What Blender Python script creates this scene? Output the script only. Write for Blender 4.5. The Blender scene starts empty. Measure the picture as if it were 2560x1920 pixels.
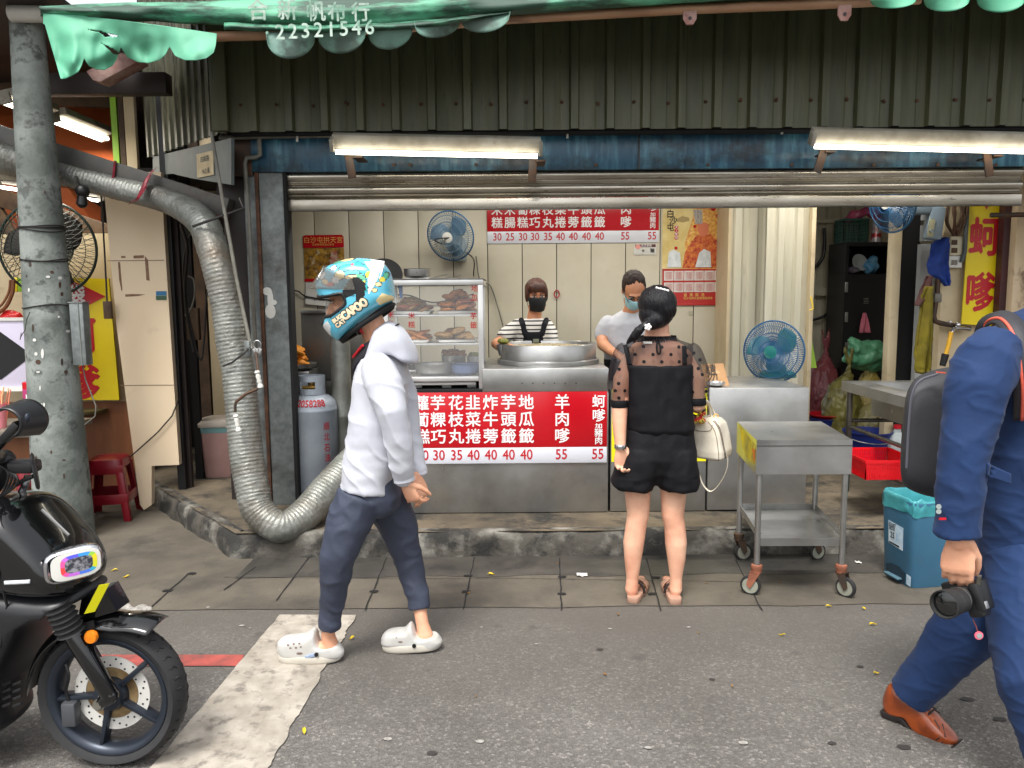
import bpy, bmesh, math, random
from mathutils import Vector, Matrix, noise
V = Vector
R = math.radians
random.seed(7)
SC = bpy.context.scene
COL = SC.collection
# ---------------------------------------------------------------- camera, sky, sun, exposure
FPX = 1923.0                       # focal length in pixels of the 2560 px wide photograph
CAMH = 1.55
cam_d = bpy.data.cameras.new('camera'); cam = bpy.data.objects.new('camera', cam_d); COL.objects.link(cam)
cam_d.sensor_width = 36.0; cam_d.lens = 36.0 * FPX / 2560.0
cam_d.clip_start = 0.05; cam_d.clip_end = 400
CM = Matrix.Rotation(R(90 - 6.5), 3, 'X') @ Matrix.Rotation(R(-0.45), 3, 'Z')
cam.matrix_world = Matrix.Translation((0, 0, CAMH)) @ CM.to_4x4()
SC.camera = cam
world = bpy.data.worlds.new('World'); SC.world = world; world.use_nodes = True
wn = world.node_tree; wn.nodes.clear()
sky = wn.nodes.new('ShaderNodeTexSky'); sky.sky_type = 'NISHITA'; sky.sun_disc = False
SUN_EL, SUN_AZ = 62.0, 200.0
sky.sun_elevation = R(SUN_EL); sky.sun_rotation = R(SUN_AZ); sky.dust_density = 4.0; sky.air_density = 1.2
hs = wn.nodes.new('ShaderNodeHueSaturation'); hs.inputs['Saturation'].default_value = 0.18
bg = wn.nodes.new('ShaderNodeBackground'); bg.inputs['Strength'].default_value = 0.135
wo = wn.nodes.new('ShaderNodeOutputWorld')
wn.links.new(sky.outputs[0], hs.inputs['Color']); wn.links.new(hs.outputs[0], bg.inputs[0]); wn.links.new(bg.outputs[0], wo.inputs[0])
sun_d = bpy.data.lights.new('sun', 'SUN'); sun = bpy.data.objects.new('sun', sun_d); COL.objects.link(sun)
sun_d.energy = 1.3; sun_d.angle = R(14); sun_d.color = (1.0, 0.97, 0.92)
sun.rotation_euler = (R(90 - SUN_EL), 0, R(180 - SUN_AZ)); sun.location = (0, -6, 12)
SC.view_settings.view_transform = 'Standard'; SC.view_settings.look = 'None'
SC.view_settings.exposure = 1.12; SC.view_settings.gamma = 1
SC.render.engine = 'CYCLES'
SC.cycles.use_denoising = True
SC.cycles.max_bounces = 8; SC.cycles.transparent_max_bounces = 12
SC.cycles.sample_clamp_indirect = 6.0; SC.cycles.caustics_reflective = False; SC.cycles.caustics_refractive = False

def P(px, py, Y):
    """World point at depth Y that the photograph shows at pixel (px, py)."""
    d = CM @ V(((px - 1280) / FPX, -(py - 960) / FPX, -1.0))
    t = Y / d.y
    return V((d.x * t, Y, CAMH + d.z * t))
def G(px, py, z=0.0):
    d = CM @ V(((px - 1280) / FPX, -(py - 960) / FPX, -1.0))
    t = (z - CAMH) / d.z
    return V((d.x * t, d.y * t, z))
def PX(px, Y, py=960): return P(px, py, Y).x
def PZ(py, Y, px=1280): return P(px, py, Y).z
def S(n, Y): return n * (Y + 0.12) / FPX          # a length of n pixels at depth Y

# ---------------------------------------------------------------- materials
def lin(c):
    if isinstance(c, str):
        c = [int(c[i:i + 2], 16) / 255 for i in (1, 3, 5)]
    else:
        c = [x / 255 for x in c]
    return tuple(x / 12.92 if x <= 0.04045 else ((x + 0.055) / 1.055) ** 2.4 for x in c)
MATS = {}
def M(name, col, rough=0.5, metal=0.0, col2=None, vscale=5.0, lo=0.35, hi=0.65, stretch=(1, 1, 1), bump=0.0, bscale=60.0,
      bstretch=None, dirt=None, dscale=3.0, dlo=0.55, dhi=0.7, damt=0.8, spec=0.5, rvar=0.0, emit=0.0, alpha=1.0, trans=0.0,
      sss=0.0, coat=0.0, aniso=0.0, sheen=0.0, dstretch=None):
    if name in MATS: return MATS[name]
    m = bpy.data.materials.new(name); m.use_nodes = True; MATS[name] = m
    nt = m.node_tree; N = nt.nodes; L = nt.links
    b = N['Principled BSDF']
    col = lin(col) if isinstance(col, (str, list)) or max(col) > 1.0 else tuple(col)
    b.inputs['Base Color'].default_value = (*col, 1); b.inputs['Roughness'].default_value = rough
    b.inputs['Metallic'].default_value = metal; b.inputs['Specular IOR Level'].default_value = spec
    b.inputs['Alpha'].default_value = alpha
    if trans: b.inputs['Transmission Weight'].default_value = trans
    if sss:
        b.inputs['Subsurface Weight'].default_value = sss; b.inputs['Subsurface Radius'].default_value = (0.012, 0.005, 0.003); b.inputs['Subsurface Scale'].default_value = 1.0
    if coat: b.inputs['Coat Weight'].default_value = coat
    if aniso: b.inputs['Anisotropic'].default_value = aniso
    if sheen: b.inputs['Sheen Weight'].default_value = sheen
    if emit:
        b.inputs['Emission Color'].default_value = (*col, 1); b.inputs['Emission Strength'].default_value = emit
    tc = N.new('ShaderNodeTexCoord')
    def nz(scale, st, detail=6, rgh=0.6):
        mp = N.new('ShaderNodeMapping'); mp.inputs['Scale'].default_value = st; L.new(tc.outputs['Object'], mp.inputs[0])
        n = N.new('ShaderNodeTexNoise'); n.inputs['Scale'].default_value = scale; n.inputs['Detail'].default_value = detail
        n.inputs['Roughness'].default_value = rgh; L.new(mp.outputs[0], n.inputs['Vector']); return n
    def rr(src, a, c):
        r = N.new('ShaderNodeMapRange'); r.inputs['From Min'].default_value = a; r.inputs['From Max'].default_value = c; L.new(src, r.inputs[0]); return r.outputs[0]
    def mix(f, a, c):
        x = N.new('ShaderNodeMix'); x.data_type = 'RGBA'
        if isinstance(f, float): x.inputs['Factor'].default_value = f
        else: L.new(f, x.inputs['Factor'])
        for s, k in ((a, 'A'), (c, 'B')):
            i = [q for q in x.inputs if q.name == k and q.type == 'RGBA'][0]
            if isinstance(s, tuple): i.default_value = (*s, 1)
            else: L.new(s, i)
        return [q for q in x.outputs if q.type == 'RGBA'][0]
    cur = col; last = None
    if col2 is not None:
        c2 = lin(col2) if isinstance(col2, (str, list)) or max(col2) > 1.0 else tuple(col2)
        n = nz(vscale, stretch); last = n
        cur = mix(rr(n.outputs['Fac'], lo, hi), cur, c2)
    if dirt is not None:
        d = lin(dirt) if isinstance(dirt, (str, list)) or max(dirt) > 1.0 else tuple(dirt)
        n = nz(dscale, dstretch or stretch, 8, 0.65)
        f = rr(n.outputs['Fac'], dlo, dhi)
        k = N.new('ShaderNodeMath'); k.operation = 'MULTIPLY'; k.inputs[1].default_value = damt; L.new(f, k.inputs[0])
        cur = mix(k.outputs[0], cur, d)
        if rvar == 0.0: last = n
    if not isinstance(cur, tuple): L.new(cur, b.inputs['Base Color'])
    if rvar:
        n = nz(vscale * 1.7, stretch)
        r = N.new('ShaderNodeMapRange'); r.inputs['From Min'].default_value = 0.3; r.inputs['From Max'].default_value = 0.7
        r.inputs['To Min'].default_value = max(0.02, rough - rvar); r.inputs['To Max'].default_value = rough + rvar
        L.new(n.outputs['Fac'], r.inputs[0]); L.new(r.outputs[0], b.inputs['Roughness'])
    if bump:
        n = nz(bscale, bstretch or (1, 1, 1), 4)
        bp = N.new('ShaderNodeBump'); bp.inputs['Strength'].default_value = bump; bp.inputs['Distance'].default_value = 0.01
        L.new(n.outputs['Fac'], bp.inputs['Height']); L.new(bp.outputs[0], b.inputs['Normal'])
    return m

# ---------------------------------------------------------------- mesh builder
class MB:
    def __init__(s): s.bm = bmesh.new()
    def face(s, vs):
        try: return s.bm.faces.new(vs)
        except ValueError: return None
    def poly(s, pts): return s.face([s.bm.verts.new(p) for p in pts])
    def hexa(s, a, b):            # two quads (same winding) -> closed solid
        va = [s.bm.verts.new(p) for p in a]; vb = [s.bm.verts.new(p) for p in b]; n = len(va)
        s.face(list(reversed(va))); s.face(vb)
        for i in range(n): s.face([va[i], va[(i + 1) % n], vb[(i + 1) % n], vb[i]])
        return s
    def box(s, x0, x1, y0, y1, z0, z1):
        return s.hexa([(x0, y0, z0), (x1, y0, z0), (x1, y1, z0), (x0, y1, z0)], [(x0, y0, z1), (x1, y0, z1), (x1, y1, z1), (x0, y1, z1)])
    def obox(s, c, size, rot=None):
        c = V(c); rot = rot or Matrix.Identity(3); h = [q / 2 for q in size]
        f = lambda x, y, z: c + rot @ V((x * h[0], y * h[1], z * h[2]))
        return s.hexa([f(-1, -1, -1), f(1, -1, -1), f(1, 1, -1), f(-1, 1, -1)], [f(-1, -1, 1), f(1, -1, 1), f(1, 1, 1), f(-1, 1, 1)])
    def prism(s, pts, off):       # polygon pushed along a vector
        off = V(off); pts = [V(p) for p in pts]
        return s.hexa(pts, [p + off for p in pts])
    def ring(s, c, u, v, n, pw=1.0):
        o = []
        for i in range(n):
            a = 2 * math.pi * i / n; ca, sa = math.cos(a), math.sin(a)
            if pw != 1.0:
                ca = math.copysign(abs(ca) ** pw, ca); sa = math.copysign(abs(sa) ** pw, sa)
            o.append(s.bm.verts.new(c + u * ca + v * sa))
        return o
    def bridge(s, a, b):
        n = len(a)
        for i in range(n): s.face([a[i], a[(i + 1) % n], b[(i + 1) % n], b[i]])
    def fan(s, r, c, flip=False):
        cv = s.bm.verts.new(c); n = len(r)
        for i in range(n):
            t = [r[i], r[(i + 1) % n], cv]
            s.face(t[::-1] if flip else t)
    def loft(s, rings, n=24, pw=1.0, cap=True):
        rs = [s.ring(V(q[0]), V(q[1]), V(q[2]), n, q[3] if len(q) > 3 else pw) for q in rings]
        for a, b in zip(rs, rs[1:]): s.bridge(a, b)
        if cap:
            s.fan(rs[0], V(rings[0][0]), True); s.fan(rs[-1], V(rings[-1][0]))
        return s
    def frames(s, pts, closed=False):
        pts = [V(p) for p in pts]; n = len(pts); T = []
        for i in range(n):
            a = pts[(i - 1) % n] if (i or closed) else pts[0]; b = pts[(i + 1) % n] if (i < n - 1 or closed) else pts[-1]
            t = b - a
            T.append(t.normalized() if t.length > 1e-9 else V((0, 0, 1)))
        up = V((0, 0, 1)) if abs(T[0].z) < 0.9 else V((0, 1, 0))
        u = (up - T[0] * up.dot(T[0])).normalized(); U = [u]
        for i in range(1, n):
            u = U[-1] - T[i] * U[-1].dot(T[i]); U.append(u.normalized())
        return pts, T, U
    def tube(s, pts, r, n=10, closed=False, cap=True):
        pts, T, U = s.frames(pts, closed); k = len(pts)
        rr = r if isinstance(r, (list, tuple)) else [r] * k
        rs = [s.ring(p, u * q, t.cross(u) * q, n) for p, t, u, q in zip(pts, T, U, rr)]
        for a, b in zip(rs, rs[1:]): s.bridge(a, b)
        if closed: s.bridge(rs[-1], rs[0])
        elif cap:
            s.fan(rs[0], pts[0], True); s.fan(rs[-1], pts[-1])
        return s
    def limb(s, pts, rad, n=14, flat=None):      # rounded tapered chain; flat=(axis, factor) squashes across an axis
        pts, T, U = s.frames(pts)
        P2 = [pts[0] - T[0] * rad[0] * 0.9, pts[0] - T[0] * rad[0] * 0.6] + pts + [pts[-1] + T[-1] * rad[-1] * 0.6, pts[-1] + T[-1] * rad[-1] * 0.9]
        R2 = [rad[0] * 0.4, rad[0] * 0.8] + list(rad) + [rad[-1] * 0.8, rad[-1] * 0.4]
        T2 = [T[0]] * 2 + T + [T[-1]] * 2; U2 = [U[0]] * 2 + U + [U[-1]] * 2
        rs = []
        for p, t, u, q in zip(P2, T2, U2, R2):
            a, b = u * q, t.cross(u) * q
            if flat:
                ax = V(flat[0]).normalized(); a = a - ax * a.dot(ax) * (1 - flat[1]); b = b - ax * b.dot(ax) * (1 - flat[1])
            rs.append(s.ring(p, a, b, n))
        for a, b in zip(rs, rs[1:]): s.bridge(a, b)
        s.fan(rs[0], P2[0], True); s.fan(rs[-1], P2[-1])
        return s
    def cyl(s, a, b, r, r2=None, n=20, cap=True):
        a, b = V(a), V(b); r2 = r if r2 is None else r2
        return s.tube([a, b], [r, r2], n, cap=cap)
    def ball(s, c, r, rot=None, n=20, m=12):
        c = V(c); r = (r, r, r) if isinstance(r, (int, float)) else r; rot = rot or Matrix.Identity(3); rs = []
        for j in range(1, m):
            a = math.pi * j / m
            rs.append([s.bm.verts.new(c + rot @ V((r[0] * math.sin(a) * math.cos(2 * math.pi * i / n), r[1] * math.sin(a) * math.sin(2 * math.pi * i / n), -r[2] * math.cos(a)))) for i in range(n)])
        for a, b in zip(rs, rs[1:]): s.bridge(a, b)
        s.fan(rs[0], c + rot @ V((0, 0, -r[2])), True); s.fan(rs[-1], c + rot @ V((0, 0, r[2])))
        return s
    def lathe(s, prof, c=(0, 0, 0), axis=(0, 0, 1), n=32, cap=False):
        c = V(c); ax = V(axis).normalized(); t = V((1, 0, 0)) if abs(ax.x) < 0.9 else V((0, 1, 0))
        u = (t - ax * t.dot(ax)).normalized(); v = ax.cross(u)
        rs = [s.ring(c + ax * h, u * max(r, 1e-4), v * max(r, 1e-4), n) for r, h in prof]
        for a, b in zip(rs, rs[1:]): s.bridge(a, b)
        if cap:
            s.fan(rs[0], c + ax * prof[0][1], True); s.fan(rs[-1], c + ax * prof[-1][1])
        return s
    def extrude(s, prof, a, b, closed=False):     # open 3d profile list pa at one end, pb at the other
        va = [s.bm.verts.new(p) for p in a]; vb = [s.bm.verts.new(p) for p in b]
        for i in range(len(va) - 1): s.face([va[i], va[i + 1], vb[i + 1], vb[i]])
        return s
    def sheet(s, f, nu, nv):
        g = [[s.bm.verts.new(f(i / nu, j / nv)) for i in range(nu + 1)] for j in range(nv + 1)]
        for j in range(nv):
            for i in range(nu): s.face([g[j][i], g[j][i + 1], g[j + 1][i + 1], g[j + 1][i]])
        return s
    def build(s, name, mat, parent=None, smooth=35, bevel=0.0, solid=0.0, seg=2):
        me = bpy.data.meshes.new(name)
        bmesh.ops.recalc_face_normals(s.bm, faces=s.bm.faces[:])
        s.bm.to_mesh(me); s.bm.free()
        return link(name, me, mat, parent, smooth, bevel, solid, seg)
def link(name, me, mat, parent=None, smooth=35, bevel=0.0, solid=0.0, seg=2):
    o = bpy.data.objects.new(name, me); COL.objects.link(o)
    if mat is not None and not me.materials: me.materials.append(mat)
    if parent is not None:
        o.parent = parent
        if parent.type == 'EMPTY': o.location = -parent.location
    if bevel or solid:
        if solid:
            md = o.modifiers.new('solid', 'SOLIDIFY'); md.thickness = solid; md.offset = 0
        if bevel:
            md = o.modifiers.new('bevel', 'BEVEL'); md.width = bevel; md.segments = seg; md.limit_method = 'ANGLE'; md.angle_limit = R(40)
        bake(o)
    if smooth:
        o.data.polygons.foreach_set('use_smooth', [True] * len(o.data.polygons))
        if smooth < 180: o.data.set_sharp_from_angle(angle=R(smooth))
    return o
def bake(o):
    dg = bpy.context.evaluated_depsgraph_get(); old = o.data
    me = bpy.data.meshes.new_from_object(o.evaluated_get(dg)); me.name = old.name
    o.modifiers.clear(); o.data = me
    if old.users == 0: bpy.data.meshes.remove(old)
    return o
def fuse(name, mb, mat, parent=None, voxel=0.006, smooth=4, disp=None, factor=0.5, cut=None):
    """All the closed solids of mb melted into one continuous skin."""
    o = mb.build(name, mat, None, smooth=0)
    md = o.modifiers.new('r', 'REMESH'); md.mode = 'VOXEL'; md.voxel_size = voxel
    if smooth:
        md = o.modifiers.new('s', 'SMOOTH'); md.factor = factor; md.iterations = smooth
    bake(o)
    me = o.data
    if disp:
        ns = [v.normal.copy() for v in me.vertices]
        for v, n in zip(me.vertices, ns): v.co += n * disp(v.co, n)
    if cut:
        bm = bmesh.new(); bm.from_mesh(me)
        bmesh.ops.delete(bm, geom=[v for v in bm.verts if cut(v.co)], context='VERTS'); bm.to_mesh(me); bm.free()
    if not me.materials: me.materials.append(mat)
    me.polygons.foreach_set('use_smooth', [True] * len(me.polygons))
    if parent is not None:
        o.parent = parent
        if parent.type == 'EMPTY': o.location = -parent.location
    return o
def tag(o, label, cat, group=None, kind=None):
    if label: o['label'] = label
    if cat: o['category'] = cat
    if group: o['group'] = group
    if kind: o['kind'] = kind
    return o
def thing(name, loc, label, cat, group=None):
    o = bpy.data.objects.new(name, None); COL.objects.link(o); o.location = V(loc); o.empty_display_size = 0.1
    return tag(o, label, cat, group)
def struct(o): o['kind'] = 'structure'; return o
def dup(root, loc, label=None, group=None, rotz=0.0):
    def cp(o, par):
        c = o.copy(); COL.objects.link(c)
        if par is not None: c.parent = par
        for ch in o.children: cp(ch, c)
        return c
    r = cp(root, None); r.location = V(loc); r.rotation_euler = (0, 0, rotz)
    if label: r['label'] = label
    if group: r['group'] = group
    return r
def nz3(p, s): return noise.noise(V((p[0] * s, p[1] * s, p[2] * s)))
def text(body, o, mat, parent, size, u=(1, 0, 0), v=(0, 0, 1), bold=0.0, name='lettering', sx=1.0, depth=0.0008, align='CENTER', bend=None, items=None):
    """One mesh of writing. items = [(string, origin, size)] or a single body at origin o."""
    u, v = V(u).normalized(), V(v).normalized(); w = u.cross(v); out = bmesh.new()
    offs = [(0, 0)] if bold <= 0 else [(0, 0), (bold, 0), (-bold, 0), (0, bold), (0, -bold)]
    for t in (items or [(body, o, size)]):
        bd, oo, sz = t[0], V(t[1]), t[2]; sxx = t[3] if len(t) > 3 else sx
        cu = bpy.data.curves.new('t', 'FONT'); cu.body = bd; cu.size = sz; cu.align_x = align; cu.align_y = 'CENTER'
        cu.resolution_u = 3
        ob = bpy.data.objects.new('t', cu); COL.objects.link(ob)
        me0 = bpy.data.meshes.new_from_object(ob.evaluated_get(bpy.context.evaluated_depsgraph_get()))
        for k, (ox, oy) in enumerate(offs):
            me = me0.copy()
            for q in me.vertices:
                c = q.co; p = oo + u * ((c.x + ox * sz) * sxx) + v * (c.y + oy * sz) + w * (depth + k * 0.00012)
                q.co = bend(p) if bend else p
            out.from_mesh(me); bpy.data.meshes.remove(me)
        bpy.data.meshes.remove(me0); bpy.data.objects.remove(ob); bpy.data.curves.remove(cu)
    me = bpy.data.meshes.new(name); out.to_mesh(me); out.free()
    return link(name, me, mat, parent, smooth=0)
def mesh2(name, parts, parent, smooth=35):
    """One object from several (MB, material) pairs."""
    me = bpy.data.meshes.new(name); bm = bmesh.new()
    for i, (mb, m) in enumerate(parts):
        me.materials.append(m); k = len(bm.faces)
        t = bpy.data.meshes.new('t'); bmesh.ops.recalc_face_normals(mb.bm, faces=mb.bm.faces[:])
        for f in mb.bm.faces: f.material_index = i
        mb.bm.to_mesh(t); mb.bm.free(); bm.from_mesh(t); bpy.data.meshes.remove(t)
    bm.to_mesh(me); bm.free()
    return link(name, me, None, parent, smooth)
# ---------------------------------------------------------------- shared materials
def asphalt():
    m = bpy.data.materials.new('asphalt'); m.use_nodes = True; nt = m.node_tree; N = nt.nodes; L = nt.links; b = N['Principled BSDF']
    tc = N.new('ShaderNodeTexCoord')
    def noi(s, d=5, r=0.6):
        n = N.new('ShaderNodeTexNoise'); n.inputs['Scale'].default_value = s; n.inputs['Detail'].default_value = d; n.inputs['Roughness'].default_value = r
        L.new(tc.outputs['Object'], n.inputs['Vector']); return n.outputs['Fac']
    def rmp(src, *st):
        r = N.new('ShaderNodeValToRGB'); e = r.color_ramp.elements
        while len(e) < len(st): e.new(0.5)
        for q, (p, c) in zip(e, st): q.position = p; q.color = (*c, 1) if isinstance(c, tuple) else (c, c, c, 1)
        L.new(src, r.inputs[0]); return r.outputs[0]
    def mx(f, a, c, mode='MIX'):
        x = N.new('ShaderNodeMix'); x.data_type = 'RGBA'; x.blend_type = mode
        if isinstance(f, float): x.inputs['Factor'].default_value = f
        else: L.new(f, x.inputs['Factor'])
        A = [q for q in x.inputs if q.type == 'RGBA']
        for s, i in ((a, A[0]), (c, A[1])):
            if isinstance(s, tuple): i.default_value = (*s, 1)
            else: L.new(s, i)
        return [q for q in x.outputs if q.type == 'RGBA'][0]
    vo = N.new('ShaderNodeTexVoronoi'); vo.inputs['Scale'].default_value = 105; L.new(tc.outputs['Object'], vo.inputs['Vector'])
    base = rmp(noi(1.1, 7, 0.62), (0.3, (0.125, 0.114, 0.102)), (0.5, (0.175, 0.162, 0.147)), (0.7, (0.215, 0.2, 0.182)))
    sep = N.new('ShaderNodeSeparateColor'); L.new(vo.outputs['Color'], sep.inputs[0])
    stone = rmp(sep.outputs[0], (0.0, 0.7), (0.6, 0.93), (0.85, 1.1), (0.96, 1.45), (1.0, 1.8))
    c = mx(1.0, base, stone, 'MULTIPLY')
    c = mx(rmp(noi(260, 2), (0.35, 0.0), (0.7, 0.65)), c, (0.045, 0.043, 0.04))
    c = mx(rmp(noi(4.5, 3, 0.5), (0.66, 0.0), (0.74, 0.75)), c, (0.03, 0.028, 0.03))
    sx = N.new('ShaderNodeSeparateXYZ'); L.new(tc.outputs['Object'], sx.inputs[0]); ad = N.new('ShaderNodeMath'); ad.operation = 'MULTIPLY_ADD'; ad.inputs[1].default_value = 1.2; L.new(noi(1.6, 4), ad.inputs[0]); L.new(sx.outputs['Y'], ad.inputs[2])
    mr = N.new('ShaderNodeMapRange'); mr.inputs['From Min'].default_value = 3.1; mr.inputs['From Max'].default_value = 4.3; mr.inputs['To Max'].default_value = 0.85; L.new(ad.outputs[0], mr.inputs[0])
    c = mx(mr.outputs[0], c, (0.098, 0.088, 0.077))
    L.new(c, b.inputs['Base Color']); b.inputs['Roughness'].default_value = 0.82; b.inputs['Specular IOR Level'].default_value = 0.3
    bp = N.new('ShaderNodeBump'); bp.inputs['Strength'].default_value = 0.5; bp.inputs['Distance'].default_value = 0.006
    L.new(vo.outputs['Distance'], bp.inputs['Height']); L.new(bp.outputs[0], b.inputs['Normal'])
    MATS['asphalt'] = m; return m
asphalt()
M('pave', (78, 72, 63), 0.8, col2=(98, 91, 80), vscale=2.2, dirt=(44, 43, 40), dscale=1.8, dlo=0.5, dhi=0.7, damt=0.75, bump=0.35, bscale=90)
M('kerb', (78, 70, 58), 0.85, col2=(112, 100, 82), vscale=3, dirt=(34, 34, 33), dscale=3.5, dlo=0.48, dhi=0.62, damt=0.9, bump=0.6, bscale=40)
M('kerbface', (76, 72, 65), 0.85, col2=(150, 147, 138), vscale=4, lo=0.48, hi=0.7, dirt=(24, 24, 23), dscale=5.0, dlo=0.46, dhi=0.58, damt=0.85, bump=0.7, bscale=35)
M('roadpaint', (178, 170, 158), 0.75, col2=(146, 138, 126), vscale=9, dirt=(104, 97, 90), dscale=14.0, dlo=0.52, dhi=0.64, damt=0.75, bump=0.3, bscale=60)
M('redpaint', (176, 84, 76), 0.75, col2=(132, 66, 60), vscale=9, dirt=(92, 80, 76), dscale=9.0, dlo=0.52, dhi=0.66, damt=0.8)
M('crack', (20, 19, 18), 0.9)
M('olive', (64, 66, 44), 0.5, col2=(84, 84, 60), vscale=3, stretch=(4, 4, 0.35), dirt=(22, 22, 18), dscale=14, dlo=0.6, dhi=0.7, damt=0.8, rvar=0.12, bump=0.06, bscale=20, bstretch=(6, 6, 0.4))
M('olivewhite', (92, 90, 70), 0.5, col2=(66, 66, 50), vscale=4, stretch=(4, 4, 0.4), dirt=(24, 23, 18), dscale=18, dlo=0.53, dhi=0.62, damt=0.85, rvar=0.1)
M('beamblue', (30, 76, 100), 0.36, col2=(84, 138, 156), vscale=6, lo=0.45, hi=0.75, stretch=(3, 3, 0.5), dirt=(20, 24, 28), dscale=2.2, dstretch=(1.0, 1, 1.6), dlo=0.46, dhi=0.6, damt=0.85, rvar=0.12)
M('shutter', (190, 184, 172), 0.3, 0.85, col2=(150, 142, 128), vscale=3, stretch=(0.6, 3, 3), dirt=(52, 44, 34), dscale=16, dlo=0.62, dhi=0.7, damt=0.8, rvar=0.1)
M('steel', (188, 188, 187), 0.36, 0.88, col2=(156, 155, 151), vscale=2.5, dirt=(92, 82, 70), dscale=2.2, dlo=0.6, dhi=0.76, damt=0.5, rvar=0.1, bump=0.02, bscale=8)
M('steeldark', (120, 118, 112), 0.4, 0.9, col2=(84, 82, 76), vscale=4, rvar=0.1)
M('galv', (104, 110, 110), 0.55, 0.35, col2=(132, 138, 136), vscale=18, dirt=(66, 58, 50), dscale=3.5, dlo=0.52, dhi=0.7, damt=0.7, rvar=0.1, bump=0.08)
M('rust', (92, 58, 38), 0.8, col2=(58, 40, 30), vscale=14, dirt=(120, 84, 58), dscale=9, bump=0.3)
M('castiron', (70, 66, 62), 0.6, 0.6, col2=(96, 70, 52), vscale=14)
M('panelwhite', (206, 199, 180), 0.42, col2=(194, 185, 162), vscale=1.6, dirt=(170, 158, 132), dscale=2.0, dlo=0.58, dhi=0.76, damt=0.35)
M('corrwhite', (206, 201, 182), 0.4, col2=(190, 184, 162), vscale=2, stretch=(3, 3, 0.5), dirt=(140, 126, 98), dscale=5, dlo=0.62, dhi=0.75, damt=0.4)
M('seam', (30, 27, 24), 0.8)
M('creamwall', (206, 190, 158), 0.6, col2=(190, 172, 138), vscale=2.5, dirt=(120, 98, 70), dscale=4, dlo=0.6, dhi=0.74, damt=0.5)
M('tanpanel', (228, 204, 170), 0.5, col2=(232, 212, 182), vscale=1.2, dirt=(168, 140, 112), dscale=3.5, dlo=0.62, dhi=0.8, damt=0.4)
M('plywood', (140, 88, 52), 0.55, col2=(116, 68, 38), vscale=3, stretch=(3, 3, 0.6), dirt=(84, 50, 30), dscale=2.5, dlo=0.55, dhi=0.75, damt=0.6)
M('orange', (196, 104, 52), 0.7, col2=(172, 82, 40), vscale=2, dirt=(120, 60, 34), dscale=3, dlo=0.6, dhi=0.8)
M('woodold', (98, 76, 54), 0.75, col2=(66, 50, 38), vscale=6, stretch=(1, 1, 1), bump=0.2)
M('black', (16, 16, 18), 0.45)
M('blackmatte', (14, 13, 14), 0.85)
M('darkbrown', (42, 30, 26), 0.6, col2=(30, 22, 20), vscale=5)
M('rubber', (26, 26, 27), 0.75, col2=(36, 36, 36), vscale=20, bump=0.1)
M('conduit', (120, 118, 108), 0.5, col2=(92, 88, 80), vscale=8)
M('wire', (34, 30, 28), 0.6)
M('whiteplastic', (222, 222, 216), 0.4, col2=(206, 204, 196), vscale=5)
M('lampwhite', (150, 146, 134), 0.6, col2=(118, 112, 98), vscale=7, dirt=(96, 80, 60), dscale=8, dlo=0.58, dhi=0.7)
M('tube', (255, 246, 226), 0.3, emit=4.6)
M('tubecool', (255, 250, 240), 0.3, emit=5.0)
M('signred', (196, 14, 30), 0.25, spec=0.6, col2=(182, 12, 27), vscale=2)
M('signwhite', (214, 216, 224), 0.3)
M('signyellow', (238, 214, 20), 0.4, col2=(226, 198, 16), vscale=2, dirt=(180, 150, 30), dscale=4, dlo=0.64, dhi=0.8, damt=0.5)
M('inkred', (190, 20, 34), 0.4)
M('inkwhite', (236, 234, 234), 0.4)
M('inkblack', (24, 20, 18), 0.6)
M('concrete', (98, 104, 99), 0.85, col2=(146, 152, 147), vscale=4, lo=.4, hi=.6, dirt=(52, 54, 52), dscale=8, dlo=0.53, dhi=0.62, damt=0.75, bump=0.3, bscale=50)
M('glass', (0.96, 0.98, 0.97), 0.03, alpha=0.13, spec=0.6)
MT = MATS
XL, XR = -1.72, 4.75              # inner faces of the shop opening
YS, YF, YB = 5.15, 4.93, 6.90     # shutter plane, cladding plane, back wall
# ---------------------------------------------------------------- ground
o = struct(MB().sheet(lambda u, v: (-40 + 80 * u, -25 + 75 * v, 0), 8, 8).build('road', MT['asphalt'], smooth=0))
b = MB()
b.sheet(lambda u, v: (-12 + 24 * u, 3.70 + 0.02 * noise.noise(V((u * 60, 0, 0))) + (10 - 3.7) * v ** 2, 0.004 + 0.0 * v), 120, 8)
struct(b.build('pavement', MT['pave'], smooth=0))
def strip(pts, w, z, jit=0.3, n=10):        # an uneven narrow dark strip lying on the ground
    b = MB(); pts = [V(p) for p in pts]; L = []
    for i in range(len(pts) - 1):
        for k in range(n): L.append(pts[i].lerp(pts[i + 1], k / n))
    L.append(pts[-1]); prev = None
    for i, p in enumerate(L):
        t = (L[min(i + 1, len(L) - 1)] - L[max(i - 1, 0)]).normalized(); s = V((-t.y, t.x, 0))
        ww = w * (0.55 + 0.9 * abs(noise.noise(p * 14))); p = p + s * noise.noise(p * 9 + V((3, 1, 0))) * w * jit * 2
        q = [b.bm.verts.new((p + s * ww).to_tuple()[:2] + (z,)), b.bm.verts.new((p - s * ww).to_tuple()[:2] + (z,))]
        if prev: b.face([prev[0], prev[1], q[1], q[0]])
        prev = q
    return b
jb = MB()
joints = [((470, 1438), (378, 1520)), ((776, 1392), (690, 1505)), ((968, 1396), (912, 1530)), ((1186, 1396), (1158, 1528)), ((1398, 1398), (1404, 1528)), ((1616, 1400), (1652, 1530)), ((1838, 1402), (1905, 1530)), ((640, 1420), (560, 1478))]
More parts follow.
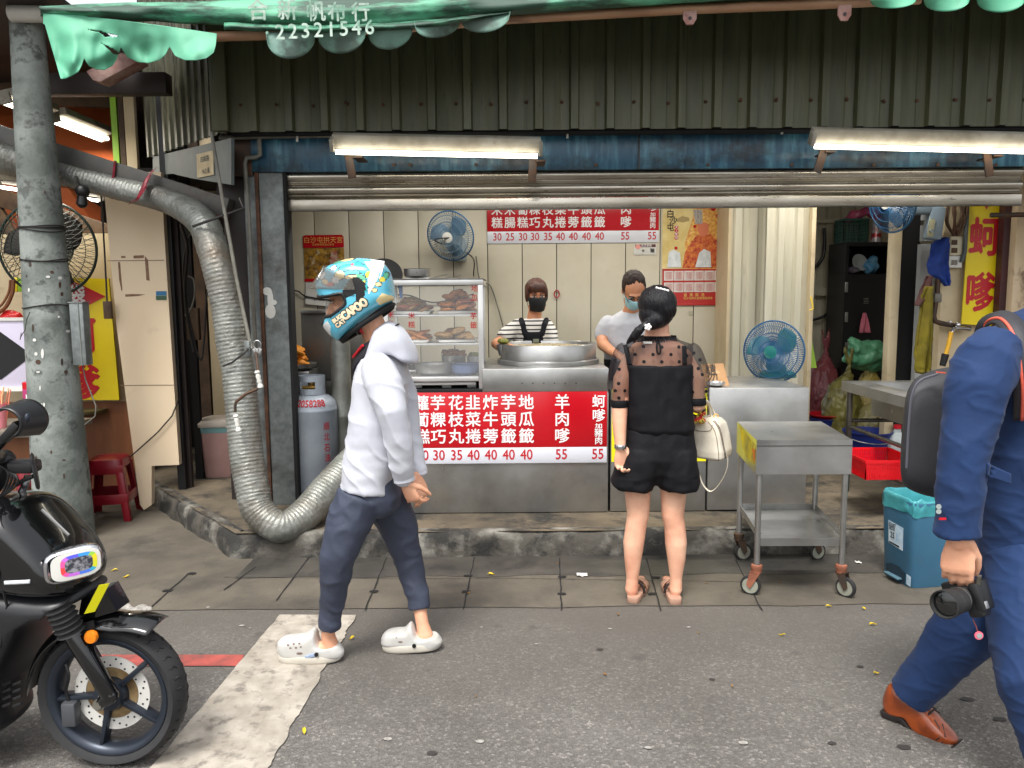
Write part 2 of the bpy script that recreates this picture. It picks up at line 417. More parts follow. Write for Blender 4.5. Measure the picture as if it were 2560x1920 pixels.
for a, c in joints:
    q = strip([G(*a), G(*c)], 0.0048, 0.0085, 0.5, 16)
    t = bpy.data.meshes.new('t'); q.bm.to_mesh(t); q.bm.free(); jb.bm.from_mesh(t); bpy.data.meshes.remove(t)
for px, py in [(868, 1448), (1170, 1443), (1405, 1445), (1640, 1447), (935, 1482), (1166, 1482), (1404, 1488), (480, 1437), (1632, 1488), (420, 1480)]:
    c = G(px, py); pts = []
    for k in range(14):
        a = 2 * math.pi * k / 14; r = 0.022 * (0.6 + 0.7 * abs(noise.noise(V((px, k * 3.3, 0)))))
        pts.append((c.x + r * 1.7 * math.cos(a), c.y + r * math.sin(a), 0.0095))
    jb.poly(pts)
for a, c in [((560, 1446), (1200, 1450)), ((1210, 1448), (1900, 1458))]:
    q = strip([G(*a), G(*c)], 0.0024, 0.0085, 0.4, 40)
    t = bpy.data.meshes.new('t'); q.bm.to_mesh(t); q.bm.free(); jb.bm.from_mesh(t); bpy.data.meshes.remove(t)
struct(jb.build('pavement_joints', MT['crack'], smooth=0))
M('gutterdark', (52, 50, 46), .6, col2=(74, 70, 64), vscale=3, dirt=(30, 30, 29), dscale=2.5, dlo=.5, dhi=.65, bump=.3, bscale=80)
def gut(u, v):
    x = -1.55 + 6.6 * u; y0 = 4.13 + .035 * noise.noise(V((x * 3, 0, 0))) + .012 * noise.noise(V((x * 14, 3, 0))); return (x, y0 + (4.46 - y0) * v, .0062)
struct(MB().sheet(gut, 260, 4).build('gutter', MT['gutterdark'], smooth=0))
# road markings
def paint(name, quad, mat, z, ragged=0.012, n=60):
    a, c, d, e = [G(*p) for p in quad]     # a-c far edge, e-d near edge
    b = MB(); rows = []
    for i in range(n + 1):
        t = i / n; p0 = a.lerp(e, t); p1 = c.lerp(d, t)
        k0 = noise.noise(p0 * 12) * ragged * 0.5; k1 = noise.noise(p1 * 10) * ragged * 1.5 + noise.noise(p1 * 50) * ragged * 0.6; dr = (p1 - p0).normalized()
        p0 = p0 - dr * k0; p1 = p1 + dr * k1
        rows.append([b.bm.verts.new((*p0.lerp(p1, j / 10).to_tuple()[:2], z)) for j in range(11)])
    for r0, r1 in zip(rows, rows[1:]):
        for j in range(10): b.face([r0[j], r0[j + 1], r1[j + 1], r1[j]])
    return struct(b.build(name, mat, smooth=0))
paint('crossing_stripe', [(700, 1539), (890, 1540), (668, 1925), (375, 1925)], MT['roadpaint'], 0.006)
paint('kerb_line', [(228, 1639), (612, 1639), (600, 1667), (228, 1667)], MT['redpaint'], 0.0045, 0.006)
# stains: chewing gum, dark spots, pale paper scraps flattened into the road
def spots(name, lst, mat, z, sq=0.6):
    b = MB()
    for i, (px, py, r) in enumerate(lst):
        c = G(px, py)
        b.poly([(c.x + r * (0.7 + 0.6 * abs(noise.noise(V((px, k * 1.7, 1))))) * math.cos(2 * math.pi * k / 18), c.y + sq * r * (0.7 + 0.6 * abs(noise.noise(V((py, k * 2.1, 4))))) * math.sin(2 * math.pi * k / 18), z) for k in range(18)])
    return struct(b.build(name, mat, smooth=0))
M('gum', (168, 164, 158), 0.7, col2=(130, 126, 120), vscale=60)
spots('pale_road_spots', [(605, 1566, .018), (625, 1572, .008), (970, 1850, .02), (1200, 1856, .02), (1620, 1872, .016), (1858, 1860, .022), (1525, 1574, .013), (1340, 1612, .01), (1204, 1570, .008), (700, 1476, .006), (1722, 1570, .012), (520, 1520, .012)], MT['gum'], 0.0052)
M('stain', (56, 53, 51), 0.6)
spots('dark_road_spots', [(2420, 1750, .032), (2500, 1800, .03), (1080, 1885, .024), (2260, 1870, .03), (2150, 1668, .02), (1500, 1625, .02), (800, 1600, .02), (1780, 1700, .018), (2080, 1860, .02)], MT['stain'], 0.0042)
# raised platform the shops stand on, with its front kerb
K0 = G(592, 1394); K1 = G(395, 1266); kd = (K1 - K0).normalized()
far = K0 + kd * 6
b = MB()
outline = [V((9, K0.y, 0)), V((9, 12, 0)), V((far.x, 12, 0)), far, K0]
top = [b.bm.verts.new((p.x, p.y, 0.15)) for p in outline]; b.face(top)
plat = b.build('shop_platform', MT['kerb'], smooth=0); struct(plat)
b = MB()
def kerbline(u):
    L1 = 10.0; L2 = 9 - K0.x
    s = u * (4 + L2)
    return K0 + kd * (4 - s) if s < 4 else V((K0.x + s - 4, K0.y, 0))
def kf(u, v):
    p = kerbline(u); n = V((0, -1, 0)) if p.x > K0.x - 0.001 else V((kd.y, -kd.x, 0)) * (1 if V((kd.y, -kd.x, 0)).y < 0 else -1)
    prof = [(0.03, -0.01), (0.03, 0.05), (0.022, 0.10), (0.012, 0.135), (-0.012, 0.151), (-0.06, 0.153)]
    off, z = prof[round(v * 5)]
    w = noise.noise(V((p.x * 5, p.y * 5, z * 8))) * 0.02 + noise.noise(V((p.x * 22, p.y * 22, z * 20))) * 0.006
    return p + n * (off + (w if v < 0.95 else 0)) + V((0, 0, z + (0.4 * w if 0.1 < v < 0.95 else 0)))
b.sheet(kf, 420, 5); struct(b.build('kerb', MT['kerbface'], smooth=180))

# ---------------------------------------------------------------- the shop building
shop = thing('shop_building', (1.5, 5.2, 0.15), 'open-fronted fried-snack shop with dark corrugated fascia, blue beam and half-raised steel shutter', 'shop')
def corrugated(o0, d, length, z0, z1, n, pitch, ribw, ribh, zfun=None, rise=0.0, tail=True):
    """Ribbed sheet along d (unit), ribs stand out along n."""
    prof = []; x = 0.0
    while x < length:
        for dx, h in ((0, 0), (pitch * .42, 0.0), (pitch * .47, -0.004), (pitch - ribw * 1.45, 0.0), (pitch - ribw * 1.2, ribh), (pitch - ribw * 0.25, ribh), (pitch - 0.001, 0)):
            prof.append((x + dx, h))
        x += pitch
    prof = [(min(a, length), h) for a, h in prof]
    b = MB(); d = V(d); n = V(n); rows = 7
    def zz(t, a): return z0 + (z1 - z0) * t if zfun is None else zfun(t, a)
    g = [[b.bm.verts.new(V(o0) + d * a + n * (h + 0.004 * noise.noise(V((a * 1.3, t * 2.2, 1.7)))) + V((0, 0, zz(t, a)))) for a, h in prof] for t in [k / rows for k in range(rows + 1)]]
    for r0, r1 in zip(g, g[1:]):
        for i in range(len(prof) - 1): b.face([r0[i], r0[i + 1], r1[i + 1], r1[i]])
    return b
zb = PZ(325, YF); xc = PX(562, YF, 325)
f = corrugated((xc, YF, 0), (1, 0, 0), 7.2, zb, 3.9, (0, -1, 0), 0.2205, 0.046, 0.034).build('front_cladding', MT['olive'], shop, smooth=0)
random.seed(3)
for k in range(26):
    x = xc + 0.11 + 0.2205 * k; z = zb + 0.16; b = MB()
    b.cyl((x + random.uniform(-.02, .02), YF - 0.001, z + random.uniform(-.015, .02)), (x, YF - 0.008, z), 0.009, n=8); b.build('screw', MT['rust'], f, smooth=0)
# side cladding receding to the left
SD = (P(372, 395, 5.75) - V((xc, YF, PZ(325, YF)))); sdir = V((SD.x, SD.y, 0)).normalized(); slen = V((SD.x, SD.y, 0)).length
nrm = V((sdir.y, -sdir.x, 0)); nrm = nrm if nrm.y < 0 else -nrm
zs1 = PZ(395, 5.75, 372)
corrugated((xc, YF, 0), sdir, slen, zb, 3.9, nrm, 0.098, 0.03, 0.018, zfun=lambda t, a: (zb + (zs1 - zb) * min(1, a / slen)) * (1 - t) + 3.9 * t).build('side_cladding', MT['olivewhite'], shop, smooth=0)
b = MB(); b.obox((xc - 0.015, YF - 0.02, (zb + 3.9) / 2), (0.10, 0.05, 3.9 - zb)); b.build('corner_flashing', MT['olive'], shop, bevel=0.006)
# dark soffit between cladding and beam, beam, dark header
bz0, bz1 = PZ(426, 5.10), PZ(322, 5.10)
b = MB(); b.box(xc + .02, 5.4, YF + 0.03, 5.30, zb - 0.005, zb + 0.02); b.build('soffit', MT['blackmatte'], shop, smooth=0)
b = MB(); b.box(PX(655, 5.1), 5.4, 5.09, 5.14, bz0, bz1)
f = b.build('beam', MT['beamblue'], shop, bevel=0.004)
for px in (985, 1025, 1190, 1490, 1770, 1980, 2185, 2345, 2490):
    b = MB(); b.cyl(P(px, 412, 5.089), P(px, 412, 5.075), 0.011, n=10); b.build('bolt', MT['castiron'], f, smooth=0)
b = MB(); b.box(PX(1588, 5.1), PX(1592, 5.1), 5.084, 5.091, bz0 + .001, bz1 - .001); b.build('beam_joint', MT['black'], f, smooth=0)
b = MB(); b.box(xc - 0.05, PX(655, 5.1) - 0.002, 5.11, 5.15, bz0 - .02, bz1); b.build('header_plate', MT['castiron'], shop, bevel=0.003)
# pale conduit along the top of the beam
cz = PZ(338, 5.05); ys = 5.06
tp = thing('conduit_pipe', (PX(548, ys), ys, cz), 'thin grey conduit running along the top of the blue beam and down the left post', 'pipe')
b = MB(); b.tube([P(548, 345, ys), P(700, 341, ys), P(1280, 333, ys), P(1900, 322, ys), P(2600, 305, ys)], 0.014, 8)
b.tube([P(648, 343, ys), P(650, 388, ys), P(640, 393, ys), P(616, 395, ys), P(612, 410, ys), P(622, 540, ys), P(640, 900, ys)], 0.015, 8)
b.build('pipe_run', MT['conduit'], tp)
for px, py in ((745, 340), (1418, 331), (1952, 321)):
    b = MB(); b.tube([P(px, py - 14, ys) + V((0, -.018, 0)), P(px, py + 16, ys) + V((0, -.02, 0))], 0.008, 6); b.build('pipe_clip', MT['whiteplastic'], tp)
# roller shutter
sx0, sx1 = PX(708, YS, 500), PX(2550, YS, 500)
sh = []; zt = PZ(426, YS) ; zbm = PZ(521, YS)
slat = (zt - PZ(494, YS)) / 2.05
b = MB(); prof = []
z = zt + slat
while z > PZ(494, YS) + 0.002:
    for k in range(9):
        t = k / 8
        prof.append((YS - 0.02 * math.sin(math.pi * min(1, t / .75)) if t <= .75 else YS + 0.004 - 0.010 * math.sin(math.pi * (t - .75) / .25), max(z - slat * t, PZ(494, YS))))
    z -= slat
b.extrude(None, [V((sx0, y, z)) for y, z in prof], [V((sx1, y, z)) for y, z in prof])
sh = b.build('roller_shutter', MT['shutter'], shop, smooth=50)
b = MB(); b.box(sx0 - .01, sx1, YS - 0.02, YS + 0.015, zbm, PZ(496, YS)); bb = b.build('bottom_bar', MT['shutter'], sh, bevel=0.004)
b = MB(); b.box(sx0 - .02, sx1, YS - 0.026, YS + 0.02, zbm - 0.008, zbm - .0005); b.build('bar_lip', MT['steeldark'], sh, bevel=0.002)
# left post: galvanised channel with rusty edges
px0 = PX(655, YS, 900); pz0 = 0.15
def post(name, x0, x1, y0, y1, z1, mat, parent=shop, **k):
    b = MB(); b.box(x0, x1, y0, y1, 0.15, z1); return b.build(name, mat, parent, **k)
pl, pr = PX(668, YS, 700), PX(722, YS, 700)
p_ = post('post', pl - .015, pr, YS - 0.04, YS + 0.08, zt + .02, MT['galv'], bevel=0.006)
b = MB(); b.box(pr + .0005, pr + .022, YS - 0.05, YS + 0.05, 0.15, zt); b.build('guide_channel', MT['blackmatte'], p_, smooth=0)
b = MB(); b.box(pl - .04, pl - .016, YS - 0.05, YS + 0.05, 0.15, zt + .1); b.build('rusty_edge', MT['rust'], p_, bevel=0.003)
b = MB(); b.box(pl - .12, pl - .041, YS - 0.02, YS + 0.08, 0.15, zt + .12); b.build('side_channel', MT['galv'], p_, bevel=0.004)
b = MB(); b.box(pl - .27, pl - .121, YS + 0.03, YS + 0.10, 0.15, zt + .25); b.build('dark_channel', MT['darkbrown'], p_, bevel=0.004)
b = MB()
for ki, (px, py, w, h) in enumerate(((668, 728, 14, 12), (676, 748, 9, 30), (684, 756, 10, 8), (676, 778, 16, 22), (668, 725, 10, 5))):
    c = P(px, py, YS - 0.0412 - .0007 * ki); r = S(1, YS)
    b.poly([c + V((w * r * (0.8 + .2 * noise.noise(V((k, px, 0)))) * math.cos(k * .45), 0, h * r * (0.8 + .2 * noise.noise(V((k, py, 3)))) * math.sin(k * .45))) for k in range(14)])
b.build('sticker_remains', MT['whiteplastic'], p_, smooth=0)
# right end post, cream column streaked with rust
M('rustcream', (196, 176, 146), 0.6, col2=(178, 156, 124), vscale=4, dirt=(88, 58, 40), dscale=5, dlo=0.58, dhi=0.66, damt=0.8, stretch=(1, 1, .5))
b = MB(); b.box(PX(2512, 5.9), PX(2556, 5.9), 5.88, 6.05, 0.15, 3); b.build('rusty_column', MT['rustcream'], shop, bevel=0.01)
b = MB(); b.box(PX(2556, 5.9) + .001, PX(2556, 5.9) + .5, 5.9, 6.0, 0.15, 3); b.build('end_wall', MT['concrete'], shop, smooth=0)
b = MB(); b.box(PX(2485, 5.95), PX(2512, 5.95), 5.95, 6.02, 0.15, 3); b.build('maroon_jamb', M('maroon', (70, 30, 32), 0.5, col2=(50, 24, 26), vscale=5), shop, smooth=0)
# back wall of tall cream panels with dark seams
b = MB(); w = 0.3055; x = PX(1392, YB) - 13 * w
b.box(-2.19, PX(1808, YB), YB + 0.012, YB + 0.05, 0.15, 2.9); bw = b.build('back_wall', MT['seam'], shop, smooth=0)
b = MB()
while x < PX(1790, YB):
    if x + w < -2.1: x += w; continue
    b.box(max(x + .0035, -2.18), min(x + w - .0035, PX(1806, YB)), YB, YB + 0.011, 0.16, 2.88); x += w
b.build('wall_panels', MT['panelwhite'], bw, bevel=0.002)
# corrugated partition and sliding door right of it
yp = 6.55
b = corrugated((PX(1812, yp), yp, 0.15), (1, 0, 0), PX(1905, yp) - PX(1812, yp), 0, 2.7, (0, -1, 0), 0.125, 0.06, 0.02); b.build('partition', MT['corrwhite'], shop, smooth=0)
b = corrugated((PX(1906, 6.35), 6.35, 0.15), (1, 0, 0), PX(2016, 6.35) - PX(1906, 6.35), 0, 2.7, (0, -1, 0), 0.15, 0.05, 0.022); dr = b.build('sliding_door', MT['corrwhite'], shop, smooth=0)
b = MB(); b.box(PX(2014, 6.3), PX(2024, 6.3), 6.28, 6.40, 0.15, 2.7); b.build('door_stile', MT['creamwall'], dr, bevel=0.003)
b = MB(); b.box(PX(1806, 6.6), PX(1813, 6.6), 6.52, 6.9, 0.15, 2.7); b.build('partition_end', MT['creamwall'], shop, smooth=0)
# back room
yr = 8.0
b = corrugated((PX(1900, yr), yr, 0.15), (1, 0, 0), 2.2, 0, 2.7, (0, -1, 0), 0.14, 0.05, 0.02); b.build('rear_wall', MT['corrwhite'], shop, smooth=0)
for a_, c_ in ((745, 725), (565, 555)):
    b = MB(); b.box(PX(2000, yr - .05), PX(2120, yr - .05), yr - 0.09, yr - 0.03, PZ(a_, yr), PZ(c_, yr)); b.build('wall_rail', MT['corrwhite'], shop, smooth=0)
yq = 6.25
b = MB(); b.box(PX(2216, yq), PX(2238, yq), yq, yq + 0.09, 0.15, 2.7); b.build('cream_jamb', MT['creamwall'], shop, bevel=0.004)
b = MB(); b.box(PX(2238, yq) + .0006, PX(2290, yq), yq + 0.05, yq + 0.12, 0.15, 2.7); b.build('dark_strip', MT['blackmatte'], shop, smooth=0)  # solid matt black box between the jamb and the grey panel
b = MB(); b.box(PX(2286, 6.2), PX(2345, 6.2), 6.2, 6.26, 0.15, PZ(618, 6.2)); b.box(PX(2290, 6.2), PX(2345, 6.2), 6.2, 6.26, PZ(610, 6.2), PZ(570, 6.2)); b.box(PX(2290, 6.2), PX(2345, 6.2), 6.2, 6.26, PZ(558, 6.2), 2.7)
b.build('grey_panel', M('greypanel', (176, 178, 178), 0.4, 0.2, col2=(160, 162, 162), vscale=3), shop, smooth=0)
b = MB(); b.box(PX(2340, 6.1), PX(2512, 6.1), 6.1, 6.18, 0.15, 2.7); b.build('side_wall', MT['creamwall'], shop, smooth=0)
# enclosure: side walls, ceiling, roof
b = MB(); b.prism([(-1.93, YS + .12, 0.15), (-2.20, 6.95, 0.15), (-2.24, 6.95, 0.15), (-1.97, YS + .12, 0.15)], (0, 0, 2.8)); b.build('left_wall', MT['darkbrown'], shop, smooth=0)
b = MB(); b.box(5.3, 5.36, YS + .1, 8.1, 0.15, 2.95); b.build('right_wall', MT['creamwall'], shop, smooth=0)
b = MB(); b.prism([(-1.95, YS + .1, 2.75), (5.4, YS + .1, 2.75), (5.4, 8.2, 2.75), (-2.3, 8.2, 2.75), (-2.2, 6.95, 2.75)], (0, 0, .05)); b.build('ceiling', MT['panelwhite'], shop, smooth=0)
b = MB(); b.box(PX(1900, 8.1), 5.4, 8.1, 8.15, 0.15, 2.9); b.build('rear_partition', MT['panelwhite'], shop, smooth=0)
b = MB(); b.poly([(xc, YF + .02, 3.9), (6, YF + .02, 3.9), (6, 11, 4.2), (xc + sdir.x * 5, 11, 4.2)]); b.build('roof', MT['olive'], shop, smooth=0)
b = MB(); b.box(sx0, sx1, YS + 0.06, YS + 0.35, zt - 0.02, zt + 0.35); b.build('shutter_box', MT['blackmatte'], shop, smooth=0)
# ---------------------------------------------------------------- lamps
def lamp(name, pa, pb, label, tilt=0.5, tubes=1, mat='tube', brackets=(), h=0.10, wide=0.085):
    a, c = V(pa), V(pb); d = (c - a).normalized(); L = (c - a).length
    t = thing(name, (a + c) / 2, label, 'fluorescent light', 'fluorescent light fittings')
    up = V((0, 0, 1)); bk = d.cross(up).normalized(); bk = bk if bk.y > 0 else -bk
    n = (-bk * math.cos(tilt) - up * math.sin(tilt)).normalized(); s = d.cross(n).normalized(); s = s if s.z > 0 else -s
    b = MB(); rot = Matrix((d, s, n)).transposed()
    b.obox((a + c) / 2 - n * 0.045 + s * 0.012, (L, wide, 0.05), rot)
    hs_ = b.build('housing', MT['lampwhite'], t, bevel=0.004)
    for e in (a, c):
        b = MB(); b.obox(e - n * 0.012, (0.022, 0.075, 0.07), rot); b.build('end_cap', MT['lampwhite'], hs_, bevel=0.003)
    for k in range(tubes):
        off = s * ((k - (tubes - 1) / 2) * 0.05 - (0.04 if tubes == 1 else 0))
        b = MB(); b.cyl(a + d * 0.02 + off + n * 0.008, c - d * 0.02 + off + n * 0.008, 0.0145, n=12); b.build('lamp_tube', MT[mat], t)
    for u, ln in brackets:
        q = a + d * (L * u)
        b = MB(); b.obox(q + V((0.01, 0.10, -0.10)), (0.05, 0.012, 0.16), Matrix.Rotation(R(ln), 3, 'Y')); b.obox(q + V((0.06, 0.17, -0.055)), (0.06, 0.18, 0.012)); b.build('bracket', MT['castiron'], t, bevel=0.002)
    return t
YL = 4.75
lamp('fluorescent_light', P(830, 362, YL), P(1352, 373, YL), 'lit fluorescent tube in a rusty white housing above the middle of the shutter', brackets=((.06, -8), (.955, 4)))
lamp('fluorescent_light', P(2032, 348, YL), P(2610, 362, YL), 'lit fluorescent tube fixed over the right end of the shutter', brackets=((.06, 16), (.80, -10)))
for i, x in enumerate((-0.6, 0.9, 2.4)):
    lamp('fluorescent_light', (x - .6, 5.75, 2.66), (x + .6, 5.75, 2.66), 'fluorescent tube on the shop ceiling hidden by the shutter', tilt=1.5, mat='tubecool')
    ld = bpy.data.lights.new('ceiling_lamp', 'AREA'); lo_ = bpy.data.objects.new('ceiling_lamp', ld); COL.objects.link(lo_)
    ld.shape = 'RECTANGLE'; ld.size = 1.2; ld.size_y = 0.06; ld.energy = 9; ld.color = (1, 0.97, 0.9); lo_.location = (x, 5.75, 2.62)
# ---------------------------------------------------------------- utility pole
c0 = G(164, 1345); yp_ = c0.y
YPO = yp_
pole = thing('utility_pole', (c0.x, c0.y, 0), 'mottled grey concrete utility pole wrapped with wire, scraps of paper stuck to it', 'utility pole')
b = MB()
def pr_(z): return 0.176 - 0.026 * z
b.lathe([(pr_(z) , z) for z in [0.0] + [k * 0.25 for k in range(1, 20)]], (c0.x, c0.y, 0), n=40, cap=True)
body = b.build('pole_shaft', MT['concrete'], pole, smooth=60)
def onpole(px, py, out=0.002):
    # point on the visible face of the pole
    d = CM @ V(((px - 1280) / FPX, -(py - 960) / FPX, -1.0)); o = V((0, 0, CAMH))
    z = PZ(py, YPO - 0.17, px); r = pr_(max(z, 0)) + out
    A = d.x ** 2 + d.y ** 2; B = -2 * (d.x * c0.x + d.y * c0.y); C = c0.x ** 2 + c0.y ** 2 - r * r; D = B * B - 4 * A * C
    if D < 0: return P(px, py, YPO)
    t = (-B - math.sqrt(D)) / (2 * A); return o + d * t
random.seed(5)
for py, n in ((566, 3), (572, 1), (650, 2), (766, 1)):
    for k in range(n):
        z = PZ(py, YPO - .17, 110) + k * 0.006; sl = random.uniform(-.012, .012)
        b = MB(); r = pr_(z) + 0.004
        b.tube([(c0.x + r * math.cos(a), c0.y + r * math.sin(a), z + sl * math.sin(a * 2 + k)) for a in [2 * math.pi * i / 36 for i in range(36)]], 0.0035, 5, closed=True)
        b.build('wire_wrap', MT['wire'], pole)
for i, (px, py, w, h) in enumerate([(120, 692, 9, 5), (150, 695, 9, 6), (147, 792, 5, 4), (90, 885, 7, 7), (106, 884, 6, 18), (86, 850, 7, 6), (170, 828, 9, 5), (95, 930, 8, 3), (100, 970, 3, 9), (110, 1012, 4, 8), (103, 1010, 6, 2), (115, 1042, 2, 9), (72, 725, 4, 7)]):
    b = MB()
    b.poly([onpole(px + w * .9 * (.7 + .6 * noise.noise(V((i, k, 0)))) * math.cos(-k * .785), py + h * (.7 + .6 * noise.noise(V((i, k, 5)))) * math.sin(-k * .785), 0.0025) for k in range(8)])
    b.build('paper_scrap', MT['whiteplastic'], pole, smooth=0)
for i, (px, py, w, h) in enumerate([(75, 660, 7, 11), (130, 680, 10, 5), (150, 712, 7, 12), (155, 735, 8, 8), (82, 820, 6, 14), (155, 905, 7, 14), (95, 905, 14, 9), (165, 930, 10, 8), (66, 690, 4, 5), (128, 1130, 4, 8), (160, 1150, 9, 3), (160, 1190, 5, 10), (112, 480, 5, 6), (150, 440, 10, 3), (90, 1145, 5, 8), (160, 1275, 6, 4)]):
    b = MB()
    b.poly([onpole(px + w * .8 * (.6 + .9 * noise.noise(V((i, k, 9)))) * math.cos(-k * .7), py + h * (.7 + .8 * noise.noise(V((i, k, 15)))) * math.sin(-k * .7), 0.0018) for k in range(9)])
    b.build('dark_scuff', MT['castiron'], pole, smooth=0)
cb = MB(); q = P(206, 835, YPO - 0.02); h = S(150, YPO)
cb.box(q.x - .045, q.x + .04, q.y - .05, q.y + .03, q.z - h / 2, q.z + h / 2); jb_ = cb.build('junction_box', MT['galv'], pole, bevel=0.005)
b = MB(); b.box(q.x + .012, q.x + .016, q.y - .054, q.y - .0505, q.z - h / 2, q.z + h / 2); b.box(q.x - .05, q.x + .044, q.y - .054, q.y + .034, q.z + h / 2 + .001, q.z + h / 2 + .008); b.build('box_lid', MT['concrete'], jb_, smooth=0)
b = MB(); b.tube([P(206, 912, YPO), P(214, 950, YPO), P(228, 985, YPO), P(240, 1015, YPO - .02), P(238, 1040, YPO - .02), P(212, 1062, YPO)], 0.004, 6); b.build('cable', MT['conduit'], pole)
b = MB(); b.tube([P(75, 780, YPO - .2), P(66, 800, YPO - .2), P(63, 825, YPO - .21), P(54, 838, YPO - .22), P(50, 850, YPO - .22), P(53, 832, YPO - .22)], 0.0025, 5); b.build('loose_wire', MT['wire'], pole)
b = MB(); b.cyl(P(28, 34, YPO - .1), P(112, 34, YPO - .1), 0.05, n=20); b.build('pipe_sleeve', MT['whiteplastic'], pole)
# ---------------------------------------------------------------- awning of green tarpaulin
YA = 4.25
M('tarp', (64, 146, 112), 0.6, col2=(100, 172, 138), vscale=3, stretch=(0.5, 3, 3), dirt=(20, 40, 30), dscale=2.6, dstretch=(0.7, 3, 3), dlo=0.40, dhi=0.53, damt=0.9, bump=0.15, bscale=12, bstretch=(1, 3, 3))
M('tarpclean', (80, 160, 126), 0.6, col2=(104, 176, 144), vscale=2, dirt=(40, 80, 66), dscale=5, dlo=0.6, dhi=0.75, damt=0.5, bump=0.1, bscale=10)
M('tarppale', (112, 146, 134), 0.6, col2=(80, 116, 102), vscale=4, dirt=(50, 58, 50), dscale=6, dlo=0.46, dhi=0.6, damt=0.75)
aw = thing('awning', P(700, 60, YA), 'torn green tarpaulin awning with scalloped edge and faded white writing', 'awning')
def lerp_tab(x, tab):
    if x <= tab[0][0]: return tab[0][1]
    for (a, p), (c, q) in zip(tab, tab[1:]):
        if x <= c: return p + (q - p) * (x - a) / (c - a)
    return tab[-1][1]
low = [(108, 40), (300, 52), (540, 62), (800, 70), (1000, 62), (1275, 38), (1700, 8), (2100, -18), (2620, -30), (3600, -44)]
up_ = [(108, 14), (400, 4), (900, -6), (1500, -30), (2620, -60), (3600, -80)]
def canopy(u, v):
    x = 100 + 3400 * u  # lengthened past the right edge, out of view, to shade the cladding
    yb, yt = lerp_tab(x, low), lerp_tab(x, up_)
    if v > 0.4:
        t = (v - 0.4) / 0.6; y = yt + (yb - yt) * t
        p = P(x, y, YA - 0.05 * math.sin(t * math.pi))
    else:
        t = 1 - v / 0.4; p = P(x, yt, YA) + V((0, 0.9 * t, 0.22 * t))
    return p + V((0, 0.02, 0.012)) * noise.noise(V((x * .012, v * 3, 0))) + V((0, .012, .0)) * noise.noise(V((x * .004, v * 9, 7)))
MB().sheet(canopy, 260, 24).build('canopy', MT['tarp'], aw, smooth=180, solid=0.003)
MB().sheet(lambda u, v: P(560 + 720 * u, lerp_tab(560 + 720 * u, low) - 6 + v * (18 if u < .75 else 18 * (1 - u) * 4), YA - 0.03 - .03 * math.sin(v * 3.1)) + V((0, 0, .006 * noise.noise(V((u * 14, v, 0))))), 90, 6).build('rolled_hem', MT['tarp'], aw, smooth=180, solid=0.003)
# the big torn flap at the left end
bot = [(112, 60), (152, 198), (166, 196), (180, 190), (196, 180), (204, 165), (210, 146), (222, 165), (240, 174), (262, 175), (282, 164), (292, 148), (302, 118), (318, 143), (345, 156), (372, 158), (400, 150), (415, 135), (424, 116), (438, 140), (462, 151), (490, 151), (516, 146), (534, 132), (541, 108), (542, 86)]
tp_ = [(108, 34), (160, 36), (206, 36), (220, 42), (300, 50), (420, 66), (542, 84)]
tears = [[(218, 73), (250, 82), (262, 92), (290, 92), (300, 90), (270, 84), (246, 76)], [(254, 108), (275, 118), (300, 131), (296, 138), (284, 137), (272, 124)]]
def inside(p, poly):
    r = False; n = len(poly)
    for i in range(n):
        a, c = poly[i], poly[i - 1]
        if (a[1] > p[1]) != (c[1] > p[1]) and p[0] < (c[0] - a[0]) * (p[1] - a[1]) / (c[1] - a[1]) + a[0]: r = not r
    return r
b = MB(); bm = b.bm; nu, nv = 170, 44; g = []
for j in range(nv + 1):
    row = []
    for i in range(nu + 1):
        x = 108 + (542 - 108) * i / nu; yt, yb = lerp_tab(x, tp_), lerp_tab(x, bot); y = yt + (yb - yt) * j / nv
        fl = (y - yt) / 120
        row.append((bm.verts.new(P(x, y, YA - 0.03 + fl * (0.09 * math.sin(x * .02 + 1) + 0.06 * noise.noise(V((x * .03, y * .02, 0)))))), (x, y)))
    g.append(row)
for j in range(nv):
    for i in range(nu):
        q = [g[j][i], g[j][i + 1], g[j + 1][i + 1], g[j + 1][i]]
        cx, cy = sum(k[1][0] for k in q) / 4, sum(k[1][1] for k in q) / 4
        if not any(inside((cx, cy), t) for t in tears): b.face([k[0] for k in q])
b.build('torn_flap', MT['tarpclean'], aw, smooth=180, solid=0.002)
for x0, x1, y0, y1, dp in ((665, 790, 82, 76, 68), (793, 916, 76, 68, 62), (918, 1034, 68, 56, 62), (1036, 1152, 55, 42, 46), (1152, 1276, 42, 28, 46), (2176, 2292, 0, -6, 24), (2308, 2426, -4, -10, 36), (2440, 2566, -8, -14, 42)):
    def scal(u, v, x0=x0, x1=x1, y0=y0, y1=y1, dp=dp):
        x = x0 + (x1 - x0) * u; e = math.sqrt(max(0, 1 - (2 * u - 1) ** 2)) ** 0.8
        y = y0 + (y1 - y0) * u + dp * e * v
        return P(x, y, YA - 0.035 + 0.05 * v * math.sin(x0 + u * 2.2))
    MB().sheet(scal, 30, 8).build('scallop', MT['tarppale'] if x0 < 2000 else MT['tarpclean'], aw, smooth=180, solid=0.002)
b = MB(); b.tube([P(x, y, YA + 0.06) for x, y in ((300, 96), (470, 94), (650, 88), (1000, 70), (1280, 47), (1700, 24), (2110, 8), (2300, -2))], 0.026, 12)
b.build('frame_pipe', M('pipetan', (176, 140, 108), 0.55, col2=(150, 112, 84), vscale=5, stretch=(.5, 2, 2), dirt=(90, 66, 54), dscale=6, dlo=0.55, dhi=0.7), aw)
M('pinkmetal', (150, 104, 96), 0.6, col2=(178, 150, 140), vscale=12, dirt=(90, 50, 42), dscale=14)
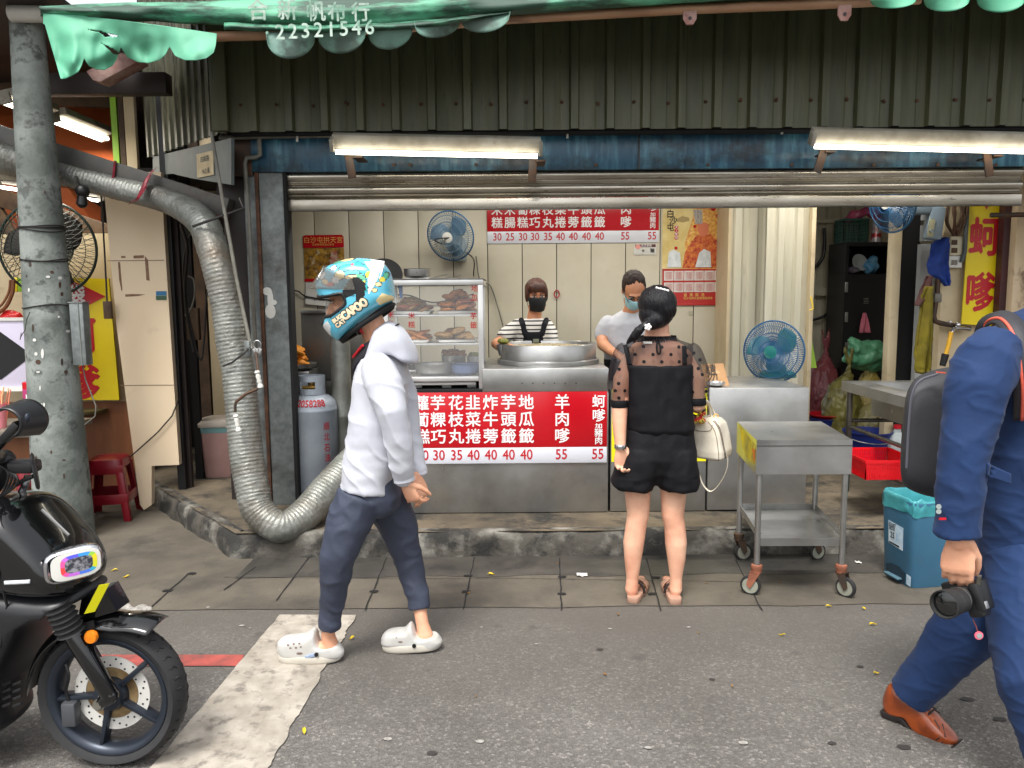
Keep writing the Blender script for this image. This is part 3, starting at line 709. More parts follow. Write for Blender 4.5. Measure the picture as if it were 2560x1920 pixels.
for px, py in ((1725, 40), (2112, 30)):
    b = MB(); c = P(px, py, YA + 0.04); r = S(16, YA)
    b.prism([c + V((-r, 0, r * 1.6)), c + V((-r, 0, -r * .4)), c + V((-r * .5, 0, -r * 1.2)), c + V((r * .5, 0, -r * 1.2)), c + V((r, 0, -r * .4)), c + V((r, 0, r * 1.6))], (0, 0.012, 0))
    k = b.build('pipe_bracket', MT['pinkmetal'], aw, bevel=0.003)
    b = MB(); b.cyl(c + V((0, -.001, -r * .3)), c + V((0, -.004, -r * .3)), r * .25, n=10); b.build('bolt_hole', MT['black'], k, smooth=0)
M('fadedwhite', (190, 206, 194), 0.6, col2=(104, 148, 126), vscale=26)
ya = YA - 0.075
text('', None, MT['fadedwhite'], aw, 1, items=[('合', P(645, 28, ya), S(50, ya)), ('新', P(718, 28, ya), S(48, ya)), ('帆', P(790, 32, ya), S(46, ya)), ('布', P(842, 33, ya), S(44, ya)), ('行', P(902, 33, ya), S(44, ya))], u=(1, 0, 0), v=(0, -.1, 1), bold=0.02)
text('', None, MT['fadedwhite'], aw, 1, items=[(ch, P(668 + 32 * i, 84 - 1.8 * i, YA - 0.085), S(46, ya)) for i, ch in enumerate('·22321546')], bold=0.015)
# ---------------------------------------------------------------- box beam from the corner to the left, with the flexible duct below it
YD = 5.14
bmp = thing('steel_beam', P(300, 440, YD), 'dark grey steel box beam sloping from the shop corner out past the pole', 'beam')
a, c = P(-120, 300, YD), P(575, 522, YD); d = (c - a).normalized(); up = V((0, 1, 0)).cross(d) * -1; up = up if up.z > 0 else -up
b = MB(); b.obox((a + c) / 2, ((c - a).length, 0.12, S(46, YD)), Matrix((d, (0, 1, 0), up)).transposed()); b.build('box_section', M('beamgrey', (74, 74, 72), 0.5, 0.3, col2=(96, 92, 86), vscale=6, dirt=(60, 42, 32), dscale=6), bmp, bevel=0.006)
b = MB(); b.obox((a + c) / 2 - up * S(24, YD) - V((0, .061, 0)), ((c - a).length, 0.004, 0.012), Matrix((d, (0, 1, 0), up)).transposed()); b.build('rusty_lip', MT['rust'], bmp)
tw = thing('tie_band', P(362, 480, YD), 'red plastic strip knotted around the flexible duct and steel beam', 'strap')
M('redtie', (150, 22, 44), 0.45, col2=(110, 14, 34), vscale=20)
for w_, pts in ((0.02, [(384, 425, .09), (372, 440, .12), (362, 462, .16), (350, 490, .18), (330, 505, .2)]), (.016, [(362, 470, .17), (352, 488, .19), (342, 502, .2)])):
    b = MB(); L = [P(x, y, YD - k) for x, y, k in pts]; t_ = V((0.5, 0, 0.35)).normalized()
    g = [[b.bm.verts.new(p + t_ * w_ * (k - 1.5) + V((0, -.008 * (k % 2), 0)) ) for k in range(4)] for p in L]
    for r0, r1 in zip(g, g[1:]):
        for k in range(3): b.face([r0[k], r0[k + 1], r1[k + 1], r1[k]])
    b.build('band', MT['redtie'], tw, solid=0.002)
b = MB(); b.tube([P(288, 402, YD - .07), P(284, 440, YD - .075), P(278, 455, YD - .08)], 0.008, 6); b.build('thin_tie', MT['redtie'], tw)
# duct
def catm(pts, n=8):
    pts = [V(p) for p in pts]; pts = [pts[0] * 2 - pts[1]] + pts + [pts[-1] * 2 - pts[-2]]; o = []
    for i in range(1, len(pts) - 2):
        for k in range(n):
            t = k / n; a, b_, c_, d_ = pts[i - 1:i + 3]
            o.append(0.5 * ((2 * b_) + (c_ - a) * t + (2 * a - 5 * b_ + 4 * c_ - d_) * t * t + (3 * b_ - a - 3 * c_ + d_) * t ** 3))
    return o + [pts[-2]]
duct = thing('flexible_duct', P(650, 1340, 4.5), 'silver ribbed flexible exhaust duct drooping in a U beside the steel post', 'duct')
ctrl = [(-80, 372, 5.12, 40), (30, 400, 5.12, 38), (110, 422, 5.12, 31), (200, 446, 5.12, 28), (316, 476, 5.1, 28), (410, 500, 5.05, 29), (472, 528, 4.94, 33), (508, 560, 4.84, 36), (524, 600, 4.78, 36), (546, 672, 4.72, 37), (568, 766, 4.7, 38), (583, 862, 4.68, 39), (596, 932, 4.66, 39), (608, 1050, 4.62, 40), (617, 1141, 4.58, 41), (630, 1215, 4.54, 41), (646, 1276, 4.5, 40), (700, 1318, 4.48, 39), (756, 1292, 4.58, 41), (815, 1228, 4.75, 41), (862, 1178, 4.9, 41), (930, 1110, 5.1, 40)]
pts = catm([P(x, y, Y) for x, y, Y, r in ctrl], 16); rad = catm([V((S(r, Y), 0, 0)) for x, y, Y, r in ctrl], 16)
# resample finely so that the ribs stay even
seg = [0]
for p, q in zip(pts, pts[1:]): seg.append(seg[-1] + (q - p).length)
def at(s):
    import bisect
    i = min(max(bisect.bisect(seg, s) - 1, 0), len(pts) - 2); t = (s - seg[i]) / max(1e-6, seg[i + 1] - seg[i]); return pts[i].lerp(pts[i + 1], t), rad[i].x + (rad[i + 1].x - rad[i].x) * t
n = int(seg[-1] / 0.0052); pp = []; rr_ = []
pit = 0.024
for k in range(n + 1):
    p, r = at(seg[-1] * k / n); s = seg[-1] * k / n
    pp.append(p); rr_.append(r * (0.965 + 0.035 * abs(math.sin(math.pi * s / pit)) ** 0.6))
b = MB(); P_, T_, U_ = b.frames(pp); rs = []
NS = 48
for k, (p, t, u, r) in enumerate(zip(P_, T_, U_, rr_)):
    v = t.cross(u); ring = []
    for i in range(NS):
        a = 2 * math.pi * i / NS; dr = u * math.cos(a) + v * math.sin(a)
        kk = k // 4.6
        w = 0.06 * noise.noise(V((i * 0.9, kk * 1.9, 0))) * (0.35 + 0.65 * abs(math.sin(math.pi * seg[-1] * k / n / pit)))
        ring.append(b.bm.verts.new(p + dr * r * (1 + w)))
    rs.append(ring)
for r0, r1 in zip(rs, rs[1:]): b.bridge(r0, r1)
M('foil', (150, 152, 146), 0.42, 0.5, col2=(118, 120, 114), vscale=7, dirt=(92, 74, 56), dscale=2.4, dlo=0.46, dhi=0.7, damt=0.7, bump=0.35, bscale=70)
b.build('duct_hose', MT['foil'], duct, smooth=70)
for i in (520, 640):
    pass
b = MB(); b.tube([P(482, 566, 4.7), P(510, 556, 4.68), P(548, 542, 4.68), P(610, 520, 4.75), P(600, 495, 4.9)], 0.008, 6); b.tube([P(558, 915, 4.55), P(580, 906, 4.54), P(612, 882, 4.54), P(628, 862, 4.62)], 0.006, 6)
b.build('wire_tie', MT['wire'], duct)
# hand crank of the shutter, its rod and the padlock
ck = thing('shutter_crank', P(600, 960, 4.5), 'bent black crank rod with two white plastic grips hanging beside the duct', 'crank handle')
b = MB(); b.tube([P(588, 1030, 4.46), P(588, 1012, 4.46), P(590, 1005, 4.46), P(614, 985, 4.46), P(640, 974, 4.47), P(648, 968, 4.47), P(646, 940, 4.47), P(640, 880, 4.6)], 0.009, 8); b.build('crank_rod', MT['castiron'], ck)
for x0, y0, x1, y1 in ((589, 1036, 597, 1078), (642, 926, 652, 970)):
    b = MB(); A, C = P(x0, y0, 4.458), P(x1, y1, 4.458); ax = (C - A); L = ax.length
    b.lathe([(0.002, 0), (0.013, .002), (.016, L * .12), (.011, L * .2), (.015, L * .35), (.011, L * .48), (.015, L * .62), (.011, L * .75), (.017, L * .88), (.016, L * .98), (.002, L)], A, ax, 14, cap=True); b.build('crank_grip', MT['whiteplastic'], ck)
b = MB(); b.tube([P(528, 330, 4.72), P(560, 520, 4.7), P(592, 700, 4.66), P(622, 845, 4.62), P(630, 872, 4.6)], 0.011, 8); b.build('winding_rod', MT['conduit'], ck)
b = MB(); b.box(*[v for pr in zip(P(614, 890, 4.6) - V((0, .02, 0)), P(626, 852, 4.6) + V((0, .02, 0))) for v in sorted(pr)]); b.build('rod_socket', MT['galv'], ck, bevel=0.004)
pk = thing('padlock_keys', P(640, 880, 4.62), 'bunch of small keys hanging at the top of the crank rod', 'keys')
b = MB(); c = P(643, 862, 4.6); b.tube([c + V((0.022 * math.cos(a), 0, 0.026 * math.sin(a))) for a in [k * math.pi / 8 for k in range(16)]], 0.003, 6, closed=True); b.build('key_ring', MT['steel'], pk)
for k, x in enumerate((636, 642, 649)):
    b = MB(); A = P(x, 872, 4.595); b.obox(A - V((0, 0, .02)), (0.016, .004, .045), Matrix.Rotation(.3 * (k - 1), 3, 'Y')); b.build('key', MT['steel'], pk, bevel=0.002)
# ---------------------------------------------------------------- address board under the side cladding
bd = thing('address_board', P(470, 430, 5.3), 'grey slanting board under the corner cladding with a paper address note', 'board')
def onside(px, py, off=0.0):
    """point of the photograph on the receding side plane"""
    d_ = CM @ V(((px - 1280) / FPX, -(py - 960) / FPX, -1.0)); o_ = V((xc, YF, 0)) + nrm * off
    t = (o_ - V((0, 0, CAMH))).dot(nrm) / d_.dot(nrm); return V((0, 0, CAMH)) + d_ * t
b = MB(); b.prism([onside(382, 392), onside(382, 440), onside(430, 434), onside(480, 446), onside(578, 462), onside(578, 345)], -nrm * 0.02); brd = b.build('board_panel', M('boardgrey', (74, 84, 86), 0.6, col2=(94, 100, 98), vscale=6), bd, smooth=0)
nt_ = MB(); nt_.prism([onside(491, 386, .006), onside(493, 445, .006), onside(534, 437, .006), onside(532, 376, .006)], -nrm * 0.003); pn = nt_.build('paper_note', M('notepaper', (206, 190, 156), 0.8, col2=(186, 166, 130), vscale=14), bd, smooth=0)
cc = (onside(512, 398, .008), onside(514, 428, .008)); su = (onside(534, 376, .008) - onside(492, 386, .008)).normalized(); sz_ = S(15, 5.2)
text('', None, MT['inkblack'], pn, 1, items=[('四維路', cc[0], sz_, 1.0), ('196之1攤', cc[1], sz_ * .9, .75)], u=-sdir if sdir.x < 0 else sdir, v=(0, 0, 1), bold=0.01, depth=0.001)
# ---------------------------------------------------------------- neighbouring food stall on the left
st = thing('neighbour_stall', (-3.6, 5.6, 0), 'neighbouring food stall with tan pillar panel, plywood wall and orange roof sheeting', 'stall')
YT = 5.5
b = MB(); b.prism([P(256, 430, YT), P(292, 820, YT), P(350, 1262, YT), P(360, 1275, YT), P(379, 1262, YT), P(379, 1165, YT), P(448, 1162, YT), P(414, 640, YT), P(402, 430, YT)], (0, 0.05, 0)); tpn = b.build('pillar_panel', MT['tanpanel'], st, smooth=0)
b = MB()
for py, x0, x1 in ((644, 268, 410), (956, 300, 436)):
    b.box(P(x0, py, YT).x, P(x1, py, YT).x, YT - 0.0015, YT - 0.0005, PZ(py + 1, YT), PZ(py - 1, YT))
b.build('panel_joint', M('jointtan', (140, 116, 92), 0.7), tpn, smooth=0)
M('tapeold', (142, 108, 82), 0.7, col2=(120, 88, 66), vscale=30)
for i, q in enumerate([[(303, 640), (303, 645), (314, 645), (313, 640)], [(334, 639), (334, 646), (359, 645), (360, 638)], [(362, 640), (366, 700), (374, 702), (370, 650)], [(295, 655), (298, 700), (304, 728), (306, 724), (303, 690), (300, 655)], [(313, 736), (314, 742), (346, 740), (364, 736), (330, 735)]]):
    b = MB(); b.prism([P(x, y, YT - .0005) for x, y in q], (0, -0.0012, 0)); b.build('tape_remnant', MT['tapeold'], tpn, smooth=0)
for py, c in ((725, '#2a6a98'), (735, '#6a8a86'), (737, '#3c5a44')):
    b = MB(); b.box(P(390, py, YT).x, P(416, py, YT).x, YT - .003 - (py - 725) * .0001, YT - .001, PZ(py + 6, YT), PZ(py - 4, YT)); b.build('small_sticker', M('stk' + c, c, 0.5), tpn, smooth=0)
b = MB(); b.tube([P(446, 1000, YT - .01), P(430, 1040, YT - .02), P(395, 1080, YT - .02), P(345, 1125, YT - .02), P(316, 1150, YT - .02)], 0.005, 6); b.build('black_cable', MT['wire'], tpn)
b = MB(); b.tube([P(252, 470, YT - .02), P(262, 640, YT - .02), P(268, 760, YT - .03)], 0.006, 6); b.build('hanging_cable', MT['darkbrown'], st)
b = MB(); b.obox(P(270, 775, YT - .04), (0.055, 0.03, 0.125)); b.build('socket_box', MT['woodold'], st, bevel=0.004)
# dark passage between stall and shop
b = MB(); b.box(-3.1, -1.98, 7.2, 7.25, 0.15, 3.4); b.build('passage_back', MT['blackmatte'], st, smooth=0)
b = MB(); b.box(-2.72, -2.02, 5.75, 7.2, 2.45, 2.5); b.build('passage_light_block', MT['blackmatte'], st, smooth=0)  # board added to block light from above and darken the passage
for x0, x1, Y, m, nm in ((405, 424, 5.56, 'black', 'black_post'), (424, 440, 5.62, 'darkbrown', 'timber_strip'), (452, 470, 5.9, 'blackmatte', 'dark_post'), (470, 500, 6.3, 'woodold', 'plank'), (505, 545, 6.6, 'creamwall', 'pale_board'), (546, 580, 6.5, 'darkbrown', 'dark_board')):
    b = MB(); b.box(P(x0 + 22, 900, Y).x, P(x1 + 22, 900, Y).x, Y, Y + .04, 0.01, 3.0); b.build(nm, MT[m], st, smooth=0)
for pts, r in (([(452, 560), (468, 620), (462, 720), (470, 800), (486, 880)], .012), ([(470, 690), (484, 700), (486, 740), (476, 775), (462, 790)], .006), ([(500, 560), (470, 600), (458, 680), (472, 790), (500, 900), (510, 850), (516, 750), (530, 650)], .007)):
    b = MB(); b.tube(catm([P(x, y, 5.75) for x, y in pts], 6), r, 7); b.build('passage_cable', MT['conduit'] if r == .006 else MT['wire'], st)
b = MB(); b.obox(P(484, 810, 5.8), (0.09, 0.05, 0.24)); b.build('meter_box', MT['woodold'], st, bevel=0.006)
# plywood wall, beige wall above, side wall
YW = 6.1
b = MB(); b.box(-7, P(352, 1100, YW).x, YW, YW + .03, 0.0, PZ(996, YW)); b.build('plywood_wall', MT['plywood'], st, smooth=0)
b = MB(); b.box(-7, P(300, 800, YW).x, YW + .02, YW + .05, PZ(996, YW), PZ(575, YW)); b.build('beige_wall', MT['creamwall'], st, smooth=0)
b = MB(); b.box(-7, P(300, 500, 8.4).x, 8.4, 8.45, 0.8, 3.6); b.build('far_wall', MT['darkbrown'], st, smooth=0)
b = MB(); b.prism([P(-400, 220, 6.9), P(292, 262, 6.9), P(292, 440, 6.5), P(-400, 330, 6.5)], (0, 0.02, 0.01)); b.build('orange_sheet', MT['orange'], st, smooth=0)
b = MB(); b.prism([P(-300, 440, 7.0), P(170, 470, 7.0), P(250, 520, 7.2), P(250, 580, 7.1), P(-300, 600, 7.0)], (0, 0.02, 0.01)); b.build('orange_tarp', MT['orange'], st, smooth=0)
b = MB(); b.poly([(-8, 4.5, 3.45), (-2.6, 4.5, 3.3), (-2.75, 8.6, 3.1), (-8, 8.6, 3.1)]); b.build('stall_roof', MT['darkbrown'], st, smooth=0, solid=0.03)  # front edge extended to block the sky behind the torn flap
b = MB(); b.box(-8, -2.9, 8.6, 8.65, 0, 3.4); b.box(-8.05, -8, 4.5, 8.65, 0, 3.4); b.build('back_cladding', MT['darkbrown'], st, smooth=0)
M('greenpost', (150, 200, 40), 0.5, col2=(120, 170, 40), vscale=4)
for pa, pb, w, m, nm in (((282, 275), (300, 420), 14, 'greenpost', 'green_post'), ((300, 270), (318, 430), 12, 'woodold', 'door_post'), ((320, 270), (340, 430), 24, 'creamwall', 'cream_pillar')):
    b = MB(); A, C = P(*pa, 6.0), P(*pb, 6.0); b.obox((A + C) / 2, (S(w, 6), 0.04, (A - C).length + .8)); b.build(nm, MT[m], st, smooth=0)
for pts, w in (([(-60, 474), (275, 585)], 42), ([(-10, 520), (60, 660)], 30), ([(-60, 238), (340, 250)], 40), ([(-60, 205), (120, 215)], 26)):
    A, C = P(*pts[0], 6.3), P(*pts[1], 6.2); dd = (C - A).normalized(); uu = dd.cross(V((0, 1, 0))).normalized()
    b = MB(); b.obox((A + C) / 2, ((C - A).length, 0.05, S(w, 6.3)), Matrix((dd, uu.cross(dd), uu)).transposed()); b.build('roof_timber', MT['woodold'], st, bevel=0.004)
b = MB(); b.sheet(lambda u, v: P(-100 + 260 * u, 55 + 165 * v, 6.3), 10, 10); b.build('slatted_screen', M('pinkgrey', (150, 128, 120), 0.7, col2=(120, 100, 92), vscale=12, stretch=(.3, 1, 5)), st, smooth=0, solid=0.01)
b = MB(); b.prism([P(215, 178, 4.95), P(232, 200, 4.95), P(250, 205, 4.95), P(352, 150, 4.95), P(325, 135, 4.95), P(302, 132, 4.95)], (0, .12, 0)); b.build('roof_bracket', MT['pinkmetal'], st, bevel=0.004)
b = MB(); b.obox(P(250, 212, 5.2), (0.9, 0.1, 0.13)); b.build('dark_lintel', MT['darkbrown'], st, bevel=0.004)
for x, z, y0, y1, lab in ((-3.32, 2.86, 5.25, 5.72, 'pair'), (-3.32, 2.86, 5.8, 6.5, 'pair')):
    lamp('fluorescent_light', (x, y0, z), (x, y1, z), 'double fluorescent light under the stall roof, nearer one beside the pole' if y0 < 5.5 else 'double fluorescent light under the stall roof, longer one reaching the green post', tilt=1.35, tubes=2, mat='tube', wide=0.16)
lamp('fluorescent_light', (-4.3, 6.6, 2.52), (-3.95, 7.6, 2.52), 'bright white fluorescent light low in the stall, behind the duct', tilt=1.3, mat='tubecool')
lamp('fluorescent_light', (-4.1, 5.6, 2.9), (-3.75, 5.6, 2.9), 'small lit tube at the left edge of the stall roof', tilt=1.0, mat='tube')
ld = bpy.data.lights.new('stall_lamp', 'AREA'); lo_ = bpy.data.objects.new('stall_lamp', ld); COL.objects.link(lo_)
ld.shape = 'RECTANGLE'; ld.size = 0.1; ld.size_y = 1.1; ld.energy = 14; ld.color = (1, 0.93, 0.8); lo_.location = (-3.45, 5.8, 2.8)
# bulb cluster hanging under the duct
hb = thing('hanging_spotlight', P(205, 490, 5.05), 'small dark clamp spotlight hanging below the flexible duct', 'spotlight')
b = MB(); b.ball(P(206, 478, 5.0), S(16, 5)); b.tube([P(206, 478, 5), P(205, 512, 5)], [S(9, 5), S(13, 5)], 12); b.ball(P(205, 508, 5.0), S(12, 5)); b.build('spot_head', MT['black'], hb)
b = MB(); b.tube([P(206, 480, 5), P(195, 455, 4.97), P(190, 440, 4.97)], .008, 6); b.build('spot_cord', MT['wire'], hb)
# yellow sign
YG = 6.02
sg = thing('yellow_sign', P(245, 850, YG), 'yellow stall sign with a red arrow and red characters, partly behind the pole', 'sign')
b = MB(); b.prism([P(120, 692, YG), P(272, 697, YG), P(298, 1000, YG), P(130, 1000, YG)], (0, .015, 0)); pnl = b.build('sign_panel', MT['signyellow'], sg, smooth=0)
b = MB(); b.prism([P(100, 700, YG - .001), P(182, 702, YG - .001), P(264, 741, YG - .001), P(204, 772, YG - .001), P(100, 762, YG - .001)], (0, -.002, 0)); b.build('red_arrow', MT['signred'], pnl, smooth=0)
text('', None, MT['inkwhite'], pnl, 1, items=[('袋', P(192, 738, YG - .004), S(46, YG), .9)], bold=0.03)
text('', None, MT['inkred'], pnl, 1, items=[('蚵', P(198, 845, YG - .002), S(92, YG), .95), ('嗲', P(208, 962, YG - .002), S(92, YG), .95)], bold=0.035, v=(-.0, 0, 1))
# white board with black diamond
YH = 5.45
wb = thing('arrow_board', P(30, 870, YH), 'white board with a black arrow point at the left edge of the photo', 'sign')
b = MB(); b.box(P(-150, 870, YH).x, P(84, 870, YH).x, YH, YH + .03, PZ(966, YH), PZ(785, YH)); k = b.build('board_panel', M('lilac', (206, 200, 220), 0.4), wb, bevel=0.004)
b = MB()
b.box(P(-150, 870, YH).x, P(86, 870, YH).x, YH - .012, YH - .001, PZ(792, YH), PZ(784, YH)); b.build('top_rail', MT['whiteplastic'], k)
b = MB(); b.box(P(-150, 870, YH).x, P(86, 870, YH).x, YH - .012, YH - .001, PZ(968, YH), PZ(957, YH)); b.build('bottom_rail', MT['whiteplastic'], k)
b = MB(); b.prism([P(-60, 888, YH - .001), P(0, 829, YH - .001), P(82, 888, YH - .001), P(2, 950, YH - .001)], (0, -.002, 0)); b.build('black_arrow', MT['black'], k, smooth=0)
# fan behind the pole
def cage_fan(name, c, nrm_, R_, label, cat, mats, blade_n=3, hubr=0.22, depth=0.32, wires=72, rings=(0.35, 0.62, 0.85), tilt=0.0, grid=False, wr=0.0024):
    c = V(c); n = V(nrm_).normalized(); t = thing(name, c, label, cat, None)
    up = V((0, 0, 1)); u = up.cross(n).normalized(); v = n.cross(u)
    b = MB(); b.tube([c + (u * math.cos(a) + v * math.sin(a)) * R_ for a in [2 * math.pi * k / 48 for k in range(48)]], R_ * 0.03, 8, closed=True); rim = b.build('guard_rim', mats['rim'], t)
    b = MB(); dp = R_ * depth
    def prof(f, s): return c + n * s * dp * math.sqrt(max(0, 1 - f ** 2.4))
    for k in range(wires):
        a = 2 * math.pi * k / wires; dr = u * math.cos(a) + v * math.sin(a); a2 = a + (0.5 if grid else .12); d2 = u * math.cos(a2) + v * math.sin(a2)
        for s in (1, -0.8):
            b.tube([prof(f, s) + (dr * (1 - f) + d2 * f).normalized() * R_ * f if s > 0 else prof(f, s) + dr * R_ * f for f in (hubr, .45, .65, .82, .93, 1.0)], wr, 3, cap=False)
        if grid:
            a2 = a - 0.5; d2 = u * math.cos(a2) + v * math.sin(a2)
            b.tube([prof(f, 1) + (dr * (1 - f) + d2 * f).normalized() * R_ * f for f in (hubr, .45, .65, .82, .93, 1.0)], wr, 3, cap=False)
    for f in rings:
        b.tube([prof(f, 1) + (u * math.cos(a) + v * math.sin(a)) * R_ * f for a in [2 * math.pi * k / 40 for k in range(40)]], wr * 1.3, 4, closed=True)
    b.build('guard_wires', mats['wire'], t, smooth=0)
    b = MB(); b.lathe([(0.001, dp * 1.06), (R_ * hubr * .6, dp * 1.05), (R_ * hubr, dp * .98), (R_ * hubr, dp * .9)], c, n, 24); b.build('guard_badge', mats['badge'], t)
    b = MB(); b.lathe([(0.001, dp * .5), (R_ * .2, dp * .45), (R_ * .24, -dp * .3)], c, n, 20, cap=True); hubp = b.build('hub', mats['blade'], t)
    for k in range(blade_n):
        a0 = 2 * math.pi * k / blade_n + 0.4; b = MB()
        def bl(x, y, a0=a0):
            f = 0.2 + 0.68 * y; w = (0.55 + 0.5 * math.sin(math.pi * min(1, y * 1.05)) ) * (1 - .35 * y); a = a0 + (x - .5) * w * 1.5 + y * .5
            return c + (u * math.cos(a) + v * math.sin(a)) * R_ * f + n * dp * (.55 * (x - .5))
        b.sheet(bl, 8, 10); b.build('blade', mats['blade'], t, smooth=180, solid=0.002)
    b = MB(); b.lathe([(R_ * .24, -dp * .7), (R_ * .3, -dp * 1.0), (R_ * .3, -dp * 1.7), (R_ * .2, -dp * 2.0), (.001, -dp * 2.05)], c, n, 20); b.build('motor_housing', mats['motor'], t)
    return t, c, n, u, v, dp
M('fangreen', (14, 36, 30), 0.45); M('fanblue', (40, 92, 132), 0.35); M('fanteal', (30, 130, 126), 0.3, alpha=0.8); M('fanbladeblue', (60, 116, 160), 0.3, alpha=0.6)
M('fangrey', (150, 158, 156), 0.45); M('fanwirew', (92, 116, 132), 0.4)
cage_fan('wall_fan', P(120, 622, 5.75), (0.10, -1, -0.02), S(112, 5.75), 'large dark green caged fan behind the concrete pole', 'fan', dict(rim=MT['fangreen'], wire=MT['fangreen'], badge=MT['fangreen'], blade=MT['darkbrown'], motor=MT['fangreen']), grid=True, wr=0.0022, wires=48)
# shelf with red bag and bowls at the left edge
sf = thing('wooden_shelf', P(20, 835, 5.8), 'old wooden shelf at the left edge of the photo behind the pole', 'shelf')
b = MB(); b.box(P(-200, 835, 5.8).x, P(90, 835, 5.8).x, 5.65, 5.95, PZ(840, 5.8), PZ(828, 5.8)); b.build('shelf_board', MT['woodold'], sf, bevel=0.003)
rb = MB(); rb.ball(P(28, 802, 5.75), (S(28, 5.75), .08, S(25, 5.75)))
tag(fuse('red_bag', rb, M('redbag', (214, 40, 44), 0.35, col2=(190, 24, 30), vscale=9, alpha=.95), None, 0.008, 2, lambda p, n: 0.012 * noise.noise(p * 22)), 'crumpled red plastic bag on the wooden shelf', 'bag')
bt = thing('bicycle_basket', P(8, 760, 5.7), 'curved brown and yellow handle of a basket above the red bag', 'basket')
b = MB(); b.tube(catm([P(34, 700, 5.7), P(30, 735, 5.7), P(12, 770, 5.7), P(-20, 790, 5.7)], 8), 0.014, 8); b.tube(catm([P(26, 700, 5.7), P(22, 730, 5.7), P(4, 762, 5.7), P(-20, 776, 5.7)], 8), 0.009, 8); b.build('basket_handle', MT['plywood'], bt)
yl = thing('yellow_packets', P(45, 712, 5.95), 'row of yellow and green packets hanging under the fan', 'packets')
for k in range(4):
    b = MB(); b.obox(P(38 + 13 * k, 712, 5.93), (S(11, 5.9), .02, S(34, 5.9))); b.build('packet', MT['signyellow'] if k % 2 == 0 else MT['greenpost'], yl, bevel=.005)
# stall table, straw cup and jars
YK = 5.05
tb = thing('stall_table', P(40, 1075, YK), 'grey-topped stall table behind the scooter and pole', 'table')
zt_ = PZ(1072, YK - .1, 60)
b = MB(); b.box(P(-260, 1070, YK).x, P(160, 1070, YK).x, YK - .2, YK + .35, zt_ - .04, zt_); b.build('table_top', M('tablegrey', (120, 112, 100), 0.5, col2=(96, 88, 78), vscale=7), tb, bevel=0.004)
for x in (-240, 135):
    b = MB(); b.box(P(x, 1100, YK).x - .02, P(x, 1100, YK).x + .02, YK - .15, YK - .11, 0, zt_ - .041); b.build('leg', MT['castiron'], tb, smooth=0)
b = MB(); b.box(P(-250, 1100, YK).x, P(150, 1100, YK).x, YK - .05, YK - .03, .25, zt_ - .05); b.build('front_board', MT['plywood'], tb, smooth=0)
cp = thing('straw_cup', P(14, 1070, YK), 'pink plastic cup full of pale straws on the stall table', 'cup')
cx_ = P(12, 1070, YK); cz = zt_
b = MB(); b.lathe([(0.04, 0), (0.055, .16), (.052, .16), (.038, .004)], (cx_.x, YK - .05, cz), n=24); b.build('cup', M('pinkcup', (240, 150, 160), 0.35, alpha=.9), cp)
random.seed(11)
for k in range(26):
    b = MB(); a = random.uniform(0, 6.28); r = random.uniform(0, .035); x, y = cx_.x + r * math.cos(a), YK - .05 + r * math.sin(a); b.cyl((x, y, cz + .01), (x + random.uniform(-.05, .05), y + random.uniform(-.03, .03), cz + random.uniform(.22, .27)), .004, n=6)
    b.build('straw', M('straw', (236, 196, 150), 0.5) if k % 3 else M('straw2', (240, 150, 120), 0.5), cp)
def jar(px, w, z0, hgt, label, m, lidm):
    p = P(px, 1040, YK + .02); t = thing('plastic_jar', (p.x, p.y, z0), label, 'jar')
    b = MB(); b.lathe([(.001, 0), (w, .003), (w, hgt * .78), (w * .9, hgt * .82)], (p.x, p.y, z0), n=28); k = b.build('jar_body', m, t)
    b = MB(); b.lathe([(w * .98, hgt * .8), (w * .98, hgt), (w * .9, hgt * 1.03), (.001, hgt * 1.03)], (p.x, p.y, z0), n=28); b.build('lid', lidm, t)
    b = MB(); b.sheet(lambda u, v: V((p.x + (w + .001) * math.sin(-.2 + u * 1.1), p.y - (w + .001) * math.cos(-.2 + u * 1.1), z0 + hgt * (.12 + .5 * v))), 10, 1); b.build('paper_label', MT['whiteplastic'], k, smooth=180)
jar(88, 0.062, zt_ + .1, .19, 'clear jar with red lid and purple contents standing on a box', M('purple', (170, 60, 110), 0.3), MT['signred'])
bx = MB(); p = P(92, 1080, YK); bx.box(p.x - .07, p.x + .09, YK - .05, YK + .1, zt_ + .001, zt_ + .098); tag(bx.build('carton', M('carton', (196, 180, 150), 0.8, col2=(170, 150, 120), vscale=9), None, bevel=.004), 'small pale carton under the red-lidded jar', 'carton')
# corner shelf disc right of the pole
cs = thing('corner_shelf', P(240, 1035, 5.95), 'small olive half-round shelf on the plywood wall', 'shelf')
b = MB(); c = P(205, 1030, 6.08); b.prism([c + V((.21 * math.cos(a), -.26 * math.sin(a), 0)) for a in [math.pi * k / 16 for k in range(17)]], (0, 0, .03)); b.build('shelf_plate', M('oliveplate', (104, 92, 52), 0.6, col2=(80, 68, 40), vscale=8), cs, bevel=0.004)
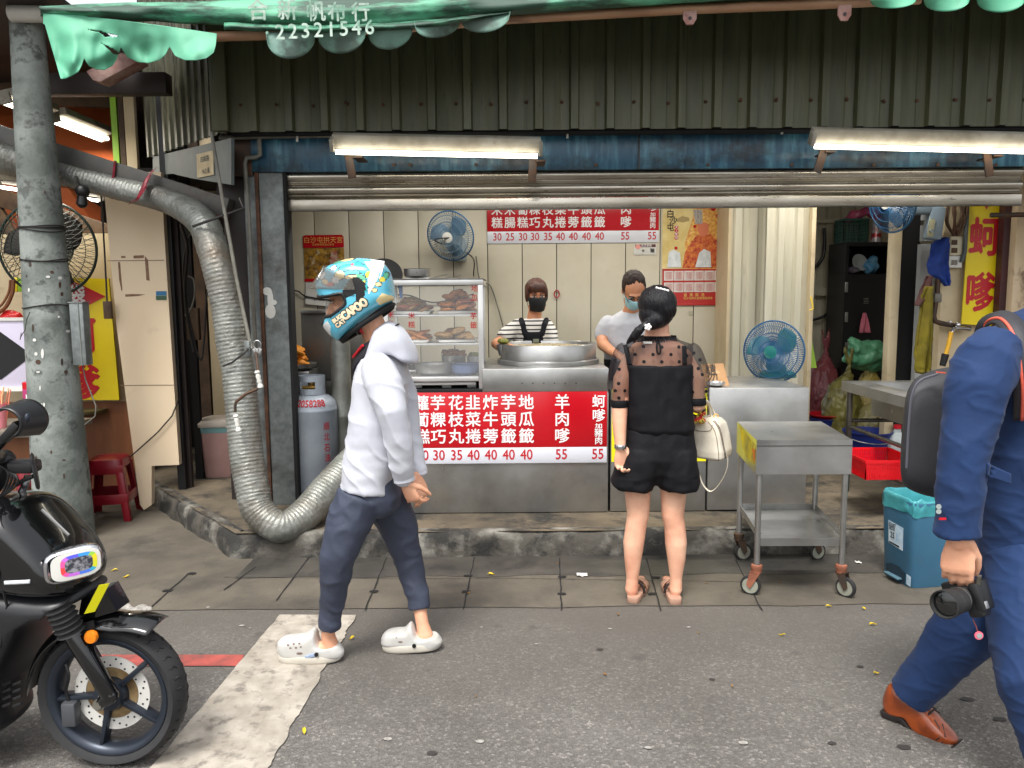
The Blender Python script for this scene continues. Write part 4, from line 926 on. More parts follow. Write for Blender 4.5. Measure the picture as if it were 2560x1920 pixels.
# red stools
def stool(px, py, w, hgt, label, rot=0.2):
    c = G(px, py); t = thing('plastic_stool', (c.x, c.y, 0), label, 'stool', None)
    M('stoolred', (128, 14, 30), 0.35, col2=(112, 10, 26), vscale=3)
    rt = Matrix.Rotation(rot, 3, 'Z'); X = lambda x, y, z: c + rt @ V((x, y, z))
    b = MB(); wt = w * .74
    rings = []
    for z, k in ((hgt - .06, 1.04), (hgt - .02, 1.0), (hgt - .005, .95), (hgt, .85)):
        rings.append((X(0, 0, z), rt @ V((wt * k, 0, 0)), rt @ V((0, wt * k, 0)), .45))
    b.loft(rings, 32); b.build('seat', MT['stoolred'], t, bevel=0.0)
    for sx in (-1, 1):
        for sy in (-1, 1):
            b = MB()
            for side in (0, 1):
                pa = [(sx * wt * .98, sy * wt * .98), (sx * wt * .98, sy * wt * .55)] if side else [(sx * wt * .98, sy * wt * .98), (sx * wt * .55, sy * wt * .98)]
                pb = [(sx * w, sy * w), (sx * w, sy * w * .72)] if side else [(sx * w, sy * w), (sx * w * .72, sy * w)]
                nn = V((-sx * .008, 0, 0)) if side else V((0, -sy * .008, 0)); nn = rt @ nn
                A = [X(pa[0][0], pa[0][1], hgt - .05), X(pa[1][0], pa[1][1], hgt - .05), X(pb[1][0], pb[1][1], 0), X(pb[0][0], pb[0][1], 0)]
                b.hexa(A, [q + nn for q in A])
            b.build('leg', MT['stoolred'], t, bevel=0.003)
    for z in (.16,):
        f = (hgt - z) / hgt; k = wt + (w - wt) * f
        for a0, a1 in (((-1, -1), (1, -1)), ((1, -1), (1, 1)), ((1, 1), (-1, 1)), ((-1, 1), (-1, -1))):
            A, C = X(a0[0] * k * .97, a0[1] * k * .97, z), X(a1[0] * k * .97, a1[1] * k * .97, z); d_ = (C - A).normalized(); nn = d_.cross(V((0, 0, 1)))
            b = MB(); b.obox((A + C) / 2, ((A - C).length, .008, .07), Matrix((d_, nn, (0, 0, 1))).transposed()); b.build('stretcher', MT['stoolred'], t, bevel=0.002)
        for sgn in (-1, 1):
            b = MB(); A = X(-wt, sgn * wt * .99, hgt - .075); C = X(wt, sgn * wt * .99, hgt - .075); d_ = (C - A).normalized(); nn = d_.cross(V((0, 0, 1))); b.obox((A + C) / 2, ((A - C).length, .008, .06), Matrix((d_, nn, (0, 0, 1))).transposed()); b.build('apron', MT['stoolred'], t, bevel=0.002)
stool(282, 1292, 0.165, 0.44, 'dark red plastic stool standing right of the concrete pole')
stool(110, 1325, 0.165, 0.44, 'dark red plastic stool mostly hidden behind the scooter', .5)
# pink pedal bin and stone in the passage
pb_ = thing('pedal_bin', P(548, 1188, 5.95), 'dusty pink plastic bin with grey lid half behind the duct', 'bin')
c = G(560, 1186, .15); rot = Matrix.Rotation(.15, 3, 'Z')
b = MB(); b.loft([(c + V((0, 0, z)), rot @ V((k, 0, 0)), rot @ V((0, k * .9, 0)), .4) for z, k in ((0, .125), (.01, .13), (.4, .155), (.402, .15))], 32); b.build('bin_body', M('dustpink', (176, 140, 134), 0.5, col2=(160, 124, 118), vscale=4), pb_)
b = MB(); b.loft([(c + V((0, 0, z)), rot @ V((k, 0, 0)), rot @ V((0, k * .9, 0)), .4) for z, k in ((.405, .165), (.43, .168), (.455, .155), (.47, .10))], 32); b.build('lid', M('lidgrey', (168, 158, 146), 0.5), pb_)
b = MB(); b.loft([(c + V((0, 0, z)), rot @ V((k, 0, 0)), rot @ V((0, k * .9, 0)), .4) for z, k in ((.36, .1545), (.38, .157), (.403, .159))], 32, cap=False); b.build('bag_liner', M('linerblue', (110, 150, 150), 0.4), pb_)
b = MB(); b.ball(G(498, 1180, .17), (.11, .09, .10)); tag(fuse('rough_stone', b, MT['kerb'], None, .012, 2, lambda p, n: .02 * noise.noise(p * 9)), 'rough stone lying on the platform beside the pink bin', 'stone')
b = MB(); b.ball(G(415, 1190, 0) + V((0, .05, .1)), (.14, .1, .12)); tag(fuse('rubble_block', b, MT['kerb'], None, .012, 2, lambda p, n: .025 * noise.noise(p * 8)), 'rubble block under the cut corner of the tan panel', 'stone')
# crumbled mortar foot below the duct
b = MB(); q = G(628, 1385)
b.ball(q + V((0, .1, .05)), (.16, .12, .11)); b.ball(q + V((.1, .05, .0)), (.2, .1, .06)); tag(fuse('mortar_lump', b, MT['kerbface'], None, .012, 2, lambda p, n: .03 * noise.noise(p * 10)), 'crumbling mortar lump at the corner of the kerb under the duct', 'rubble')
b = MB(); q = G(300, 1525)
b.ball(q + V((0, 0, .0)), (.16, .05, .02)); b.ball(q + V((-.1, .03, .01)), (.06, .05, .04)); tag(fuse('gravel_crumbs', b, MT['gum'], None, .008, 1, lambda p, n: .02 * noise.noise(p * 30)), 'patch of pale broken concrete behind the scooter wheel', 'rubble')
# ---------------------------------------------------------------- counters
YC = 4.87
ct = thing('food_counter', P(1230, 1283, YC), 'stainless steel shop counter carrying the display case and the big round pan', 'counter')
zc = PZ(921, YC, 1360); zs = PZ(979, YC, 1360); xa, xm, xb = PX(925, YC, 1100), PX(1206, YC, 950), PX(1521, YC, 1100)
b = MB(); b.box(xa, xb, YC, YC + .75, 0.155, zs - .002); cb_ = b.build('cabinet', MT['steel'], ct, bevel=0.004)
b = MB(); b.box(xm, xb - .002, YC - .012, YC + .9, zs, zc); b.build('worktop', MT['steel'], ct, bevel=0.006)
for i in range(6):
    q = P(1305 + 27 * i, 958, YC - .0125); b = MB(); b.cyl(q, q + V((0, -.003, 0)), .005, n=8); b.build('rivet', MT['steeldark'], ct)
b = MB(); b.box(xa, xm - .002, YC + .02, YC + .9, zs, zs + .012); b.build('lower_top', MT['blackmatte'], ct, smooth=0)  # black colour stands in for the shade of the cavity below the case
b = MB(); b.box(xa, xm - .002, YC + .55, YC + .57, zs + .0125, zc - .01); b.build('cavity_shade_board', MT['blackmatte'], ct, smooth=0)  # black sheet added for the shade at the back of the cavity
# menu sign on the counter front
cols = [('米糕', 964, 30), ('米腸', 1008, 25), ('蘿蔔糕', 1052, 30), ('芋粿巧', 1093, 30), ('花枝丸', 1138, 35), ('韭菜捲', 1181, 40), ('炸牛蒡', 1225, 40), ('芋頭籤', 1270, 40), ('地瓜籤', 1315, 40), ('羊肉嗲', 1405, 55), ('蚵嗲加豬肉', 1497, 55)]
def menu(Y, fx, fy, k, label):
    """fx, fy map the front sign's pixels to this board's pixels; k scales lengths"""
    X = lambda px: P(fx(px), 900, Y).x; Z = lambda py: PZ(fy(py), Y, fx(1230))
    t = thing('menu_sign', V((X(1230), Y, Z(1157))), label, 'menu sign', 'red and white price boards')
    b = MB(); b.box(X(930), X(1518), Y - .012, Y - .001, Z(1118), Z(980)); r = b.build('red_panel', MT['signred'], t, bevel=.001)
    b = MB(); b.box(X(930), X(1518), Y - .012, Y - .001, Z(1157.5), Z(1118.4)); w = b.build('price_strip', MT['signwhite'], t, bevel=.001)
    items = []; pr = []
    for s, px, n in cols:
        sz = S(39, Y) * k
        if len(s) == 2: ys = (1050, 1092)
        elif len(s) == 3: ys = (1008, 1050, 1092)
        else: ys = (1007, 1042, 1067, 1084.5, 1104)
        for i, (ch, y) in enumerate(zip(s, ys)):
            items.append((ch, V((X(px), Y - .0125, Z(y))), sz * ((.86, .86, .36, .55, .52)[i] if len(s) == 5 else 1.0), 1.35 if len(s) == 5 and i == 2 else 1.0))
        pr.append((str(n), V((X(px + (0 if px < 1400 else -2)), Y - .0125, Z(1137))), S(36, Y) * k, 0.86))
    text('', None, MT['inkwhite'], r, 1, items=items, bold=0.016)
    text('', None, MT['inkred'], w, 1, items=pr, bold=0.012, name='prices')
    return t
menu(YC - .001, lambda x: x, lambda y: y, 1.0, 'red and white menu price board fixed to the counter front at waist height')
kx = (1565 - 1249) / (1497 - 1052) * 1.0
# the back one: 蘿 column 1309px, last column 1627px
kb = (1627 - 1309) / (1497 - 1052.)
menu(YB, lambda x: 1309 + (x - 1052) * kb, lambda y: 577.5 + (y - 1118) * .765, .715 * YC / YB * 7.02 / 4.99 * 1.0, 'red and white menu board high on the back wall, top hidden by the shutter')
# side counter with yellow sheet and right-hand cabinet
zk = PZ(971, YC, 1770)
sc_ = thing('side_counter', P(1770, 1283, YC), 'plain stainless side counter between the customer and the trolley', 'counter')
b = MB(); b.box(PX(1527, YC, 1100), PX(1767, YC, 1100), YC + .006, YC + .7, .155, zk - .01); b.build('left_cabinet', MT['steel'], sc_, bevel=.004)
b = MB(); b.box(PX(1771, YC, 1100), PX(2019, YC, 1100), YC, YC + .75, .16, zk); b.build('right_cabinet', MT['steel'], sc_, bevel=.005)
b = MB(); b.box(PX(1529, YC, 1100), PX(1766, YC, 1100), YC + .002, YC + .005, PZ(1157, YC), PZ(975, YC)); b.build('yellow_sheet', M('lemon', (236, 226, 30), .4), sc_, smooth=0)
# cardboard note and bowl on the side counter
cn = thing('cardboard_sign', P(1790, 972, 5.05), 'brown cardboard note with handwritten characters leaning on the side counter', 'sign')
A, B_, C, D = P(1766, 978, 5.0), P(1828, 980, 5.0), P(1808, 908, 5.12), P(1752, 911, 5.12)
b = MB(); nn = (B_ - A).cross(D - A).normalized(); nn = nn if nn.y < 0 else -nn; b.prism([A, B_, C, D], -nn * .005); cpn = b.build('card_panel', M('cardboard', (178, 138, 96), .85, col2=(160, 120, 80), vscale=8, dirt=(210, 180, 140), dscale=9, dlo=.62, dhi=.72), cn, smooth=0)
uu = (B_ - A).normalized(); vv = (D - A).normalized()
text('', None, MT['inkblack'], cpn, 1, items=[('請', P(1777, 924, 5.093), S(30, 5.1), .9), ('勿', P(1782, 945, 5.055), S(30, 5.1), .9), ('自', P(1786, 965, 5.02), S(28, 5.1), .9)], u=uu, v=(D - A) - uu * (D - A).dot(uu), bold=.004, depth=.002)
bw_ = thing('steel_bowl', P(1788, 971, 4.98), 'small steel bowl in front of the cardboard note', 'bowl')
b = MB(); c = V((P(1788, 971, 4.98).x, 4.97, zk)); b.lathe([(.03, .001), (.055, .012), (.062, .03), (.058, .03), (.05, .014), (.001, .006)], c, n=28); b.build('bowl', MT['steel'], bw_)
# big round pan
YPN = 5.28
pc = P(1370, 905, YPN); pan = thing('round_pan', V((pc.x, YPN, zc)), 'large round stainless frying pan on the counter in front of the vendor', 'pan')
rp = S(120, YPN) ; hp = PZ(868, YPN - rp) - zc
b = MB(); b.lathe([(rp * 1.02, .0), (rp * 1.04, .012), (rp * 1.03, .03), (rp * .99, .035)], (pc.x, YPN, zc), n=64); b.build('base_ring', MT['steel'], pan, smooth=50)
b = MB(); b.lathe([(rp * .97, .03), (rp * .975, hp), (rp * .965, hp + .004), (rp * .955, hp), (rp * .95, .05), (.001, .05)], (pc.x, YPN, zc), n=64); b.build('pan_wall', MT['steel'], pan, smooth=50)
b = MB(); b.sheet(lambda u, v: V((pc.x + rp * .95 * v * math.cos(u * 6.2832), YPN + rp * .95 * v * math.sin(u * 6.2832), zc + hp * .86 + .012 * noise.noise(V((30 * v * math.cos(u * 6.2832), 30 * v * math.sin(u * 6.2832), 0))))), 90, 24)
b.build('frying_oil', M('oil', (196, 186, 160), .12, col2=(150, 130, 90), vscale=14), pan, smooth=180)
# ---------------------------------------------------------------- display case
YG1, YG2 = 4.95, 5.42
case = thing('display_case', P(1100, 930, YG1), 'glass food display case with aluminium frame and red characters standing on the counter', 'display case')
gx0, gx1 = PX(958, YG1, 800), PX(1209, YG1, 800); gz0, gz1 = PZ(942, YG1), PZ(698, YG1)
M('alu', (214, 214, 212), .35, .6, col2=(196, 196, 194), vscale=6)
def bar(p, q, w, name, mat, par, bev=.003):
    p, q = V(p), V(q); b = MB(); d = (q - p); L = d.length; d.normalize(); u = V((0, 0, 1)) if abs(d.z) < .9 else V((0, 1, 0)); v = d.cross(u).normalized(); u = v.cross(d)
    w = w if isinstance(w, tuple) else (w, w); b.obox((p + q) / 2, (L, w[0], w[1]), Matrix((d, v, u)).transposed()); return b.build(name, mat, par, bevel=bev)
fw = S(13, YG1)
for x in (gx0 + fw / 2, gx1 - fw / 2):
    for y in (YG1, YG2): bar((x, y, zs + .013), (x, y, gz1 - fw - .001), fw if y == YG1 else fw * .55, 'frame_post', MT['alu'], case)
for y in (YG1, YG2):
    bar((gx0 + fw + .001, y, gz0 - .01), (gx1 - fw - .001, y, gz0 - .01), (fw, fw * .9), 'frame_rail', MT['alu'], case)
    bar((gx0, y, gz1 - fw / 2), (gx1, y, gz1 - fw / 2), fw, 'frame_rail', MT['alu'], case)
for x in (gx0 + fw / 2, gx1 - fw / 2): bar((x, YG1 + fw / 2 + .001, gz1 - fw / 2), (x, YG2 - fw / 2 - .001, gz1 - fw / 2), fw, 'frame_rail', MT['alu'], case)
b = MB(); b.box(gx0 - .004, gx1 + .004, YG1 - .02, YG2 + .02, gz1 + .0005, gz1 + .007); b.build('top_sheet', MT['steeldark'], case, bevel=.002)
b = MB(); b.box(gx0 + .01, gx1 - .01, YG1 + .02, YG2 - .02, gz0 - .03, gz0 - .002); b.build('case_floor', MT['steel'], case, smooth=0)
def pane(name, pts, par=case):
    b = MB(); b.poly(pts); return b.build(name, MT['glass'], par, smooth=0)
zA, zB = PZ(786, YG1 + .1, 1130), PZ(857, YG1 + .1, 1130)
gp = pane('glass_pane', [(gx0 + fw, YG1 - .003, gz0), (gx1 - fw, YG1 - .003, gz0), (gx1 - fw, YG1 - .003, gz1 - fw), (gx0 + fw, YG1 - .003, gz1 - fw)])
pane('glass_pane', [(gx1 - fw / 2, YG1 + fw, gz0), (gx1 - fw / 2, YG2, gz0), (gx1 - fw / 2, YG2, gz1 - fw), (gx1 - fw / 2, YG1 + fw, gz1 - fw)])
for z in (zA, zB):
    b = MB(); b.box(gx0 + .012, gx1 - .014, YG1 + .03, YG2 - .02, z - .012, z); b.build('shelf', MT['alu'], case, bevel=.002)
text('', None, M('glassred', (168, 20, 24), .5), gp, 1, items=[(ch, P(x, y, YG1 - .006), S(17, YG1)) for ch, x, y in (('地', 1186, 722), ('瓜', 1186, 746), ('芋', 1184, 791), ('籤', 1184, 814), ('米', 1029, 790), ('糕', 1029, 813), ('米', 976, 787), ('腸', 976, 811))], bold=.012)
for x in (1045, 1118, 1180):
    q = P(x, 955, YG1 + .1); b = MB(); b.box(q.x - .03, q.x + .03, YG1 + .05, YG1 + .12, zs + .0125, zs + .05); b.build('foot', MT['alu'], case, bevel=.004)
dt = thing('white_drip_tray', P(1110, 948, YG1 + .05), 'shallow white tray slid under the display case', 'tray')
b = MB(); b.box(gx0 + .03, PX(1190, YG1), YG1 + .005, YG2 - .05, gz0 - .052, gz0 - .032); b.build('tray', MT['whiteplastic'], dt, bevel=.006)
# trays and fritters
def metaltray(x0, x1, y0, y1, z, label, grp='metal trays of fried snacks in the display case', par=None):
    t = thing('food_tray', ((x0 + x1) / 2, (y0 + y1) / 2, z), label, 'tray', grp); b = MB(); g = .018
    o_ = [(x0, y0), (x1, y0), (x1, y1), (x0, y1)]; i_ = [(x0 + g, y0 + g), (x1 - g, y0 + g), (x1 - g, y1 - g), (x0 + g, y1 - g)]
    b.hexa([(x, y, z + .001) for x, y in i_], [(x, y, z + .024) for x, y in o_]); b.build('tray', MT['steel'], t, bevel=.003); return t
def fritter_mesh(name, r, seed, mat):
    b = MB(); b.ball((0, 0, 0), r, n=26, m=16)
    for v in b.bm.verts:
        n = v.co.normalized(); k = noise.noise(v.co * 26 + V((seed, 0, 0))) * .16 + noise.noise(v.co * 70 + V((0, seed, 0))) * .1
        v.co = V((v.co.x * (1 + k), v.co.y * (1 + k), v.co.z * (1 + 1.4 * k)))
    me = bpy.data.meshes.new(name); b.bm.to_mesh(me); b.bm.free(); me.materials.append(mat)
    me.polygons.foreach_set('use_smooth', [True] * len(me.polygons)); return me
M('frygold', (196, 128, 46), .5, col2=(150, 78, 26), vscale=28, dirt=(80, 38, 16), dscale=50, dlo=.55, dhi=.68, damt=.7, bump=.4, bscale=160)
M('fryred', (140, 66, 38), .5, col2=(106, 44, 26), vscale=28, dirt=(178, 112, 60), dscale=50, dlo=.58, dhi=.7, damt=.6, bump=.4, bscale=160)
M('fryolive', (150, 116, 62), .5, col2=(112, 82, 44), vscale=28, dirt=(70, 48, 26), dscale=40, dlo=.55, dhi=.68, damt=.7, bump=.4, bscale=160)
M('fryyellow', (232, 158, 24), .5, col2=(196, 110, 12), vscale=30, dirt=(120, 60, 10), dscale=50, dlo=.6, dhi=.7, damt=.6, bump=.4, bscale=160)
fm = [fritter_mesh('fritter', (.052, .038, .017), s, MT[m]) for s, m in ((1, 'frygold'), (2, 'fryred'), (3, 'fryolive'), (4, 'frygold'), (5, 'fryyellow'))]
sm_ = [fritter_mesh('slice', (.085, .034, .016), 9, MT['frygold']), fritter_mesh('fry_bundle', (.06, .04, .022), 12, MT['fryolive'])]
def fritters(x0, x1, y0, y1, z, n, h, which, label, grp, seed, nm='fritter', cat='fried snack', s=1.0):
    random.seed(seed)
    for k in range(n):
        f = k / n; lay = f ** 1.4; cx, w = (x0 + x1) / 2, (x1 - x0) / 2 * (1 - .62 * lay)
        o = bpy.data.objects.new(nm, random.choice(which)); COL.objects.link(o)
        o.location = (cx + random.uniform(-w, w) * .82, random.uniform(y0 + .03, y1 - .03), z + .022 + h * lay + random.uniform(-.004, .004))
        o.rotation_euler = (random.uniform(-.45, .45), random.uniform(-.35, .35), random.uniform(-.6, .6) + (3.14 if random.random() < .5 else 0)); o.scale = [s * random.uniform(.8, 1.08)] * 3
        tag(o, label, cat, grp)
fx = lambda px, Y=YG1 + .12, py=780: P(px, py, Y).x
yt0, yt1 = YG1 + .04, YG1 + .30
metaltray(fx(958 + 14), fx(1081), yt0, yt1, zA, 'metal tray of olive brown fritters on the upper shelf of the display case')
metaltray(fx(1092), fx(1194), yt0, yt1, zA, 'metal tray heaped with golden fritters on the upper shelf of the display case')
metaltray(fx(974), fx(1076), yt0, yt1, zB, 'metal tray of long fried rolls on the lower shelf of the display case')
metaltray(fx(1094), fx(1194), yt0, yt1, zB, 'metal tray of reddish fritters on the lower shelf of the display case')
fritters(fx(985), fx(1075), yt0, yt1, zA + .004, 26, .075, [fm[2], fm[2], fm[1]], 'olive brown fritter piled on the upper left tray', 'fritters on the upper left tray', 1)
fritters(fx(1095), fx(1188), yt0, yt1, zA + .004, 40, .115, [fm[0], fm[1], fm[3]], 'golden fritter piled on the upper right tray', 'fritters on the upper right tray', 2)
fritters(fx(1000), fx(1066), yt0, yt1, zB + .004, 9, .05, [sm_[0]], 'long fried roll lying on the lower left tray', 'rolls on the lower left tray', 3, 'fried_roll')
fritters(fx(1090), fx(1190), yt0, yt1, zB + .004, 20, .055, [fm[1], fm[2], sm_[1]], 'reddish fritter lying on the lower right tray', 'fritters on the lower right tray', 4)
def bowl(px, py, r, h, Y, z, label, mat, name='mixing_bowl'):
    c = V((P(px, py, Y).x, Y, z)); t = thing(name, c, label, 'bowl'); b = MB(); b.lathe([(r * .7, .001), (r * .93, h * .3), (r, h), (r * 1.05, h + .003), (r * .97, h - .003), (r * .88, h * .35), (.001, h * .12)], c, n=40); b.build('bowl', mat, t); return t
bowl(1085, 910, .13, .075, YG1 + .16, gz0 + .0, 'wide steel bowl on the floor of the display case', MT['steel'])
bowl(1163, 912, .095, .075, YG1 + .14, gz0 + .0, 'blue-grey bowl at the right end of the display case floor', M('bluegrey', (86, 104, 140), .4))
bowl(1134, 895, .085, .10, YG2 - .13, gz0 + .02, 'deep bowl of orange shreds at the back of the display case', MT['steel'])
fritters(fx(1105, YG2 - .12), fx(1162, YG2 - .12), YG2 - .17, YG2 - .1, gz0 + .10, 12, .015, [fm[0]], 'orange fried shred lump in the deep bowl', 'shreds in the deep bowl', 6, 'fried_shreds')
bowl(1185, 895, .05, .09, YG2 - .13, gz0 + .02, 'small bowl of green filling at the back of the display case', MT['alu'])
gfm = fritter_mesh('greens', (.04, .04, .02), 21, M('greens', (150, 146, 70), .6, col2=(100, 108, 44), vscale=60, bump=.4, bscale=120))
o = bpy.data.objects.new('chopped_greens', gfm); COL.objects.link(o); o.location = (P(1185, 880, YG2 - .13).x, YG2 - .13, gz0 + .118); tag(o, 'heap of green filling in the small bowl inside the case', 'filling')
bs = thing('blue_bag_strip', P(1003, 730, YG1 + .2), 'bright blue plastic strip hanging inside the left end of the display case', 'plastic bag')
b = MB(); b.prism([P(993, 710, YG1 + .2), P(1006, 710, YG1 + .2), P(1006, 742, YG1 + .2), P(1001, 746, YG1 + .2)], (0, .02, 0)); b.build('strip', M('brightblue', (40, 130, 226), .3), bs)
# on top of the case
zt2 = gz1 + .008
pt = thing('steel_pot', V((P(1043, 697, YG1 + .2).x, YG1 + .2, zt2)), 'shallow steel pot standing on the display case', 'pot')
b = MB(); c = pt.location; rr = S(33, YG1 + .2); b.lathe([(rr * .75, .012), (rr * .92, .02), (rr * .97, .035), (rr * .97, S(24, 5.2)), (rr * 1.06, S(25, 5.2)), (rr * .93, S(24.5, 5.2)), (rr * .93, .03), (.001, .02)], c, n=40); b.build('pot_body', MT['steel'], pt)
b = MB(); b.box(c.x - rr * .8, c.x + rr * .9, c.y - .05, c.y + .05, zt2 + .0005, zt2 + .011); tag(b.build('white_board', MT['whiteplastic'], None, bevel=.002), 'thin white board under the steel pot', 'board')
for k, (x0, y0, x1, y1) in enumerate(((1072, 696, 1118, 686), (1105, 696, 1152, 689))):
    t = thing('serving_tongs', P(x0, 697, YG1 + .12), ('steel serving tongs leaning next to the steel pot on the case', 'steel serving tongs lying at the right end of the case top')[k], 'tongs')
    A, C = P(x0, y0, YG1 + .1 + .06 * k), P(x1, y1, YG1 + .12 + .06 * k)
    A.z = zt2 + .004; C.z = max(C.z, zt2 + .02)
    bar(A, C, (.022, .004), 'upper_arm', MT['steeldark'], t, .001); bar(A + V((0, .0, 0)), V((C.x, C.y, zt2 + .004)), (.022, .004), 'lower_arm', MT['steeldark'], t, .001)
bp_ = thing('black_pan', V((P(978, 697, YG1 + .35).x, YG1 + .35, zt2)), 'black round pan propped behind the helmeted man on the case', 'pan')
b = MB(); c = P(962, 700, YG1 + .35); b.lathe([(.001, 0), (.09, .003), (.12, .03), (.115, .03), (.001, .008)], c + V((0, 0, .03)), V((.25, -.8, .5)), n=40); b.build('pan_body', MT['black'], bp_)
# wire along the back wall and behind the case
for nm, pts, lab in (('cord', [(1190, 640), (1200, 700), (1226, 715), (1245, 770), (1262, 830), (1275, 860)], 'thin grey cord hanging from the wall fan down behind the vendor'), ('cord', [(715, 725), (745, 728), (770, 742), (860, 750), (1005, 737), (1060, 752), (1100, 755), (1185, 735)], 'thin dark cord sagging along the back wall behind the case')):
    b = MB(); b.tube(catm([P(x, y, YB - .03) for x, y in pts], 8), .006, 6); tag(b.build(nm, MT['conduit'] if 'fan' in lab else MT['wire'], None), lab, 'cord')
# ---------------------------------------------------------------- left end: gas cylinder, fryer, flue
YGc = 5.32
gc = G(787, 1238, .155); gc = V((P(787, 1150, YGc).x, YGc, .152)); rg = S(60, YGc - .1)
gas = thing('gas_cylinder', gc, 'grey gas cylinder with red stencilled number beside the steel post', 'gas cylinder')
zsh = PZ(1030, YGc - rg, 787); ztop = PZ(990, YGc - .05, 787)
M('gasgrey', (168, 176, 184), .45, .1, col2=(146, 154, 164), vscale=4, dirt=(96, 88, 84), dscale=5, dlo=.58, dhi=.72, damt=.6)
prof = [(rg * .86, 0.0), (rg * .9, .03), (rg, .06), (rg, zsh - .152 - .012), (rg * 1.012, zsh - .152 - .008), (rg * 1.012, zsh - .152 + .004), (rg, zsh - .152 + .008)]
for k in range(1, 9):
    a = math.pi / 2 * k / 8; prof.append((rg * (.35 + .65 * math.cos(a)), zsh - .152 + .01 + (ztop - zsh) * math.sin(a)))
b = MB(); b.lathe(prof + [(.001, ztop - .152)], gc, n=56, cap=False); gb = b.build('cylinder_body', MT['gasgrey'], gas, smooth=60)
rc = S(31, YGc); zg0, zg1 = ztop - .02, PZ(934, YGc)
b = MB(); win = []
NN = 64; hh = zg1 - zg0
for j in range(16):
    for i in range(NN):
        a0, a1 = [2 * math.pi * (i + k) / NN - math.pi / 2 for k in (0, 1)]; z0, z1 = zg0 + hh * j / 16, zg0 + hh * (j + 1) / 16
        am = (a0 + a1) / 2; f = (j + .5) / 16
        dd = (am + math.pi / 2 + math.pi) % (2 * math.pi) - math.pi
        if (.42 < f < .76 and (abs(dd + .12) < .62 or abs(abs(dd) - math.pi) < .6)) or (f < .16 and abs(dd - .2) < .75): continue
        b.poly([(gc.x + rc * math.cos(a0), gc.y + rc * math.sin(a0), z0), (gc.x + rc * math.cos(a1), gc.y + rc * math.sin(a1), z0), (gc.x + rc * math.cos(a1), gc.y + rc * math.sin(a1), z1), (gc.x + rc * math.cos(a0), gc.y + rc * math.sin(a0), z1)])
bmesh.ops.remove_doubles(b.bm, verts=b.bm.verts[:], dist=.0005)
b.build('collar_guard', MT['gasgrey'], gas, smooth=60, solid=.006)
M('brass', (150, 120, 60), .4, .8)
b = MB(); b.cyl(V((gc.x, gc.y, ztop - .01)), V((gc.x, gc.y, ztop + .09)), .02); b.cyl(V((gc.x - .06, gc.y - .02, ztop + .055)), V((gc.x + .06, gc.y - .02, ztop + .055)), .014); b.build('valve', MT['brass'], gas)
def on_cyl(r, zref, slope=0.0):
    def f(p):
        a = p.x / r; rad = r + slope * (p.z - zref)
        return V((gc.x + rad * math.sin(a), gc.y - rad * math.cos(a), p.z))
    return f
def shoulder(p):
    z = p.z; k = max(0, min(1, (z - zsh - .01) / (ztop - zsh))); r_ = rg * (.35 + .65 * math.sqrt(max(0, 1 - k * k))) + .003
    a = p.x / (rg * .98); return V((gc.x + r_ * math.sin(a), gc.y - r_ * math.cos(a), z + .002))
text('22058288', V((.015, 0, zsh + .05)), M('stencil', (178, 30, 40), .6, col2=(150, 40, 50), vscale=50), gb, .062, bold=.03, bend=shoulder, sx=.92)
text('', None, MT['stencil'], gb, 1, items=[(ch, V((rg * .80, 0, PZ(y, YGc - .1, 837))), .06) for ch, y in zip('順北石油', (1066, 1092, 1119, 1144))], bold=.01, bend=on_cyl(rg + .002, 0), sx=.8)
fr = thing('steel_fryer', P(800, 1240, 5.75), 'tall grey steel cabinet standing behind the gas cylinder', 'cabinet')
b = MB(); b.box(PX(750, 5.7, 900), PX(905, 5.7, 900), 5.7, 6.2, .152, PZ(948, 5.7)); b.build('lower_cabinet', MT['steeldark'], fr, bevel=.005)
b = MB(); b.box(PX(754, 5.72, 900), PX(905, 5.72, 900), 5.74, 6.2, PZ(947, 5.7), PZ(780, 5.72)); b.build('upper_hood', M('hoodsteel', (128, 126, 120), .4, .6, col2=(110, 106, 100), vscale=2), fr, bevel=.005)
b = MB(); b.box(PX(752, 5.72, 780), PX(905, 5.72, 780), 5.70, 6.22, PZ(780, 5.72) + .001, PZ(772, 5.72)); b.build('hood_lip', MT['steel'], fr, bevel=.003)
fl = thing('flue_pipe', V((P(858, 1100, 5.42).x, 5.42, .153)), 'upright galvanised flue pipe between the gas cylinder and the walking man', 'pipe')
b = MB(); q = P(858, 1100, 5.42); rf = S(24, 5.42); b.lathe([(rf, 0), (rf, .55), (rf * 1.03, .555), (rf * 1.03, .575), (rf, .58), (rf, PZ(838, 5.42) - .153), (rf * .9, PZ(838, 5.42) - .15)], (q.x, 5.42, .153), n=32, cap=True); b.build('pipe_body', MT['foil'], fl, smooth=50)
pl_ = thing('fritter_pan', V((P(732, 912, 5.55).x, 5.55, PZ(914, 5.55))), 'steel pan heaped with yellow fritters seen beside the post', 'pan')
b = MB(); b.lathe([(.1, -.02), (.16, .0), (.17, .03), (.163, .03), (.001, -.01)], pl_.location, n=40); b.build('pan_body', MT['steel'], pl_)
fritters(pl_.location.x - .13, pl_.location.x + .13, 5.44, 5.66, pl_.location.z, 34, .13, [fm[4]], 'bright yellow fritter heaped in the pan beside the post', 'yellow fritters beside the post', 8)
bt_ = thing('pan_stand', V((pl_.location.x, 5.6, .153)), 'dim rack with red and glass bottles under the fritter pan', 'rack')
b = MB(); b.box(pl_.location.x - .16, pl_.location.x + .12, 5.5, 5.75, .153, pl_.location.z - .30); b.build('rack_body', MT['darkbrown'], bt_, smooth=0)
